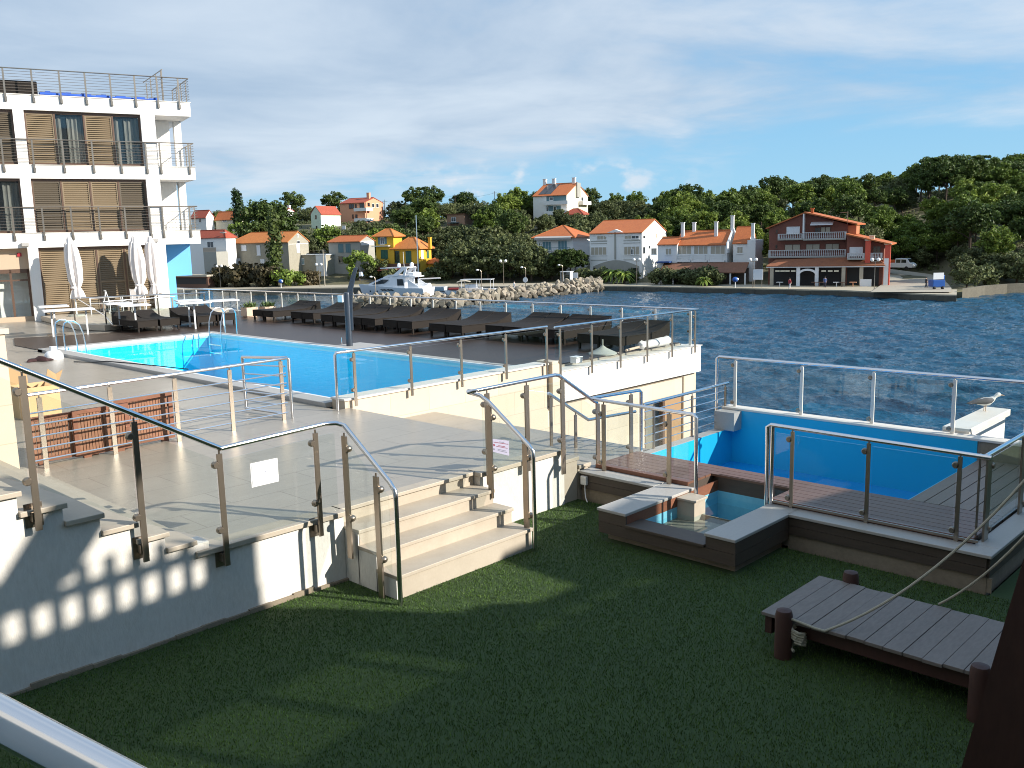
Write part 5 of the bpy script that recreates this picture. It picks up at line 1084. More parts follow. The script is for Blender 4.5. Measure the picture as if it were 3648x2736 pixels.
class House:
    def __init__(s, name, label, px1, D1, cat='house'):
        s.P1 = far(px1, D1); s.px1 = px1; s.D1 = D1; s.root = None; s.name, s.label, s.cat = name, label, cat
    def fr(s, x, y, b=0.0):
        "sight line (x, y) met with the facade plane set b behind the front corner: (a along shore, z)"
        r = ray(x, y); n = Vector((E2.x, E2.y)); p0 = s.P1 + n * b; t = (p0.x * n.x + p0.y * n.y) / (r[0] * n.x + r[1] * n.y)
        q = Vector((r[0] * t, r[1] * t)); return (q - p0).dot(Vector((E1.x, E1.y))), H + r[2] * t
    def sd(s, x, y, a=0.0):
        "the same with the end wall plane at a: (b depth, z)"
        r = ray(x, y); n = Vector((E1.x, E1.y)); p0 = s.P1 + n * a; t = (p0.x * n.x + p0.y * n.y) / (r[0] * n.x + r[1] * n.y)
        q = Vector((r[0] * t, r[1] * t)); return (q - p0).dot(Vector((E2.x, E2.y))), H + r[2] * t
    def w(s, a, b, z): return Vector((s.P1.x, s.P1.y, 0)) + E1 * a + E2 * b + Vector((0, 0, z))
    def base(s, a, b, z): s.root = empty(s.name, s.w(a, b, z), s.label, s.cat); return s.root
    def box(s, mb, a0, a1, b0, b1, z0, z1): return mb.obox(s.w(a0, b0, z0), E1 * (a1 - a0), E2 * (b1 - b0), (0, 0, z1 - z0))
    def part(s, nm, m, *bxs, parent=None):
        mb = MB()
        for q in bxs: s.box(mb, *q)
        return mb.build(nm, m, parent or s.root)
    def gable(s, a0, a1, b0, b1, zb, ze, zr, wm, rm, axis='a', ov=.35, br=None, hipl=0.0):
        "walls with gables and a two sided tiled roof; axis a: ridge along the shore"
        mb = MB(); br = (b0 + b1) / 2 if br is None else br
        if axis == 'a':
            pr = [(b0, zb), (b1, zb), (b1, ze), (br, zr - .12), (b0, ze)]
            if not hipl: mb.prism([s.w(a0, b, z) for b, z in pr], E1 * (a1 - a0))
            else:
                s.box(mb, a0, a1, b0, b1, zb, ze); mb.prism([s.w(a1 - .25, b, z) for b, z in ((b0, ze), (b1, ze), (br, zr - .12))], E1 * .25)
            o = mb.build('wall', wm, s.root); rf = MB(); th = .16
            for bb, sg in ((b0, -1), (b1, 1)):
                sl_ = (zr - ze) / abs(br - bb); e = bb + sg * ov
                A = [s.w(a0 - ov * .4, e, ze - sl_ * ov), s.w(a1 + ov * .4, e, ze - sl_ * ov), s.w(a1 + ov * .4, br, zr), s.w(a0 - ov * .4 + hipl, br, zr)]
                rf.prism(A, (0, 0, th))
            if hipl: rf.prism([s.w(a0 - ov * .4, b0 - ov, ze - .1), s.w(a0 - ov * .4, b1 + ov, ze - .1), s.w(a0 - ov * .4 + hipl, br, zr)], (0, 0, th))
            rr_ = rf.build('roof', rm, s.root)
            rd = MB(); rd.tube([s.w(a0 + hipl, br, zr + th), s.w(a1, br, zr + th)], .12, 6); rd.build('ridge', rm, rr_)
        else:
            ar = (a0 + a1) / 2 if br is None or br == (b0 + b1) / 2 else br
            mb.prism([s.w(a, b0, z) for a, z in ((a0, zb), (a1, zb), (a1, ze), (ar, zr - .12), (a0, ze))], E2 * (b1 - b0)); mb.build('wall', wm, s.root); rf = MB()
            for aa, sg in ((a0, -1), (a1, 1)):
                sl_ = (zr - ze) / abs(ar - aa); e = aa + sg * ov
                rf.prism([s.w(e, b0 - ov * .4, ze - sl_ * ov), s.w(e, b1 + ov * .4, ze - sl_ * ov), s.w(ar, b1 + ov * .4, zr), s.w(ar, b0 - ov * .4, zr)], (0, 0, .16))
            rr_ = rf.build('roof', rm, s.root)
        return rr_
    def hip(s, a0, a1, b0, b1, zb, ze, zr, wm, rm, ov=.5, rl=None):
        o = s.part('wall', wm, (a0, a1, b0, b1, zb, ze)); bm_ = (b0 + b1) / 2; am = (a0 + a1) / 2; rl = max(.3, (a1 - a0) - (b1 - b0)) / 2 if rl is None else rl
        p = [s.w(a0 - ov, b0 - ov, ze), s.w(a1 + ov, b0 - ov, ze), s.w(a1 + ov, b1 + ov, ze), s.w(a0 - ov, b1 + ov, ze)]; q = [s.w(am - rl, bm_, zr), s.w(am + rl, bm_, zr)]
        dn = [v - Vector((0, 0, .15)) for v in p]
        mb = MB().add(p + q + dn, [(0, 1, 5, 4), (1, 2, 5), (2, 3, 4, 5), (3, 0, 4), (6, 7, 1, 0), (7, 8, 2, 1), (8, 9, 3, 2), (9, 6, 0, 3), (9, 8, 7, 6)])
        rr_ = mb.build('roof', rm, s.root); rd = MB()
        for i, k in ((0, 4), (1, 5), (2, 5), (3, 4)): rd.tube([p[i], q[k - 4]], .11, 5)
        rd.tube([q[0], q[1]], .11, 5); rd.build('ridge', rm, rr_); return rr_
    def win(s, a0, z0, a1, z1, b=0.0, fm='white', pm=None, n=2, shut=None):
        a0, a1 = min(a0, a1), max(a0, a1); z0, z1 = min(z0, z1), max(z0, z1); f = .09; mb = MB()
        for q in ((a0, a1, z0, z0 + f), (a0, a1, z1 - f, z1), (a0, a0 + f, z0 + f, z1 - f), (a1 - f, a1, z0 + f, z1 - f)): s.box(mb, q[0], q[1], b - .07, b + .02, q[2], q[3])
        for k in range(1, n): c = a0 + (a1 - a0) * k / n; s.box(mb, c - f * .45, c + f * .45, b - .065, b + .02, z0 + f, z1 - f)
        s.box(mb, a0 - .08, a1 + .08, b - .13, b - .0705, z0 - .07, z0 + .01)
        o = mb.build('window', HM[fm], s.root); s.part('pane', pm or M['winglass'], (a0 + f, a1 - f, b - .03, b - .012, z0 + f, z1 - f), parent=o)
        if shut:
            w_ = (a1 - a0) * .5
            for q in ((a0 - w_ - .02, a0 - .02), (a1 + .02, a1 + w_ + .02)): s.part('shutter', HM[shut], (q[0], q[1], b - .06, b - .01, z0, z1), parent=o)
        return o
    def wpx(s, x0, y0, x1, y1, b=0.0, **k):
        a0, z1 = s.fr(x0, y0, b); a1, z0 = s.fr(x1, y1, b); return s.win(a0, z0, a1, z1, b, **k)
    def swin(s, x0, y0, x1, y1, a=0.0, fm='white', pm=None):
        b0, z1 = s.sd(x0, y0, a); b1, z0 = s.sd(x1, y1, a); b0, b1 = min(b0, b1), max(b0, b1); z0, z1 = min(z0, z1), max(z0, z1); f = .09; mb = MB()
        for q in ((b0, b1, z0, z0 + f), (b0, b1, z1 - f, z1), (b0, b0 + f, z0 + f, z1 - f), (b1 - f, b1, z0 + f, z1 - f)): s.box(mb, a - .02, a + .07, q[0], q[1], q[2], q[3])
        o = mb.build('window', HM[fm], s.root); s.part('pane', pm or M['winglass'], (a + .012, a + .03, b0 + f, b1 - f, z0 + f, z1 - f), parent=o); return o
    def chim(s, roof, a, b, z0, z1, m, w_=.5):
        s.part('chimney', m, (a - w_ / 2, a + w_ / 2, b - w_ / 2, b + w_ / 2, z0, z1), (a - w_ / 2 - .08, a + w_ / 2 + .08, b - w_ / 2 - .08, b + w_ / 2 + .08, z1, z1 + .12), parent=roof)
    def reg(s, x0, x1, yb, yt): HOUSES.append((x0, x1, s.D1, yb, yt))
def r1(x, y): return 640 + x * .27125, 600 + y * .27125
def r2(x, y): return 1160 + x * .27125, 600 + y * .27125
def r3(x, y): return 1700 + x * .27125, 600 + y * .27125
def r4(x, y): return 2060 + x * .27125, 700 + y * .27125
def r5(x, y): return 2600 + x * .47378, 500 + y * .47378
def rq(x, y): return 2700 + x * .24412, 730 + y * .24412
def std(name, label, Z_, x0, x1, x2, D, yb, ye, yr, wm, rm, kind='gable', ov=.35, hipl=0, cat='house', zr_x=None):
    px1 = Z_(x1, ye)[0]; h = House(name, label, px1, D, cat)
    a0, _ = h.fr(*Z_(x0, ye)); _, zb = h.fr(*Z_(x1, yb)); _, ze = h.fr(*Z_(x1, ye)); d, _ = h.sd(*Z_(x2, ye)); d = min(max(d, 3), 16)
    _, zr = h.fr(*Z_(x1 if zr_x is None else zr_x, yr), d / 2); zb2 = min(zb, ground(px1, D)) - .5
    h.base(a0 / 2, d / 2, zb); h.a0, h.d, h.zb, h.ze, h.zr = a0, d, zb, ze, zr
    h.roof = (h.hip if kind == 'hip' else h.gable)(a0, 0, 0, d, zb2, ze, zr, wm, rm, ov=ov, **({'hipl': hipl} if kind == 'gable' else {}))
    h.reg(Z_(x0, 0)[0], Z_(x2, 0)[0], Z_(0, yb)[1], Z_(0, yr)[1]); return h
# ---- the village
h = std('house', 'white house with a red hipped roof and satellite dish just right of the hotel', r1, 40, 600, 640, 213, 1330, 905, 805, HM['white'], ROOFR, 'hip', ov=.3)
h.part('garage', HM['grey'], (h.fr(*r1(380, 0))[0], .3, -3.5, 0, h.zb - 2, h.fr(*r1(0, 1100))[1])); h.part('terrace_rail', M['steel'], (h.fr(*r1(380, 0))[0], .3, -3.5, -3.44, h.fr(*r1(0, 1099))[1], h.fr(*r1(0, 1045))[1]))
h.wpx(*r1(360, 960), *r1(450, 1040)); a, z = h.fr(*r1(590, 845))
mb = MB(); c = h.w(a, -.4, z); mb.lathe((c.x, c.y, c.z), [(.1, -.2), (.75, .1), (.78, .16), (.1, .0)], 14); o = mb.build('satellite_dish', M['whiteplastic'], h.root, smooth=True)
h = std('house', 'long old stone house with bright orange tiles half hidden by a tall shrub', r1, 660, 1415, 1690, 207, 1420, 962, 838, HM['stone'], ROOFB, hipl=3.2)
for q in ((810, 1010, 880, 1080), (1010, 1010, 1065, 1140), (715, 1180, 805, 1300), (1060, 1190, 1120, 1290)): h.wpx(*r1(q[0], q[1]), *r1(q[2], q[3]), fm='sign', pm=HM['sign'])
h.part('string_course', HM['white'], (0.001, .05, .1, h.d - .1, h.ze - .6, h.ze - .5)); h.swin(*r1(1540, 865), *r1(1560, 905)); h.swin(*r1(1535, 950), *r1(1580, 985)); h.swin(*r1(1530, 990), *r1(1580, 1110), fm='white', pm=HM['sign'])
h2 = House('annex', 'flat roofed grey annex with a terrace right of the stone house', r1(1905, 1135)[0], 206, 'house'); a0, _ = h2.fr(*r1(1440, 1135)); zt = h2.fr(*r1(1905, 1135))[1]; h2.base(a0 / 2, 3, -5); h2.zb = -6
h2.part('wall', HM['stone'], (a0, 0, 0, 6, -6.5, zt)); h2.part('roof_slab', HM['white'], (a0 - .1, .2, -.2, 6, zt, zt + .12)); h2.part('white_bay', HM['white'], (a0 * .27, -.002, -.12, -.004, -4.5, zt - .05))
h2.part('terrace_rail', M['steel'], (a0, .15, -.12, -.08, zt + .9, zt + .95), (a0, .15, -.12, -.08, zt + .45, zt + .48), *[(a0 + k * 1.4, a0 + k * 1.4 + .05, -.12, -.08, zt + .12, zt + .9) for k in range(int(-a0 / 1.4) + 1)])
h2.wpx(*r1(1600, 1180), *r1(1640, 1260), pm=HM['teal']); h2.reg(r1(1440, 0)[0], r1(1905, 0)[0], r1(0, 1400)[1], r1(0, 1080)[1])
h = std('house', 'plain grey house with an orange roof and blue shutters left of the yellow house', r2, 35, 445, 640, 204, 1450, 957, 888, HM['grey'], ROOF, hipl=1.2)
for q in ((165, 990, 235, 1100), (262, 990, 330, 1100)): h.wpx(*r2(q[0], q[1]), *r2(q[2], q[3]), fm='blueg', pm=HM['blueg'])
h.wpx(*r2(165, 1150), *r2(240, 1240), fm='stone', pm=M['darkglass']); h.part('gable_plaster', HM['white'], (.003, .04, .4, h.d - .4, h.ze - .9, h.ze + .05))
# yellow house: tall hipped block, lower hipped wing, porch
h = std('house', 'bright yellow house with stepped orange hipped roofs and green shutters', r2, 655, 885, 1000, 199, 1420, 888, 790, HM['yellow'], ROOFB, 'hip', ov=.6)
h.wpx(*r2(715, 905), *r2(775, 995), shut='blueg', fm='white'); h.part('balcony', HM['white'], (h.a0 - .6, -.8, -.9, -.002, h.fr(0, r2(0, 1015)[1])[1] if False else h.fr(*r2(720, 1015))[1] - .15, h.fr(*r2(720, 1015))[1]))
h.wpx(*r2(725, 1070), *r2(820, 1180), fm='green', pm=HM['green'])
g2 = House('wing', '', r2(1215, 1050)[0], 196); g2.root = h.root
a0, _ = g2.fr(*r2(888, 1050)); ze = g2.fr(*r2(1215, 1050))[1]; d, _ = g2.sd(*r2(1362, 1050)); d = min(max(d, 5), 10); zr = g2.fr(*r2(1090, 905), d / 2)[1]
rf_ = g2.hip(a0, 0, 0, d, -6.5, ze, zr, HM['yellow'], ROOFB, ov=.6)
g2.wpx(*r2(900, 1085), *r2(975, 1240), fm='green', pm=M['darkglass']); g2.wpx(*r2(1050, 1085), *r2(1130, 1240), fm='green', pm=HM['green']); g2.swin(*r2(1250, 1070), *r2(1285, 1190), fm='white', pm=HM['sign']); g2.swin(*r2(1325, 1075), *r2(1355, 1180), fm='green', pm=HM['green'])
g2.part('balcony', HM['wood'], (a0 - 3, .2, -1.4, -.01, g2.fr(*r2(1000, 1265))[1] - .5, g2.fr(*r2(1000, 1250))[1])); g2.part('shop_front', mat('dark red shop', (.16, .04, .035), .7), (a0 - 3, 0, -1.0, -.012, -6.2, g2.fr(*r2(1000, 1290))[1] - .02))
mb = MB(); zz = g2.fr(*r2(1000, 1275))[1]; mb.prism([g2.w(a0 - 3.2, -3.2, zz - 1.0), g2.w(.6, -3.2, zz - 1.0), g2.w(.6, -1.42, zz - .3), g2.w(a0 - 3.2, -1.42, zz - .3)], (0, 0, .08)); mb.build('awning', mat('maroon awning', (.20, .045, .05), .8), h.root)
g2.chim(rf_, .9, d * .62, ze - .2, g2.fr(*r2(1350, 910), d * .6)[1], HM['yellow'], .55)
g3 = House('porch', '', r2(1500, 1245)[0], 197); g3.root = h.root; a0, _ = g3.fr(*r2(1300, 1245)); ze = g3.fr(*r2(1500, 1245))[1]
g3.hip(a0, 0, 0, 4.5, -6.5, ze, ze + 1.25, HM['yellow'], ROOF, ov=.5); g3.wpx(*r2(1390, 1300), *r2(1470, 1380), pm=HM['tan']); h.reg(r2(640, 0)[0], r2(1600, 0)[0], r2(0, 1400)[1], r2(0, 790)[1])
# hillside houses
h = std('house', 'peach coloured three storey house with balconies on the hill skyline', r2, 185, 530, 755, 292, 745, 448, 392, HM['peach'], ROOFR, ov=.3)
for q in ((305, 470, 375, 525), (385, 470, 410, 525), (350, 605, 370, 655), (390, 605, 420, 655), (445, 460, 515, 520)): h.wpx(*r2(q[0], q[1]), *r2(q[2], q[3]), fm='wood', pm=M['darkglass'])
h.swin(*r2(605, 462), *r2(640, 515)); h.swin(*r2(660, 462), *r2(697, 515)); h.swin(*r2(548, 450), *r2(580, 500), fm='wood', pm=M['darkglass'])
for y in (555, 690): zq = h.fr(*r2(500, y))[1]; h.part('balcony', HM['white'], (-3.4, 1.3, -1.1, 2.5, zq - .12, zq), (-3.4, 1.3, -1.1, -1.02, zq, zq + .85), (1.22, 1.3, -1.0, 2.5, zq, zq + .85))
h.part('corner_post', HM['peach'], (1.0, 1.28, -1.0, -.7, h.zb, h.ze)); h.chim(h.roof, -1.2, h.d * .4, h.ze, h.zr + 1.5, HM['peach'], .9)
h = House('house', 'pale mint green house with a red roof next to the peach house', r1(1866, 590)[0], 272); a0 = h.fr(*r1(1722, 600))[0]; d = min(12, h.sd(*r1(2110, 595))[0]); ze = h.fr(*r1(1866, 592))[1]; zb = h.fr(*r1(1866, 830))[1]; zr = h.fr(*r1(1790, 497))[1]
h.base(a0 / 2, d / 2, zb); h.gable(a0, 0, 0, d, zb - 2, ze, zr, HM['mint'], ROOFR, 'b', .3); h.reg(r1(1722, 0)[0], r1(2110, 0)[0], r1(0, 830)[1], r1(0, 497)[1])
h.wpx(*r1(1780, 615), *r1(1800, 660), n=1, fm='wood', pm=M['darkglass']); h.wpx(*r1(1790, 755), *r1(1810, 790), n=1, fm='wood', pm=M['darkglass'])
h = std('house', 'small white gabled house with a red roof above the stone house', r1, 1325, 1405, 1500, 300, 690, 560, 528, HM['white'], ROOFR, ov=.3); h.chim(h.roof, -.5, h.d * .6, h.ze, h.zr + .9, HM['white'], .8)
h = std('house', 'low cream house with an orange roof beside the hillside cypress', r1, 470, 790, 880, 268, 740, 652, 566, HM['cream'], ROOF, ov=.4); h.wpx(*r1(560, 670), *r1(620, 700))
h = std('house', 'low white house with a dark red roof directly above the hotel corner', r1, 150, 360, 430, 272, 740, 632, 555, HM['white'], ROOFR, ov=.4); h.wpx(*r1(250, 660), *r1(285, 710), pm=HM['wood'])
h = House('house', 'small flat roofed pink house among the olives on the hill', r2(1830, 600)[0], 262); a0 = h.fr(*r2(1592, 600))[0]; ze = h.fr(*r2(1830, 600))[1]; zb = h.fr(*r2(1830, 740))[1]; h.base(a0 / 2, 3, zb)
h.part('wall', mat('faded pink', (.42, .25, .17), .85), (a0, 0, 0, 7, zb - 2, ze)); h.part('roof', ROOFD, (a0 - .2, .2, -.3, 7.2, ze, ze + .18)); h.wpx(*r2(1650, 640), *r2(1712, 700), pm=M['darkglass']); zq = h.fr(*r2(1690, 715))[1]; h.part('balcony', HM['blueg'], (a0 * .85, a0 * .3, -1.2, -.01, zq - .12, zq + .1)); h.reg(r2(1592, 0)[0], r2(1835, 0)[0], r2(0, 745)[1], r2(0, 585)[1])
# big white house on the hill
h = std('house', 'big white house on the hilltop with solar panels and three chimneys', r3, 735, 1182, 1452, 262, 612, 345, 200, HM['cream'], ROOF, ov=.4)
h.part('front_plaster', HM['white'], (h.a0 - .01, .01, -.06, -.003, h.zb - 1, h.ze - .1))
for q, d_ in (((910, 365, 1180, 440), .5), ((905, 495, 1100, 570), .5)): a0_, z1_ = h.fr(*r3(q[0], q[1])); a1_, z0_ = h.fr(*r3(q[2], q[3])); h.part('loggia', HM['blueg'], (a0_, min(a1_, -.1), -.075, -.061, z0_, z1_))
for q in ((910, 500, 935, 565), (1000, 500, 1040, 560), (950, 375, 1000, 420)): h.wpx(*r3(q[0], q[1]), *r3(q[2], q[3]), b=-.08, n=1)
for y in (470, 600): zq = h.fr(*r3(1000, y))[1]; h.part('balcony', HM['white'], (h.a0 * .62, .9, -1.5, -.09, zq - .15, zq + .85)); 
for (x0, x1) in ((820, 915), (890, 985)):
    aa, _ = h.fr(*r3(x0, 300), 1.2); bb, _ = h.fr(*r3(x1, 300), 1.2); sl_ = (h.zr - h.ze) / (h.d / 2); mb = MB(); q0 = .5; q1 = h.d / 2 - .6
    mb.prism([h.w(aa, q0, h.ze + sl_ * q0 + .19), h.w(bb - .2, q0, h.ze + sl_ * q0 + .19), h.w(bb - .2, q1, h.ze + sl_ * q1 + .19), h.w(aa, q1, h.ze + sl_ * q1 + .19)], (0, 0, .06)); mb.build('solar_panel', M['blackpanel'], h.roof)
for x in (890, 1010, 1272): a_, _ = h.fr(*r3(x, 200), h.d / 2); h.chim(h.roof, a_, h.d * .5, h.zr - .5, h.zr + 1.5, HM['white'], .9)
h.part('rear_stack', HM['grey'], (.003, .5, h.d * .42, h.d * .58, h.ze - .5, h.zr + .1)); h.swin(*r3(1365, 375), *r3(1390, 430)); h.swin(*r3(1300, 510), *r3(1330, 560), pm=HM['tan'])
for y in (470, ): zq = h.sd(*r3(1390, y))[1]; h.part('balcony', HM['white'], (.01, 1.4, h.d * .55, h.d * .95, zq - .2, zq + .8))
g4 = House('porch', '', r3(1385, 600)[0], 256); g4.root = h.root; a0, _ = g4.fr(*r3(1140, 600)); ze = g4.fr(*r3(1385, 600))[1]; g4.hip(a0, 0, 0, 4, ze - 6, ze, ze + 1.6, HM['cream'], ROOFR, .5)
# waterfront white houses
h = std('house', 'white house with a red hipped roof and fringed awnings behind the boulder tip', r3, 778, 1252, 1475, 187, 1440, 900, 745, HM['white'], ROOF, 'hip', ov=.8)
for q in ((855, 960, 975, 1075), (1060, 950, 1185, 1070), (1080, 1140, 1185, 1215)): h.wpx(*r3(q[0], q[1]), *r3(q[2], q[3]), n=3, pm=HM['teal'])
zq = h.fr(*r3(1000, 1100))[1]; h.part('balcony', HM['white'], (h.a0 - 1, .1, -1.5, -.01, zq - .18, zq)); h.part('balcony_rail', HM['blueg'], (h.a0 - 1, .1, -1.5, -1.45, zq + .9, zq + .97), *[(h.a0 - 1 + k * .5, h.a0 - .96 + k * .5, -1.5, -1.46, zq, zq + .9) for k in range(int((-h.a0 + 1) / .5) + 1)])
for y in (925, 1125):
    zq2 = h.fr(*r3(1000, y))[1]; mb = MB(); n_ = 24
    for k in range(n_):
        a_ = h.a0 + (-h.a0) * k / n_; c_ = -h.a0 / n_; mb.prism([h.w(a_, -1.2, zq2 + .2), h.w(a_ + c_, -1.2, zq2 + .2), h.w(a_ + c_, -1.2, zq2 - .1), h.w(a_ + c_ / 2, -1.2, zq2 - .28), h.w(a_, -1.2, zq2 - .1)], E2 * .03)
    mb.prism([h.w(h.a0, -1.2, zq2 + .2), h.w(0, -1.2, zq2 + .2), h.w(0, -.1, zq2 + .55), h.w(h.a0, -.1, zq2 + .55)], (0, 0, .03)); mb.build('awning', M['mesh'], h.root)
h = std('house', 'three storey white house with a small front gable and arched ground floor', r4, 148, 835, 1175, 178, 1100, 475, 312, HM['white'], ROOF, ov=.3)
for q in ((245, 515, 375, 570), (605, 510, 805, 558), (165, 665, 375, 770), (600, 655, 805, 768)): h.wpx(*r4(q[0], q[1]), *r4(q[2], q[3]), n=4 if q[2] - q[0] > 180 else 3, pm=HM['tan'])
for q in ((700, 512, 800, 556), (690, 688, 730, 764)): h.wpx(*r4(q[0], q[1]), *r4(q[2], q[3]), b=-.06, n=2, pm=M['darkglass'])
a_, zp = h.fr(*r4(485, 432)); mb = MB(); mb.prism([h.w(a_ - 2.1, -.08, h.ze - .6), h.w(a_ + 2.1, -.08, h.ze - .6), h.w(a_ + 2.1, -.08, h.ze), h.w(a_, -.08, zp), h.w(a_ - 2.1, -.08, h.ze)], E2 * 1.2); mb.build('front_gable', HM['white'], h.root)
h.part('recess_strip', HM['grey'], (a_ - .16, a_ + .16, -.12, -.081, h.zb + 4, zp - .5))
for y in (588, 618, 835):
    z_ = h.fr(*r4(300, y))[1]; h.part('sill_band', HM['grey'], (h.fr(*r4(165, y))[0], h.fr(*r4(378, y))[0], -.05, -.005, z_ - .06, z_ + .06), (h.fr(*r4(595, y))[0], h.fr(*r4(815, y))[0], -.05, -.005, z_ - .06, z_ + .06))
mb = MB(); aL, zt_ = h.fr(*r4(195, 920)); aR, _ = h.fr(*r4(800, 920)); n_ = 14; arc = [(aL + (aR - aL) * k / n_, zt_ + 1.2 * math.sin(PI * k / n_)) for k in range(n_ + 1)]
mb.prism([h.w(aL, -.06, -6.2)] + [h.w(a2, -.06, z2_) for a2, z2_ in arc] + [h.w(aR, -.06, -6.2)], E2 * .05); mb.build('arch_opening', HM['grey'], h.root); h.part('doorway', M['darkglass'], (aL + .1, aL + .7, -.09, -.061, -6, zt_ - .2), (aR - 1.6, aR - .3, -.09, -.061, -6, zt_ - .3))
for q in ((848, 512, 880, 555), (1015, 480, 1035, 550), (1100, 515, 1150, 565), (845, 660, 880, 755), (922, 640, 945, 690)): h.swin(*r4(q[0], q[1]), *r4(q[2], q[3]), pm=HM['tan'] if q[0] > 1000 else M['winglass'])
h = std('house', 'long white house with wide glazed balconies and tall white chimneys by the harbour', r4, 1290, 1958, 2085, 168, 1100, 627, 452, HM['white'], ROOF, ov=.3)
for k, (x0, x1) in enumerate(((1300, 1490), (1518, 1705), (1735, 1930))):
    h.wpx(*r4(x0, 650), *r4(x1, 760), n=3, pm=HM['tan']); aa, zz_ = h.fr(*r4(x0, 770)); bb, z0_ = h.fr(*r4(x1 - 15, 835))
    h.part('balcony_rail', HM['white'], *[(aa, bb, -.9, -.82, z0_ + t_, z0_ + t_ + .16) for t_ in (0, .36, .72)], (aa, aa + .18, -.9, -.82, z0_, zz_), (bb - .18, bb, -.9, -.82, z0_, zz_)); h.part('balcony', HM['white'], (aa - .2, bb + .2, -.95, -.005, z0_ - .3, z0_ - .002))
h.part('party_wall', HM['white'], (.02, .3, -1, h.d * .5, h.ze - 1.5, h.ze + .3)); mb = MB(); mb.prism([h.w(.0, b_2, z_2) for b_2, z_2 in ((-.6, h.ze - 1), (-.6, h.ze + .2), (h.d / 2, h.zr + .5), (h.d + .5, h.ze + .2), (h.d + .5, h.ze - 1))], E1 * .34); mb.build('gable_parapet', HM['white'], h.root)
for x in (1388, 1508, 1825, 2072): a2, _ = h.fr(*r4(x, 440), h.d * .4); h.chim(h.roof, min(a2, 0), h.d * (.3 if x in (1388, 1825) else .5), h.ze + 1, h.zr + (1.6 if x != 2072 else 2.6), HM['white'], .55)
g5 = House('w', '', r4(1290, 632)[0], 169); g5.root = h.root; a0, _ = g5.fr(*r4(1035, 632)); ze = g5.fr(*r4(1290, 632))[1]; zr = g5.fr(*r4(1290, 545), 3.5)[1]; rr5 = g5.gable(a0, -.01, .4, 7, -6.5, ze, zr, HM['white'], ROOF, 'a', .3)
g5.wpx(*r4(960, 680), *r4(1030, 765), b=.4, pm=HM['tan']); g5.wpx(*r4(1145, 680), *r4(1225, 768), b=.4, pm=HM['tan'])
g6 = House('w', '', r4(2215, 560)[0], 166); g6.root = h.root; a0, _ = g6.fr(*r4(2010, 620)); ze = g6.fr(*r4(2215, 605))[1]; g6.gable(a0, 0, 1.5, 8, -6.5, ze, ze + 2.6, HM['white'], ROOF, 'a', .3); g6.wpx(*r4(2085, 660), *r4(2165, 750), b=1.5, pm=HM['tan'])
g6.part('end_wall', HM['white'], (-.1, 1.3, 1.0, 8, -6.4, ze + .4)); g6.chim(h.roof, .6, 2.0, ze, ze + 3.2, HM['white'], .5)
za = h.fr(*r4(1700, 868))[1]; aw0 = h.fr(*r4(1150, 868))[0]; aw1 = h.fr(*r4(2260, 868))[0]; mb = MB(); mb.prism([h.w(aw0, -4.2, za - 1.7), h.w(aw1, -4.2, za - 1.7), h.w(aw1, -.96, za - .1), h.w(aw0, -.96, za - .1)], (0, 0, .15)); mb.build('lean_to_roof', ROOFD, h.root)
h.part('terrace_front', M['darkwood'], (aw0, aw1, -1.5, -1.0, -6.2, za - .9)); h.part('terrace_post', HM['white'], *[(aw0 + (aw1 - aw0) * k / 6 - .12, aw0 + (aw1 - aw0) * k / 6 + .12, -4.1, -3.9, -6.1, za - 1.72) for k in range(7)])
h.part('blue_canopy', mat('dark blue canopy', (.02, .06, .20), .6), (h.fr(*r4(1080, 860))[0], h.fr(*r4(1250, 860))[0], -2.6, -.97, za + .1, za + .35)); h.reg(r4(1030, 0)[0], r4(2215, 0)[0], r4(0, 1060)[1], r4(0, 450)[1])
# red restaurant with the front gable
h = House('restaurant', 'dark red restaurant house with white balustraded balconies and tiled porch', rq(1310, 300)[0], 161, 'restaurant'); F_ = h.fr
aL, zL = F_(*rq(165, 345)); aR, zR = F_(*rq(1310, 285)); ap, zp = F_(*rq(695, 120)); zb = -6.1; h.base(aL / 2, 4, zb)
mb = MB(); mb.prism([h.w(aL, 0, zb - .5), h.w(0, 0, zb - .5), h.w(0, 0, zR), h.w(ap, 0, zp), h.w(aL, 0, zL)], E2 * 11); mb.build('wall', HM['red'], h.root)
mb = MB(); mb.prism([h.w(aL - .5, -.5, zL - .1), h.w(ap, -.5, zp), h.w(ap, -.5, zp + .2), h.w(aL - .5, -.5, zL + .1)], E2 * 12); mb.prism([h.w(ap, -1.4, zp), h.w(1.6, -1.4, F_(*rq(1440, 290))[1]), h.w(1.6, -1.4, F_(*rq(1440, 290))[1] + .2), h.w(ap, -1.4, zp + .22)], E2 * 13); rf_ = mb.build('roof', ROOF, h.root)
a2, _ = F_(*rq(782, 60)); h.chim(rf_, a2, 1, zp - .3, F_(*rq(782, 55))[1], ROOF, .45)
h.part('corner_wall', mat('orange brick', (.45, .17, .08), .8), (.0, 1.3, .2, 5, F_(*rq(1380, 425))[1], F_(*rq(1380, 300))[1])); h.part('white_fin', HM['white'], (ap - .2, ap, -1.3, -.003, F_(*rq(695, 410))[1], zp - .1))
for (x0, y0, x1, y1, c_) in ((420, 320, 610, 420, 'sign'), (832, 330, 910, 410, None), (915, 320, 1060, 410, 'tan'), (390, 575, 620, 675, 'tan'), (700, 570, 905, 665, 'tan'), (985, 565, 1185, 660, 'tan'), (255, 580, 285, 640, None), (265, 360, 290, 410, None)): h.wpx(*rq(x0, y0), *rq(x1, y1), n=2 if x1 - x0 > 60 else 1, fm='white' if c_ == 'sign' else 'wood', pm=HM[c_] if c_ else M['darkglass'])
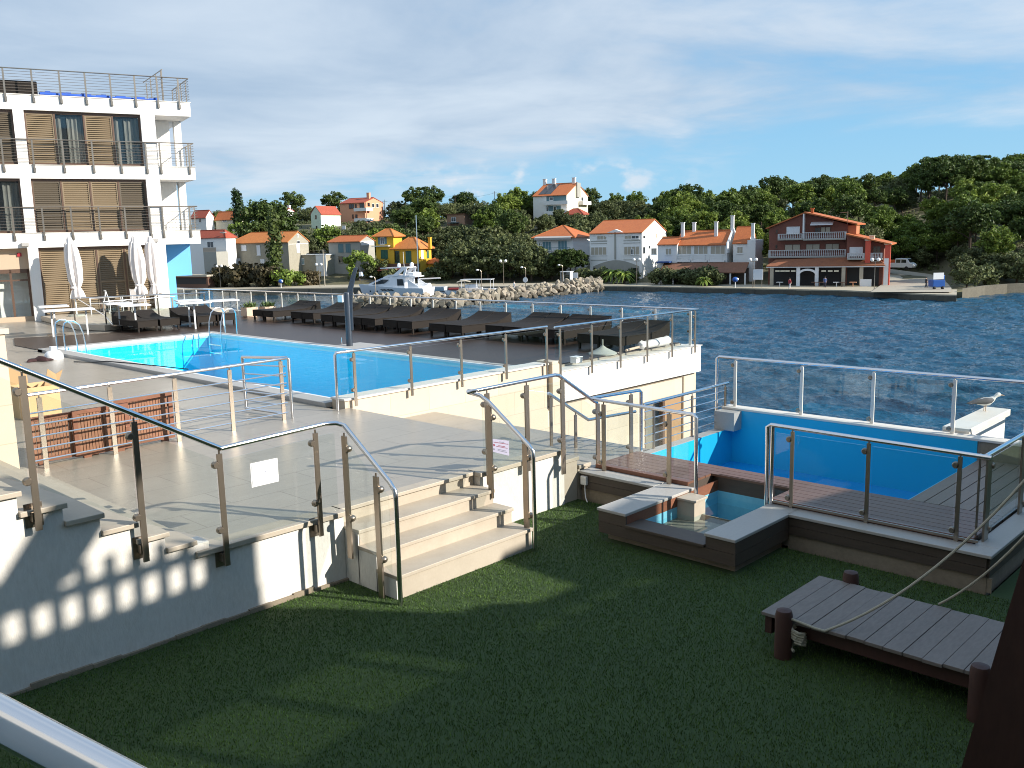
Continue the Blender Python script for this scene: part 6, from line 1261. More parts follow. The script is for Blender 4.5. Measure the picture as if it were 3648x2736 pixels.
mb = MB(); a_, z_ = F_(*rq(780, 255)); b_2, z_2 = F_(*rq(1105, 290)); mb.prism([h.w(a_, -.02, z_), h.w(b_2, -.02, z_), h.w(b_2, -1.3, z_2), h.w(a_, -1.3, z_2)], (0, 0, .06)); mb.build('sunblind', HM['sign'], h.root)
def balus(h, a0, a1, z0, z1, b, nm='balustrade'):
    n_ = max(3, int(abs(a1 - a0) / .30)); fl_ = h.part('balcony', HM['grey'], (a0, a1, b, -.003 if b < 0 else b + 1, z0 - .22, z0))
    o = h.part(nm, HM['rail'], (a0, a1, b + .02, b + .14, z1 - .10, z1), (a0, a1, b + .02, b + .14, z0 + .001, z0 + .07), (a0, a0 + .2, b, b + .18, z0 + .071, z1 - .101), (a1 - .2, a1, b, b + .18, z0 + .071, z1 - .101)); mb = MB()
    for k in range(n_):
        c_ = a0 + .3 + (a1 - a0 - .6) * k / (n_ - 1); p_ = h.w(c_, b + .08, z0 + .07); hh_ = z1 - .10 - z0 - .07; mb.lathe((p_.x, p_.y, p_.z), [(.05, 0), (.085, hh_ * .3), (.045, hh_ * .65), (.065, hh_)], 6)
    mb.build('balusters', HM['rail'], o); return o
def bpx(x0, x1, y0, y1, b): a0_, z1_ = F_(*rq(x0, y0), b); a1_, z0_ = F_(*rq(x1, y1), b); return balus(h, a0_, a1_, z0_, z1_, b)
bpx(290, 655, 425, 492, -1.1); bpx(660, 1285, 402, 488, -1.3); bpx(155, 1285, 662, 745, -1.5)
W = House('w', '', rq(1850, 580)[0], 158); W.root = h.root; a0, _ = W.fr(*rq(1300, 500)); zr1, zr2 = W.fr(*rq(1310, 435))[1], W.fr(*rq(1945, 575))[1]
mb = MB(); mb.prism([W.w(a0, 0, -6.4), W.w(0, 0, -6.4), W.w(0, 0, zr2), W.w(a0, 0, zr1)], E2 * 9); mb.build('wall', HM['red'], h.root)
mb = MB(); mb.prism([W.w(a0, -1.6, zr1), W.w(1.2, -1.6, zr2 - .1), W.w(1.2, -1.6, zr2 + .1), W.w(a0, -1.6, zr1 + .2)], E2 * 11); r2_ = mb.build('roof', ROOF, h.root); a_, _ = W.fr(*rq(1665, 480), 1); W.chim(r2_, a_, 1, zr2, W.fr(*rq(1665, 455))[1], HM['cream'], .7)
PIL = mat('red pillar with painted sun', (.62, .10, .06), .8)  # brighter than the red walls: sunlight put into the colour
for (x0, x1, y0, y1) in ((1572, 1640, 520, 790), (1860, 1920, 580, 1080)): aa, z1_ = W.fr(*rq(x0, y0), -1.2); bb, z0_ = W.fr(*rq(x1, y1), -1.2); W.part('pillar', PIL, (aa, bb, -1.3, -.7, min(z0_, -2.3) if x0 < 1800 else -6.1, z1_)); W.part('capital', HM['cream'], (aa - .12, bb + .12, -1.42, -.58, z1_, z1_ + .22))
aa, z1_ = W.fr(*rq(1845, 780), -1.25); bb, _ = W.fr(*rq(1905, 780), -1.25); W.part('pillar_base', HM['white'], (aa, bb + .05, -1.36, -.64, -6.1, z1_))
W.wpx(*rq(1340, 615), *rq(1530, 740), fm='white', pm=HM['sign']); W.wpx(*rq(1680, 600), *rq(1790, 700), fm='wood', pm=M['darkglass'])
a0_, z1_ = W.fr(*rq(1305, 705), -1.2); a1_, z0_ = W.fr(*rq(1555, 780), -1.2); balus(W, a0_, a1_, z0_, z1_, -1.2); a0_, z1_ = W.fr(*rq(1640, 700), -1.2); a1_, z0_ = W.fr(*rq(1815, 780), -1.2); balus(W, a0_, a1_, z0_, z1_, -1.2)
a0_, ze_ = F_(*rq(120, 905), -4.5); a1_, _ = F_(*rq(1850, 900), -4.5); zt_ = F_(*rq(700, 800), -1.6)[1]
mb = MB(); mb.prism([h.w(a0_, -4.5, ze_), h.w(a1_, -4.5, ze_), h.w(a1_ - 1.5, -1.52, zt_ + .3), h.w(a0_ + 1, -1.52, zt_ - .1)], (0, 0, .16)); mb.prism([h.w(a1_, -4.5, ze_), h.w(a1_ + .2, 3, ze_), h.w(a1_ - 1.5, 1.5, zt_ + .3), h.w(a1_ - 1.5, -1.52, zt_ + .3)], (0, 0, .16)); mb.build('porch_roof', mat('porch tiles with painted shade', (.34, .125, .055), .8, noise=[(.8, .5, (.22, .085, .045)), (3.5, .5, (.17, .065, .04))]), h.root)  # tiles browner than the main roof: shade put into the colour
W.part('painted_porch_shade', M['black'], (a0 + .2, -.6, -.07, -.004, -6.1, -2.9))  # black sheet painting the shade under the wing's porch
h.part('gutter', HM['sign'], (a0_, a1_, -4.6, -4.45, ze_ - .12, ze_ - .01))
for x in (205, 590, 860, 1250, 1510): a_, _ = F_(*rq(x, 1000), -4.2); h.part('porch_post', HM['tan'] if x not in (590, 860) else HM['sign'], (a_ - .28, a_ + .28, -4.4, -4.0, -6.1, ze_ - .13))
a_, zt2 = F_(*rq(725, 930), -4.25); mb = MB(); n_ = 12; wv_ = 1.6
ou = [(a_ + wv_ * math.cos(PI - PI * k / n_), zt2 - 1.05 + 1.05 * math.sin(PI * k / n_)) for k in range(n_ + 1)]; inn = [(a_ + (wv_ - .35) * math.cos(PI * k / n_), zt2 - 1.05 + .72 * math.sin(PI * k / n_)) for k in range(n_ + 1)]
mb.prism([h.w(x, -4.45, z) for x, z in ou + inn], E2 * .3); mb.build('porch_arch', HM['sign'], h.root)
for x in (285, 360, 430, 515, 960, 1055, 1145): a2, z2_ = F_(*rq(x, 965), -4.4); h.part('hanging_lamp', HM['cream'], (a2 - .35, a2 + .35, -4.42, -4.3, z2_ - .12, z2_ + .12))
h.part('painted_porch_shade', M['black'], (a0_ + .5, a1_ - .3, -1.62, -1.56, -6.1, ze_ - .2)); h.part('white_hatch', HM['sign'], (F_(*rq(1495, 1080), -4.2)[0], F_(*rq(1660, 1080), -4.2)[0], -4.5, -4.41, -6.0, F_(*rq(1495, 1085), -4.5)[1]))  # black sheet stands in for the shade inside the porch
for x, c_ in ((320, 'sign'), (830, 'wood'), (900, 'wood'), (1150, 'sign'), (1230, 'wood'), (1390, 'peach')): a2, _ = F_(*rq(x, 1100), -5.2); h.part('porch_table', HM[c_], (a2 - .5, a2 + .5, -5.6, -4.9, -5.32, -5.24), (a2 - .06, a2 + .06, -5.3, -5.2, -6.0, -5.321))
a2, z0_ = F_(*rq(1308, 245), 1); mb = MB(); mb.tube([h.w(a2, 1, z0_ - .5), h.w(a2, 1, F_(*rq(1308, 95), 1)[1])], .05, 5); zt3 = F_(*rq(1308, 95), 1)[1]; mb.tube([h.w(a2 - 1.2, 1, zt3 - .2), h.w(a2 + .1, 1, zt3 - .1)], .03, 4); mb.build('aerial', M['steel'], rf_)
h.reg(rq(120, 0)[0], rq(1950, 0)[0], rq(0, 1120)[1], rq(0, 120)[1])
k_ = House('kiosk', 'low brown harbour kiosk with a tan roof behind the blue hotel wall', r1(320, 1400)[0], 203, 'kiosk'); a0, _ = k_.fr(*r1(-90, 1400)); zt = k_.fr(*r1(320, 1420))[1]; k_.base(a0 / 2, 1.5, -6)
k_.part('wall', HM['wood'], (a0, 0, 0, 3, -6.1, zt)); k_.part('roof', HM['tan'], (a0 - .3, .4, -.6, 3.2, zt, zt + .35)); k_.part('counter', M['black'], (a0 + .3, -.5, -.04, -.003, -5.2, zt - .3))

# ---- trees: named ones first
plant('cypress0', 852, 262, 1.12, 'tall dark cypress standing alone on the hill left of the bay', z=5.6)
plant('ivy0', 975, 199.5, 1.42, 'tall dark creeper covered shrub in front of the stone house', z=-6.0)
for px, D, s_ in ((945, 228, 1.62), (912, 224, 1.3), (985, 230, 1.45)): plant('dark%d' % rng.randrange(3), px, D, s_, 'dense dark evergreen rising behind the stone house roof', group='dense evergreens behind the stone house')
for px, D, s_ in ((770, 236, 1.1), (800, 240, 1.2), (745, 240, 1.0)): plant('broad0', px, D, s_ * .8, 'bright green leafy tree below the cypress', group='leafy trees below the cypress')
plant('broad0', 1272, 198.5, 1.15, 'bright fig tree with big light leaves in front of the grey house', z=-6.0); plant('olive1', 1340, 199, 1.2, 'rounded olive tree between the fig tree and the yellow house', z=-6.0)
plant('bush1', 1010, 196.5, 1.35, 'yellow green bush on the quay below the stone house', z=-6, cat='bush'); plant('bush1', 1040, 197.5, 1.1, 'smaller yellow green bush right of the quay bush', z=-6, cat='bush')
for px in (755, 790, 830, 870, 905, 945, 1075, 1100): plant('bush0', px, shore(px) + rng.uniform(7, 11), rng.uniform(1.0, 1.7), 'dry brown bush along the quay below the stone house', 'bush', 'dry bushes along the left quay', z=-6, sz=1.2)
for px in (1395, 1440, 1540, 1570): plant('bush2', px, shore(px) + 14, rng.uniform(.8, 1.2), 'dark green garden bush beside the yellow house', 'bush', 'garden bushes by the yellow house', z=-6)
for i, (px, o, s_) in enumerate(((1610, 17, 1.6), (1650, 14, 1.7), (1690, 18, 1.8), (1735, 13, 1.75), (1775, 18, 1.8), (1815, 13, 1.7), (1850, 16, 1.5), (1890, 12, 1.55), (1930, 14, 1.3), (1965, 13, 1.1), (1590, 30, 1.5), (1640, 34, 1.6), (1700, 33, 1.7), (1760, 34, 1.7), (1820, 32, 1.5), (1870, 34, 1.2))):
    plant('olive%d' % (i % 3), px, shore(px) + o, s_, 'dark dense tree in the grove behind the boats', group='dark grove behind the boats')
plant('palm0', 2185, 173, 1.25, 'shaggy light green palm in front of the arched white house', z=-6); plant('palm0', 2222, 171, 1.0, 'smaller palm right of the shaggy palm', z=-6)
for px in (2150, 2250, 2080, 2065): plant('bush2', px, shore(px) + 9, 1.0, 'low green shrub at the foot of the white houses', 'bush', 'shrubs under the white houses', z=-6)
for px in range(2350, 2560, 22): plant('bush%d' % (2 if px % 44 else 1), px, shore(px) + rng.uniform(5, 7), rng.uniform(.9, 1.15), 'hedge bush in front of the long white house', 'bush', 'hedge before the long white house', z=-6)
plant('palm0', 2510, 160, .7, 'small spiky palm in the hedge before the long white house', z=-6)
for px in (2030, 2050, 2002): plant('dark0', px, shore(px) + 12, .75, 'dark garden tree between the two white waterfront houses', group='dark trees between the white houses', z=-6)
def clear(px, D, key, s_):
    r_ = {'p': 4.2, 'd': 4.5, 'o': 3.3, 'b': 3.2}[key[0]] * s_; hh_ = {'p': 8.6, 'd': 9.4, 'o': 4.9, 'b': 5.8}[key[0]] * s_; p = P3(px, D); x, yt = pix(p + Vector((0, 0, hh_))); rp = r_ * FPX / D * .75
    for (x0, x1, Dh, yb, yt2) in HOUSES:
        if x + rp < x0 - 6 or x - rp > x1 + 6: continue
        if Dh - 3.0 < D < Dh + 12: return False
        if D < Dh and yt < yb - .22 * (yb - yt2): return False
    if 3105 < px < 3410 and D < 196: return False
    return True
spots = []
def wood(n, px0, px1, o0, o1, keys, s0, s1, lab, group, gap=3.4, tries=60):
    c_ = 0
    for _ in range(n * tries):
        if c_ >= n: break
        px = rng.uniform(px0, px1); D = shore(px) + rng.uniform(o0, o1); k = rng.choice(keys); s_ = rng.uniform(s0, s1); q = far(px, D)
        if any((q - r_).length < gap for r_ in spots) or not clear(px, D, k, s_): continue
        spots.append(q); plant(k, px, D, s_, lab, group=group); c_ += 1
P_, D_, O_ = ['pine0', 'pine1', 'pine2'], ['dark0', 'dark1', 'dark2'], ['olive0', 'olive1', 'olive2']
wood(50, 3250, 3950, 95, 160, D_ + ['pine0'], .9, 1.2, 'broad dark umbrella pine crowning the right end of the hill', 'umbrella pines on the hill crest', 3.6)
wood(150, 2640, 3900, 18, 165, P_ + P_ + D_ + O_, .75, 1.15, 'pine tree in the wood on the hillside right of the bay', 'pines on the right hillside', 3.5)
wood(44, 2330, 2760, 22, 120, P_ + P_ + D_ + O_, .85, 1.2, 'bright pine tree behind the long white house', 'pines behind the white houses', 4)
wood(150, 1490, 2480, 38, 150, O_ + O_ + O_ + ['dark1', 'pine2'], .85, 1.3, 'grey green olive tree on the hill above the harbour', 'olives on the middle hillside', 3.0)
wood(80, 760, 1560, 36, 140, O_ + O_ + ['broad0', 'dark2'], .8, 1.2, 'scattered olive tree among the hillside houses', 'olives on the left hillside', 3.0)
wood(12, 3420, 3900, 9, 26, O_ + ['bush2'] * 2, .8, 1.2, 'low shoreline shrub at the right end of the quay', 'shrubs on the right shore', 3)
wood(26, 3130, 3460, 46, 75, P_ + O_, .7, 1.0, 'young pine on the bank behind the dusty road', 'young pines behind the road', 2.6)
for px, D, s_ in ((1795, 262, 1.0), (1825, 266, 1.05), (1865, 270, 1.0)): plant('pine%d' % rng.randrange(3), px, D, s_, 'round pine beside the big white hilltop house', group='pines beside the hilltop house')
for px, D in ((2880, 285), (2894, 287), (3055, 290), (3072, 292)): plant('cypress0', px, D, .62, 'small dark cypress poking above the wood', group='cypresses above the wood')

# low scrub between the trees: one mass
g_ = np.random.default_rng(77); cl_ = []
for _ in range(5200):
    px = g_.uniform(700, 3950); o = g_.uniform(16, 170) ** 1.0; D = shore(px) + o
    if 3105 < px < 3405 and D < 194: continue
    if any(x0 - 3 < px < x1 + 3 and Dh - 2 < D < Dh + 13 for (x0, x1, Dh, yb, yt2) in HOUSES): continue
    q = far(px, D); cl_.append((q.x, q.y, ground(px, D) + .15, g_.uniform(.5, 1.25)))
o = bpy.data.objects.new('undergrowth', leafmesh('undergrowth', cl_, 26, .24, 78, LM['olive'], .7)); COL.objects.link(o); tag(o, 'low grey green scrub covering the hillside between the trees', 'undergrowth', kind='stuff')

# ---- breakwater
BW = [(1215, 142), (1400, 136.8), (1600, 135.3), (1750, 142), (1901, 152), (2050, 160), (2150, 165.5)]
def bwat(t): k = t * (len(BW) - 1); i = min(int(k), len(BW) - 2); f = k - i; return BW[i][0] + (BW[i + 1][0] - BW[i][0]) * f, BW[i][1] + (BW[i + 1][1] - BW[i][1]) * f
core = MB(); rings = []
for k in range(15):
    px, D = bwat(k / 14); e_ = 1.0 if 0 < k < 14 else .3
    rings.append([(*far(px, D + .6), -8), (*far(px, D + 2.6), SEA + 1.35 * e_), (*far(px, D + 6.5), SEA + 1.4 * e_), (*far(px, D + 9), -8)])
core.loft(rings); struct(core, 'breakwater', mat('breakwater rubble', (.11, .095, .075), .9, noise=(2, .5, (.07, .06, .05))), )
RK = [mat('pale boulder', (.31, .265, .20), .85, noise=[(.9, .5, (.21, .175, .125)), (5, .35, (.40, .35, .28))], bump=(4, .4, .08), objrand=.25)]
rk = []
for s_ in range(6):
    mb = MB().ball((0, 0, 0), 1, 14, 10); r = random.Random(s_); ax = [r.uniform(.75, 1.25) for _ in range(3)]; pl = [(Vector((r.gauss(0, 1), r.gauss(0, 1), r.gauss(0, 1))).normalized(), r.uniform(.42, .80)) for _ in range(16)]; nv = []
    for p in mb.v:
        q = Vector(p)
        for n_, d_ in pl:
            e_ = q.dot(n_) - d_
            if e_ > 0: q -= n_ * e_
        nv.append((q.x * ax[0], q.y * ax[1], q.z * ax[2]))
    mb.v = nv; rk.append(mb)
wet = mat('wet dark boulder', (.10, .085, .062), .6, noise=(1.2, .5, (.17, .14, .10)))
rme = []
for m_ in (RK[0], wet):
    for mb in rk: rme.append(mb.build('boulder', m_))
first_used = [False] * 12; cnt = 0
for row, (do, dz, n_, s0, s1) in enumerate(((.25, .05, 58, .5, .8), (.9, .5, 56, .5, .85), (1.6, .95, 54, .5, .85), (2.4, 1.35, 50, .5, .8), (3.4, 1.6, 42, .45, .75), (4.8, 1.6, 30, .4, .7))):
    for k in range(n_):
        t = (k + rng.uniform(-.4, .4)) / n_; t = min(1, max(0, t)); px, D = bwat(t); i = rng.randrange(6) + (6 if row == 0 or (row == 1 and rng.random() < .35) else 0)
        o = rme[i] if not first_used[i] else rme[i].copy()
        if first_used[i]: COL.objects.link(o)
        first_used[i] = True
        up = .35 if t > .75 else 0; q = far(px + rng.uniform(-3, 3), D + do + rng.uniform(-.3, .3)); o.location = (q.x, q.y, SEA + dz + up * dz * .5 + rng.uniform(-.15, .15)); s_ = rng.uniform(s0, s1)
        o.scale = (s_ * 1.15, s_, s_ * .85); o.rotation_euler = (rng.uniform(0, 6), rng.uniform(0, 6), rng.uniform(0, 6)); tag(o, 'pale limestone boulder piled in the breakwater across the bay', 'boulder', 'boulders of the breakwater'); cnt += 1
fm_ = MB()
struct(MB().prism([(*far(a, b + 9), -8) for a, b in BW] + [(*far(a, b + 14), -8) for a, b in reversed(BW)], (0, 0, 1.9)), 'pier', mat('mole concrete', (.33, .30, .25), .9))

# ---- boats
def boatframe(px, D, yaw=0.0):
    o = far(px, D); c_, s_ = math.cos(yaw), math.sin(yaw); ex = E1 * c_ + E2 * s_; ey = E2 * c_ - E1 * s_
    return lambda x, y, z: Vector((o.x, o.y, SEA)) + ex * x + ey * y + Vector((0, 0, z)), Vector((o.x, o.y, SEA))
def hull(W_, L_, B_, z1, z2, m=8):
    rings = []
    for i in range(m + 1):
        t = i / m; x = -L_ / 2 + L_ * t; bw_ = B_ / 2 * min(1, (t * 1.9) ** .62 if t < .6 else 1.0) + .02; zt = z2 + (z1 - z2) * min(1, t * 1.3); rings.append([W_(x + (-.6 * (1 - t) if False else 0), -bw_, zt), W_(x + .8 * (1 - t) ** 2, -bw_ * .72, .25), W_(x + 1.4 * (1 - t) ** 2, 0, -.5), W_(x + .8 * (1 - t) ** 2, bw_ * .72, .25), W_(x, bw_, zt)])
    return MB().loft(rings)
W_, o_ = boatframe(1392, 163, .05); ya = empty('motor_yacht', o_, 'large white motor yacht with a flybridge arch moored behind the boulders', 'yacht')
GEL = mat('white gelcoat', (.80, .81, .83), .25, coat=.3); GLS = M['darkglass']
hull(W_, 14.2, 4.4, 1.75, 2.35).build('hull', GEL, ya, smooth=True)
mb = MB(); mb.loft([[W_(x, s_ * y_, z_) for s_, z_ in ((-1, z0_), (-.92, z1_), (.92, z1_), (1, z0_))] for x, y_, z0_, z1_ in ((-4.9, .5, 2.2, 2.26), (-3.0, 1.6, 2.1, 2.85), (-1.2, 1.9, 1.95, 3.45), (1.0, 1.95, 1.8, 3.6), (3.2, 1.9, 1.75, 3.6), (3.4, 1.9, 1.75, 3.55))]); mb.build('cabin', GEL, ya)
mb = MB()
for s_ in (-1, 1): mb.prism([W_(-3.3, s_ * 1.72, 2.35), W_(-1.0, s_ * 1.93, 3.25), W_(.4, s_ * 1.95, 3.2), W_(-.6, s_ * 1.95, 2.55)], E2 * (.03 * s_)); mb.prism([W_(2.0, s_ * 1.94, 2.2), W_(2.0, s_ * 1.94, 3.3), W_(3.1, s_ * 1.93, 3.3), W_(3.3, s_ * 1.93, 2.2)], E2 * (.03 * s_))
mb.build('window', GLS, ya); mb = MB()
for x in (.2, .75, 1.5, 2.1): mb.prism([W_(x - 1.6, -2.05, 1.55), W_(x - 1.2, -2.06, 1.6), W_(x - .7, -2.08, 1.35), W_(x - 1.1, -2.07, 1.25)], E2 * -.08)
for x in (-3.6, -2.2): mb.ball(W_(x, -1.8, 1.2), .14, 8, 6)
mb.build('porthole', GLS, ya); mb = MB(); mb.loft([[W_(x, s_ * y_, z_) for s_, z_ in ((-1, z0_), (-1, z1_), (1, z1_), (1, z0_))] for x, y_, z0_, z1_ in ((-1.2, 1.3, 3.45, 3.6), (.2, 1.75, 3.58, 4.05), (4.3, 1.8, 3.58, 3.9), (5.4, 1.6, 3.6, 3.75))]); mb.build('flybridge', GEL, ya)
mb = MB()
for s_ in (-1, 1): mb.prism([W_(.9, s_ * 1.78, 3.8), W_(2.0, s_ * 1.78, 3.8), W_(3.8, s_ * 1.55, 5.3), W_(3.0, s_ * 1.55, 5.35)], E2 * (.14 * s_)); mb.prism([W_(3.0, s_ * 1.7, 3.8), W_(3.5, s_ * 1.7, 3.8), W_(3.9, s_ * 1.5, 5.2), W_(3.5, s_ * 1.5, 5.2)], E2 * (.14 * s_))
mb.prism([W_(-1.6, -1.5, 5.08), W_(-1.9, 0, 5.02), W_(-1.6, 1.5, 5.08), W_(3.9, 1.55, 5.2), W_(3.9, -1.55, 5.2)], (0, 0, .16)); mb.build('hardtop', GEL, ya)
mb = MB().ball(W_(1.6, -.4, 5.62), .34, 10, 8, 1.2); mb.ball(W_(3.6, .6, 5.65), .38, 10, 8, 1.2); mb.build('radar_dome', GEL, ya, smooth=True); MB().tube([W_(2.4, 0, 5.3), W_(2.3, 0, 7.9)], .035, 6).build('aerial', GEL, ya)
mb = MB(); mb.prism([W_(4.0, -1.9, 1.7), W_(6.6, -1.9, 1.35), W_(6.0, -1.85, 2.1), W_(4.3, -1.85, 3.1), W_(4.0, -1.85, 3.1)], E2 * .12); mb.prism([W_(4.0, 1.78, 1.7), W_(6.6, 1.78, 1.35), W_(6.0, 1.73, 2.1), W_(4.3, 1.73, 3.1), W_(4.0, 1.73, 3.1)], E2 * .12); mb.prism([W_(6.2, -1.8, .6), W_(6.2, 1.8, .6), W_(6.0, 1.8, 2.0), W_(6.0, -1.8, 2.0)], E1 * .12); mb.build('cockpit', GEL, ya)
mb = MB(); mb.prism([W_(3.8, -1.4, 3.92), W_(5.0, -1.4, 3.78), W_(5.0, 1.4, 3.78), W_(3.8, 1.4, 3.92)], (0, 0, .55)); mb.build('tender', GEL, ya, bevel=.12); mb = MB(); mb.tube([W_(-7.0, 0, 3.15), W_(-5, -1.5, 2.95), W_(-2, -2.05, 2.8)], .03, 5); mb.tube([W_(-7.0, 0, 3.15), W_(-5, 1.5, 2.95), W_(-2, 2.05, 2.8)], .03, 5)
for x, y_, z_ in ((-6, -.8, 2.3), (-4, -1.75, 2.2), (-2, -2.0, 2.0)): mb.tube([W_(x, y_, z_), W_(x, y_, z_ + .75)], .02, 4)
mb.build('bow_rail', M['steel'], ya)
mb = MB(); mb.loft([[W_(x, s_ * y_, z_) for s_, z_ in ((-1, z0_), (-.9, z1_), (.9, z1_), (1, z0_))] for x, y_, z0_, z1_ in ((-4.6, .62, 2.32, 2.42), (-3.0, 1.5, 2.62, 2.92), (-1.3, 1.8, 3.3, 3.49))]); mb.build('windscreen_cover', mat('blue boat canvas', (.04, .16, .42), .7), ya)
W_, o_ = boatframe(1492, 174, .3); sb_ = empty('sailing_boat', o_, 'sailing boat with a tall bare mast rising behind the motor yacht', 'sailboat')
hull(W_, 9.5, 3, 1.1, 1.4).build('hull', GEL, sb_, smooth=True); mb = MB(); mb.loft([[W_(x, s_ * y_, z_) for s_, z_ in ((-1, 1.1), (-.8, z1_), (.8, z1_), (1, 1.1))] for x, y_, z1_ in ((-2.5, .5, 1.3), (-1.5, .9, 1.75), (1.6, 1.0, 1.8), (1.8, 1.0, 1.6))]); mb.build('cabin', GEL, sb_)
MB().tube([W_(-.4, 0, 1.6), W_(-.4, 0, 14.4)], [.13, .10], 8).build('mast', M['rail'], sb_, smooth=True); MB().tube([W_(-.4, 0, 2.6), W_(3.8, 0, 2.7)], .12, 7).build('boom', M['canvas'], sb_, smooth=True)
for a_, b_2 in (((-4.6, 0, 1.4), 14.2), ((-.3, -1.4, 1.2), 12)): MB().tube([W_(*a_), W_(-.4, 0, b_2)], .012, 4).build('stay', M['black'], sb_)
W_, o_ = boatframe(1640, 160, .5); mbt = empty('motorboat', o_, 'small motorboat with a beige bimini top and red canvas cover', 'motorboat')
hull(W_, 6.5, 2.3, .95, 1.15).build('hull', GEL, mbt, smooth=True); MB().prism([W_(-2.4, -.6, 1.2), W_(-.6, -1.0, 1.2), W_(-.6, 1.0, 1.2), W_(-2.4, .6, 1.2)], (0, 0, .35)).build('cover', mat('red canvas', (.30, .04, .04), .8), mbt, bevel=.1)
mb = MB(); mb.loft([[W_(x, s_ * 1.0, z_) for s_, z_ in ((-1, zz_ - .12), (-.5, zz_), (.5, zz_), (1, zz_ - .12))] + [W_(x, .0, zz_ - .06)] for x, zz_ in ((-.9, 2.55), (-.3, 2.75), (.6, 2.8), (1.5, 2.62))]); mb.build('bimini', mat('beige canvas', (.50, .44, .34), .8), mbt); mb = MB()
for x in (-.8, .4, 1.4):
    for s_ in (-1, 1): mb.tube([W_(x * .6 + .2, s_ * 1.05, 1.1), W_(x, s_ * 1.0, 2.6)], .025, 5)
mb.build('bimini_frame', M['steel'], mbt); MB().prism([W_(.2, -.9, 1.0), W_(2.9, -.9, 1.0), W_(2.9, .9, 1.0), W_(.2, .9, 1.0)], (0, 0, .4)).build('seats', M['mesh'], mbt, bevel=.08); MB().prism([W_(3.2, -.25, .6), W_(3.6, -.25, .6), W_(3.6, .25, .6), W_(3.2, .25, .6)], (0, 0, .95)).build('outboard_motor', GEL, mbt, bevel=.08)
W_, o_ = boatframe(1690, 166, .2); wb = empty('cabin_boat', o_, 'white open boat with a long flat hardtop on posts', 'boat')
hull(W_, 7.5, 2.5, .95, 1.2).build('hull', GEL, wb, smooth=True); MB().prism([W_(-2.6, -1.1, 2.55), W_(3.2, -1.1, 2.55), W_(3.2, 1.1, 2.55), W_(-2.6, 1.1, 2.55)], (0, 0, .12)).build('hardtop', GEL, wb, bevel=.03); mb = MB()
for x in (-2.4, .4, 3.0):
    for s_ in (-1, 1): mb.tube([W_(x, s_ * 1.05, 1.0), W_(x, s_ * 1.05, 2.56)], .04, 5)
mb.build('roof_post', GEL, wb); MB().prism([W_(-1.8, -.8, 1.1), W_(.2, -.8, 1.1), W_(.2, .8, 1.1), W_(-1.8, .8, 1.1)], (0, 0, .6)).build('console', GEL, wb, bevel=.05)
W_, o_ = boatframe(1570, 162, .9); rb_ = empty('rowing_boat', o_, 'low dark hulled rowing boat between the yacht and the motorboat', 'rowing boat'); hull(W_, 5, 1.9, .7, .95).build('hull', GEL, rb_, smooth=True); MB().prism([W_(-1.6, -.7, .8), W_(1.8, -.8, .75), W_(1.8, .8, .75), W_(-1.6, .7, .8)], (0, 0, .12)).build('cover', M['black'], rb_, bevel=.04)

# ---- lamps, poles, signs, people, vehicles on the far side
def twin(px, D, lab, hh_=4.3, z0=-5.98):
    p = far(px, D); l = empty('street_lamp', (p.x, p.y, z0), lab, 'street lamp', 'twin globe street lamps on the quay'); P_0 = Vector((p.x, p.y, z0))
    mb = MB().tube([P_0, P_0 + Vector((0, 0, hh_))], [.07, .045], 7); mb.tube([P_0 - rt_ * .45 + Vector((0, 0, hh_ - .1)), P_0 + rt_ * .45 + Vector((0, 0, hh_ - .1))], .035, 5); mb.build('post', M['steel'], l)
    for s_ in (-1, 1): MB().ball(P_0 + rt_ * .48 * s_ + Vector((0, 0, hh_ + .2)), .28, 10, 8).build('globe', M['whiteplastic'], l, smooth=True)
for px, D, lab in ((772, 202, 'twin globe lamp near the harbour kiosk'), (1129, 190, 'twin globe lamp beside the wooden pole on the left quay'), (1790, 178, 'twin globe lamp against the dark grove'), (2268, 168, 'twin globe lamp before the arched white house'), (2685, 155.5, 'twin globe lamp left of the restaurant'), (3122, 147.5, 'twin globe lamp at the right corner of the restaurant')): twin(px, D, lab)
def arm(px, D, lab, top, z0=-6.1):
    p = far(px, D); P_0 = Vector((p.x, p.y, z0)); zt = hgt(top, px, p); l = empty('mole_lamp', P_0, lab, 'street lamp', 'bent arm lamps on the mole')
    MB().tube([P_0, Vector((p.x, p.y, zt - .3)), Vector((p.x, p.y, zt)) - rt_ * .15, Vector((p.x, p.y, zt + .05)) - rt_ * .5], .055, 7).build('post', M['steel'], l, smooth=True); c_ = Vector((p.x, p.y, zt)) - rt_ * .62; MB().ball(c_, .26, 8, 6, .6).build('lamp_head', M['whiteplastic'], l, smooth=True)
for px, D, lab, top in ((1328, 150, 'bent arm lamp in front of the yacht bow', 986), (1710, 153, 'bent arm lamp right of the open boat with hardtop', 962), (1869, 160, 'bent arm lamp in the middle of the mole', 952), (2002, 168, 'bent arm lamp near the tip of the mole', 944)): arm(px, D, lab, top)
def pole(px, D, ytop, ybase, lab, r_=.11, m=bark, cat='utility pole', name='utility_pole', cross=True, z0=None):
    p = far(px, D); z0 = hgt(ybase, px, p) if z0 is None else z0; zt = hgt(ytop, px, p); l = empty(name, (p.x, p.y, z0), lab, cat); MB().tube([(p.x, p.y, z0 - 1), (p.x, p.y, zt)], [r_, r_ * .7], 7).build('pole', m, l, smooth=True)
    if cross: q = Vector((p.x, p.y, zt - .5)); MB().tube([q - rt_ * .7, q + rt_ * .7], .05, 5).build('crossarm', m, l)
    return Vector((p.x, p.y, zt - .45))
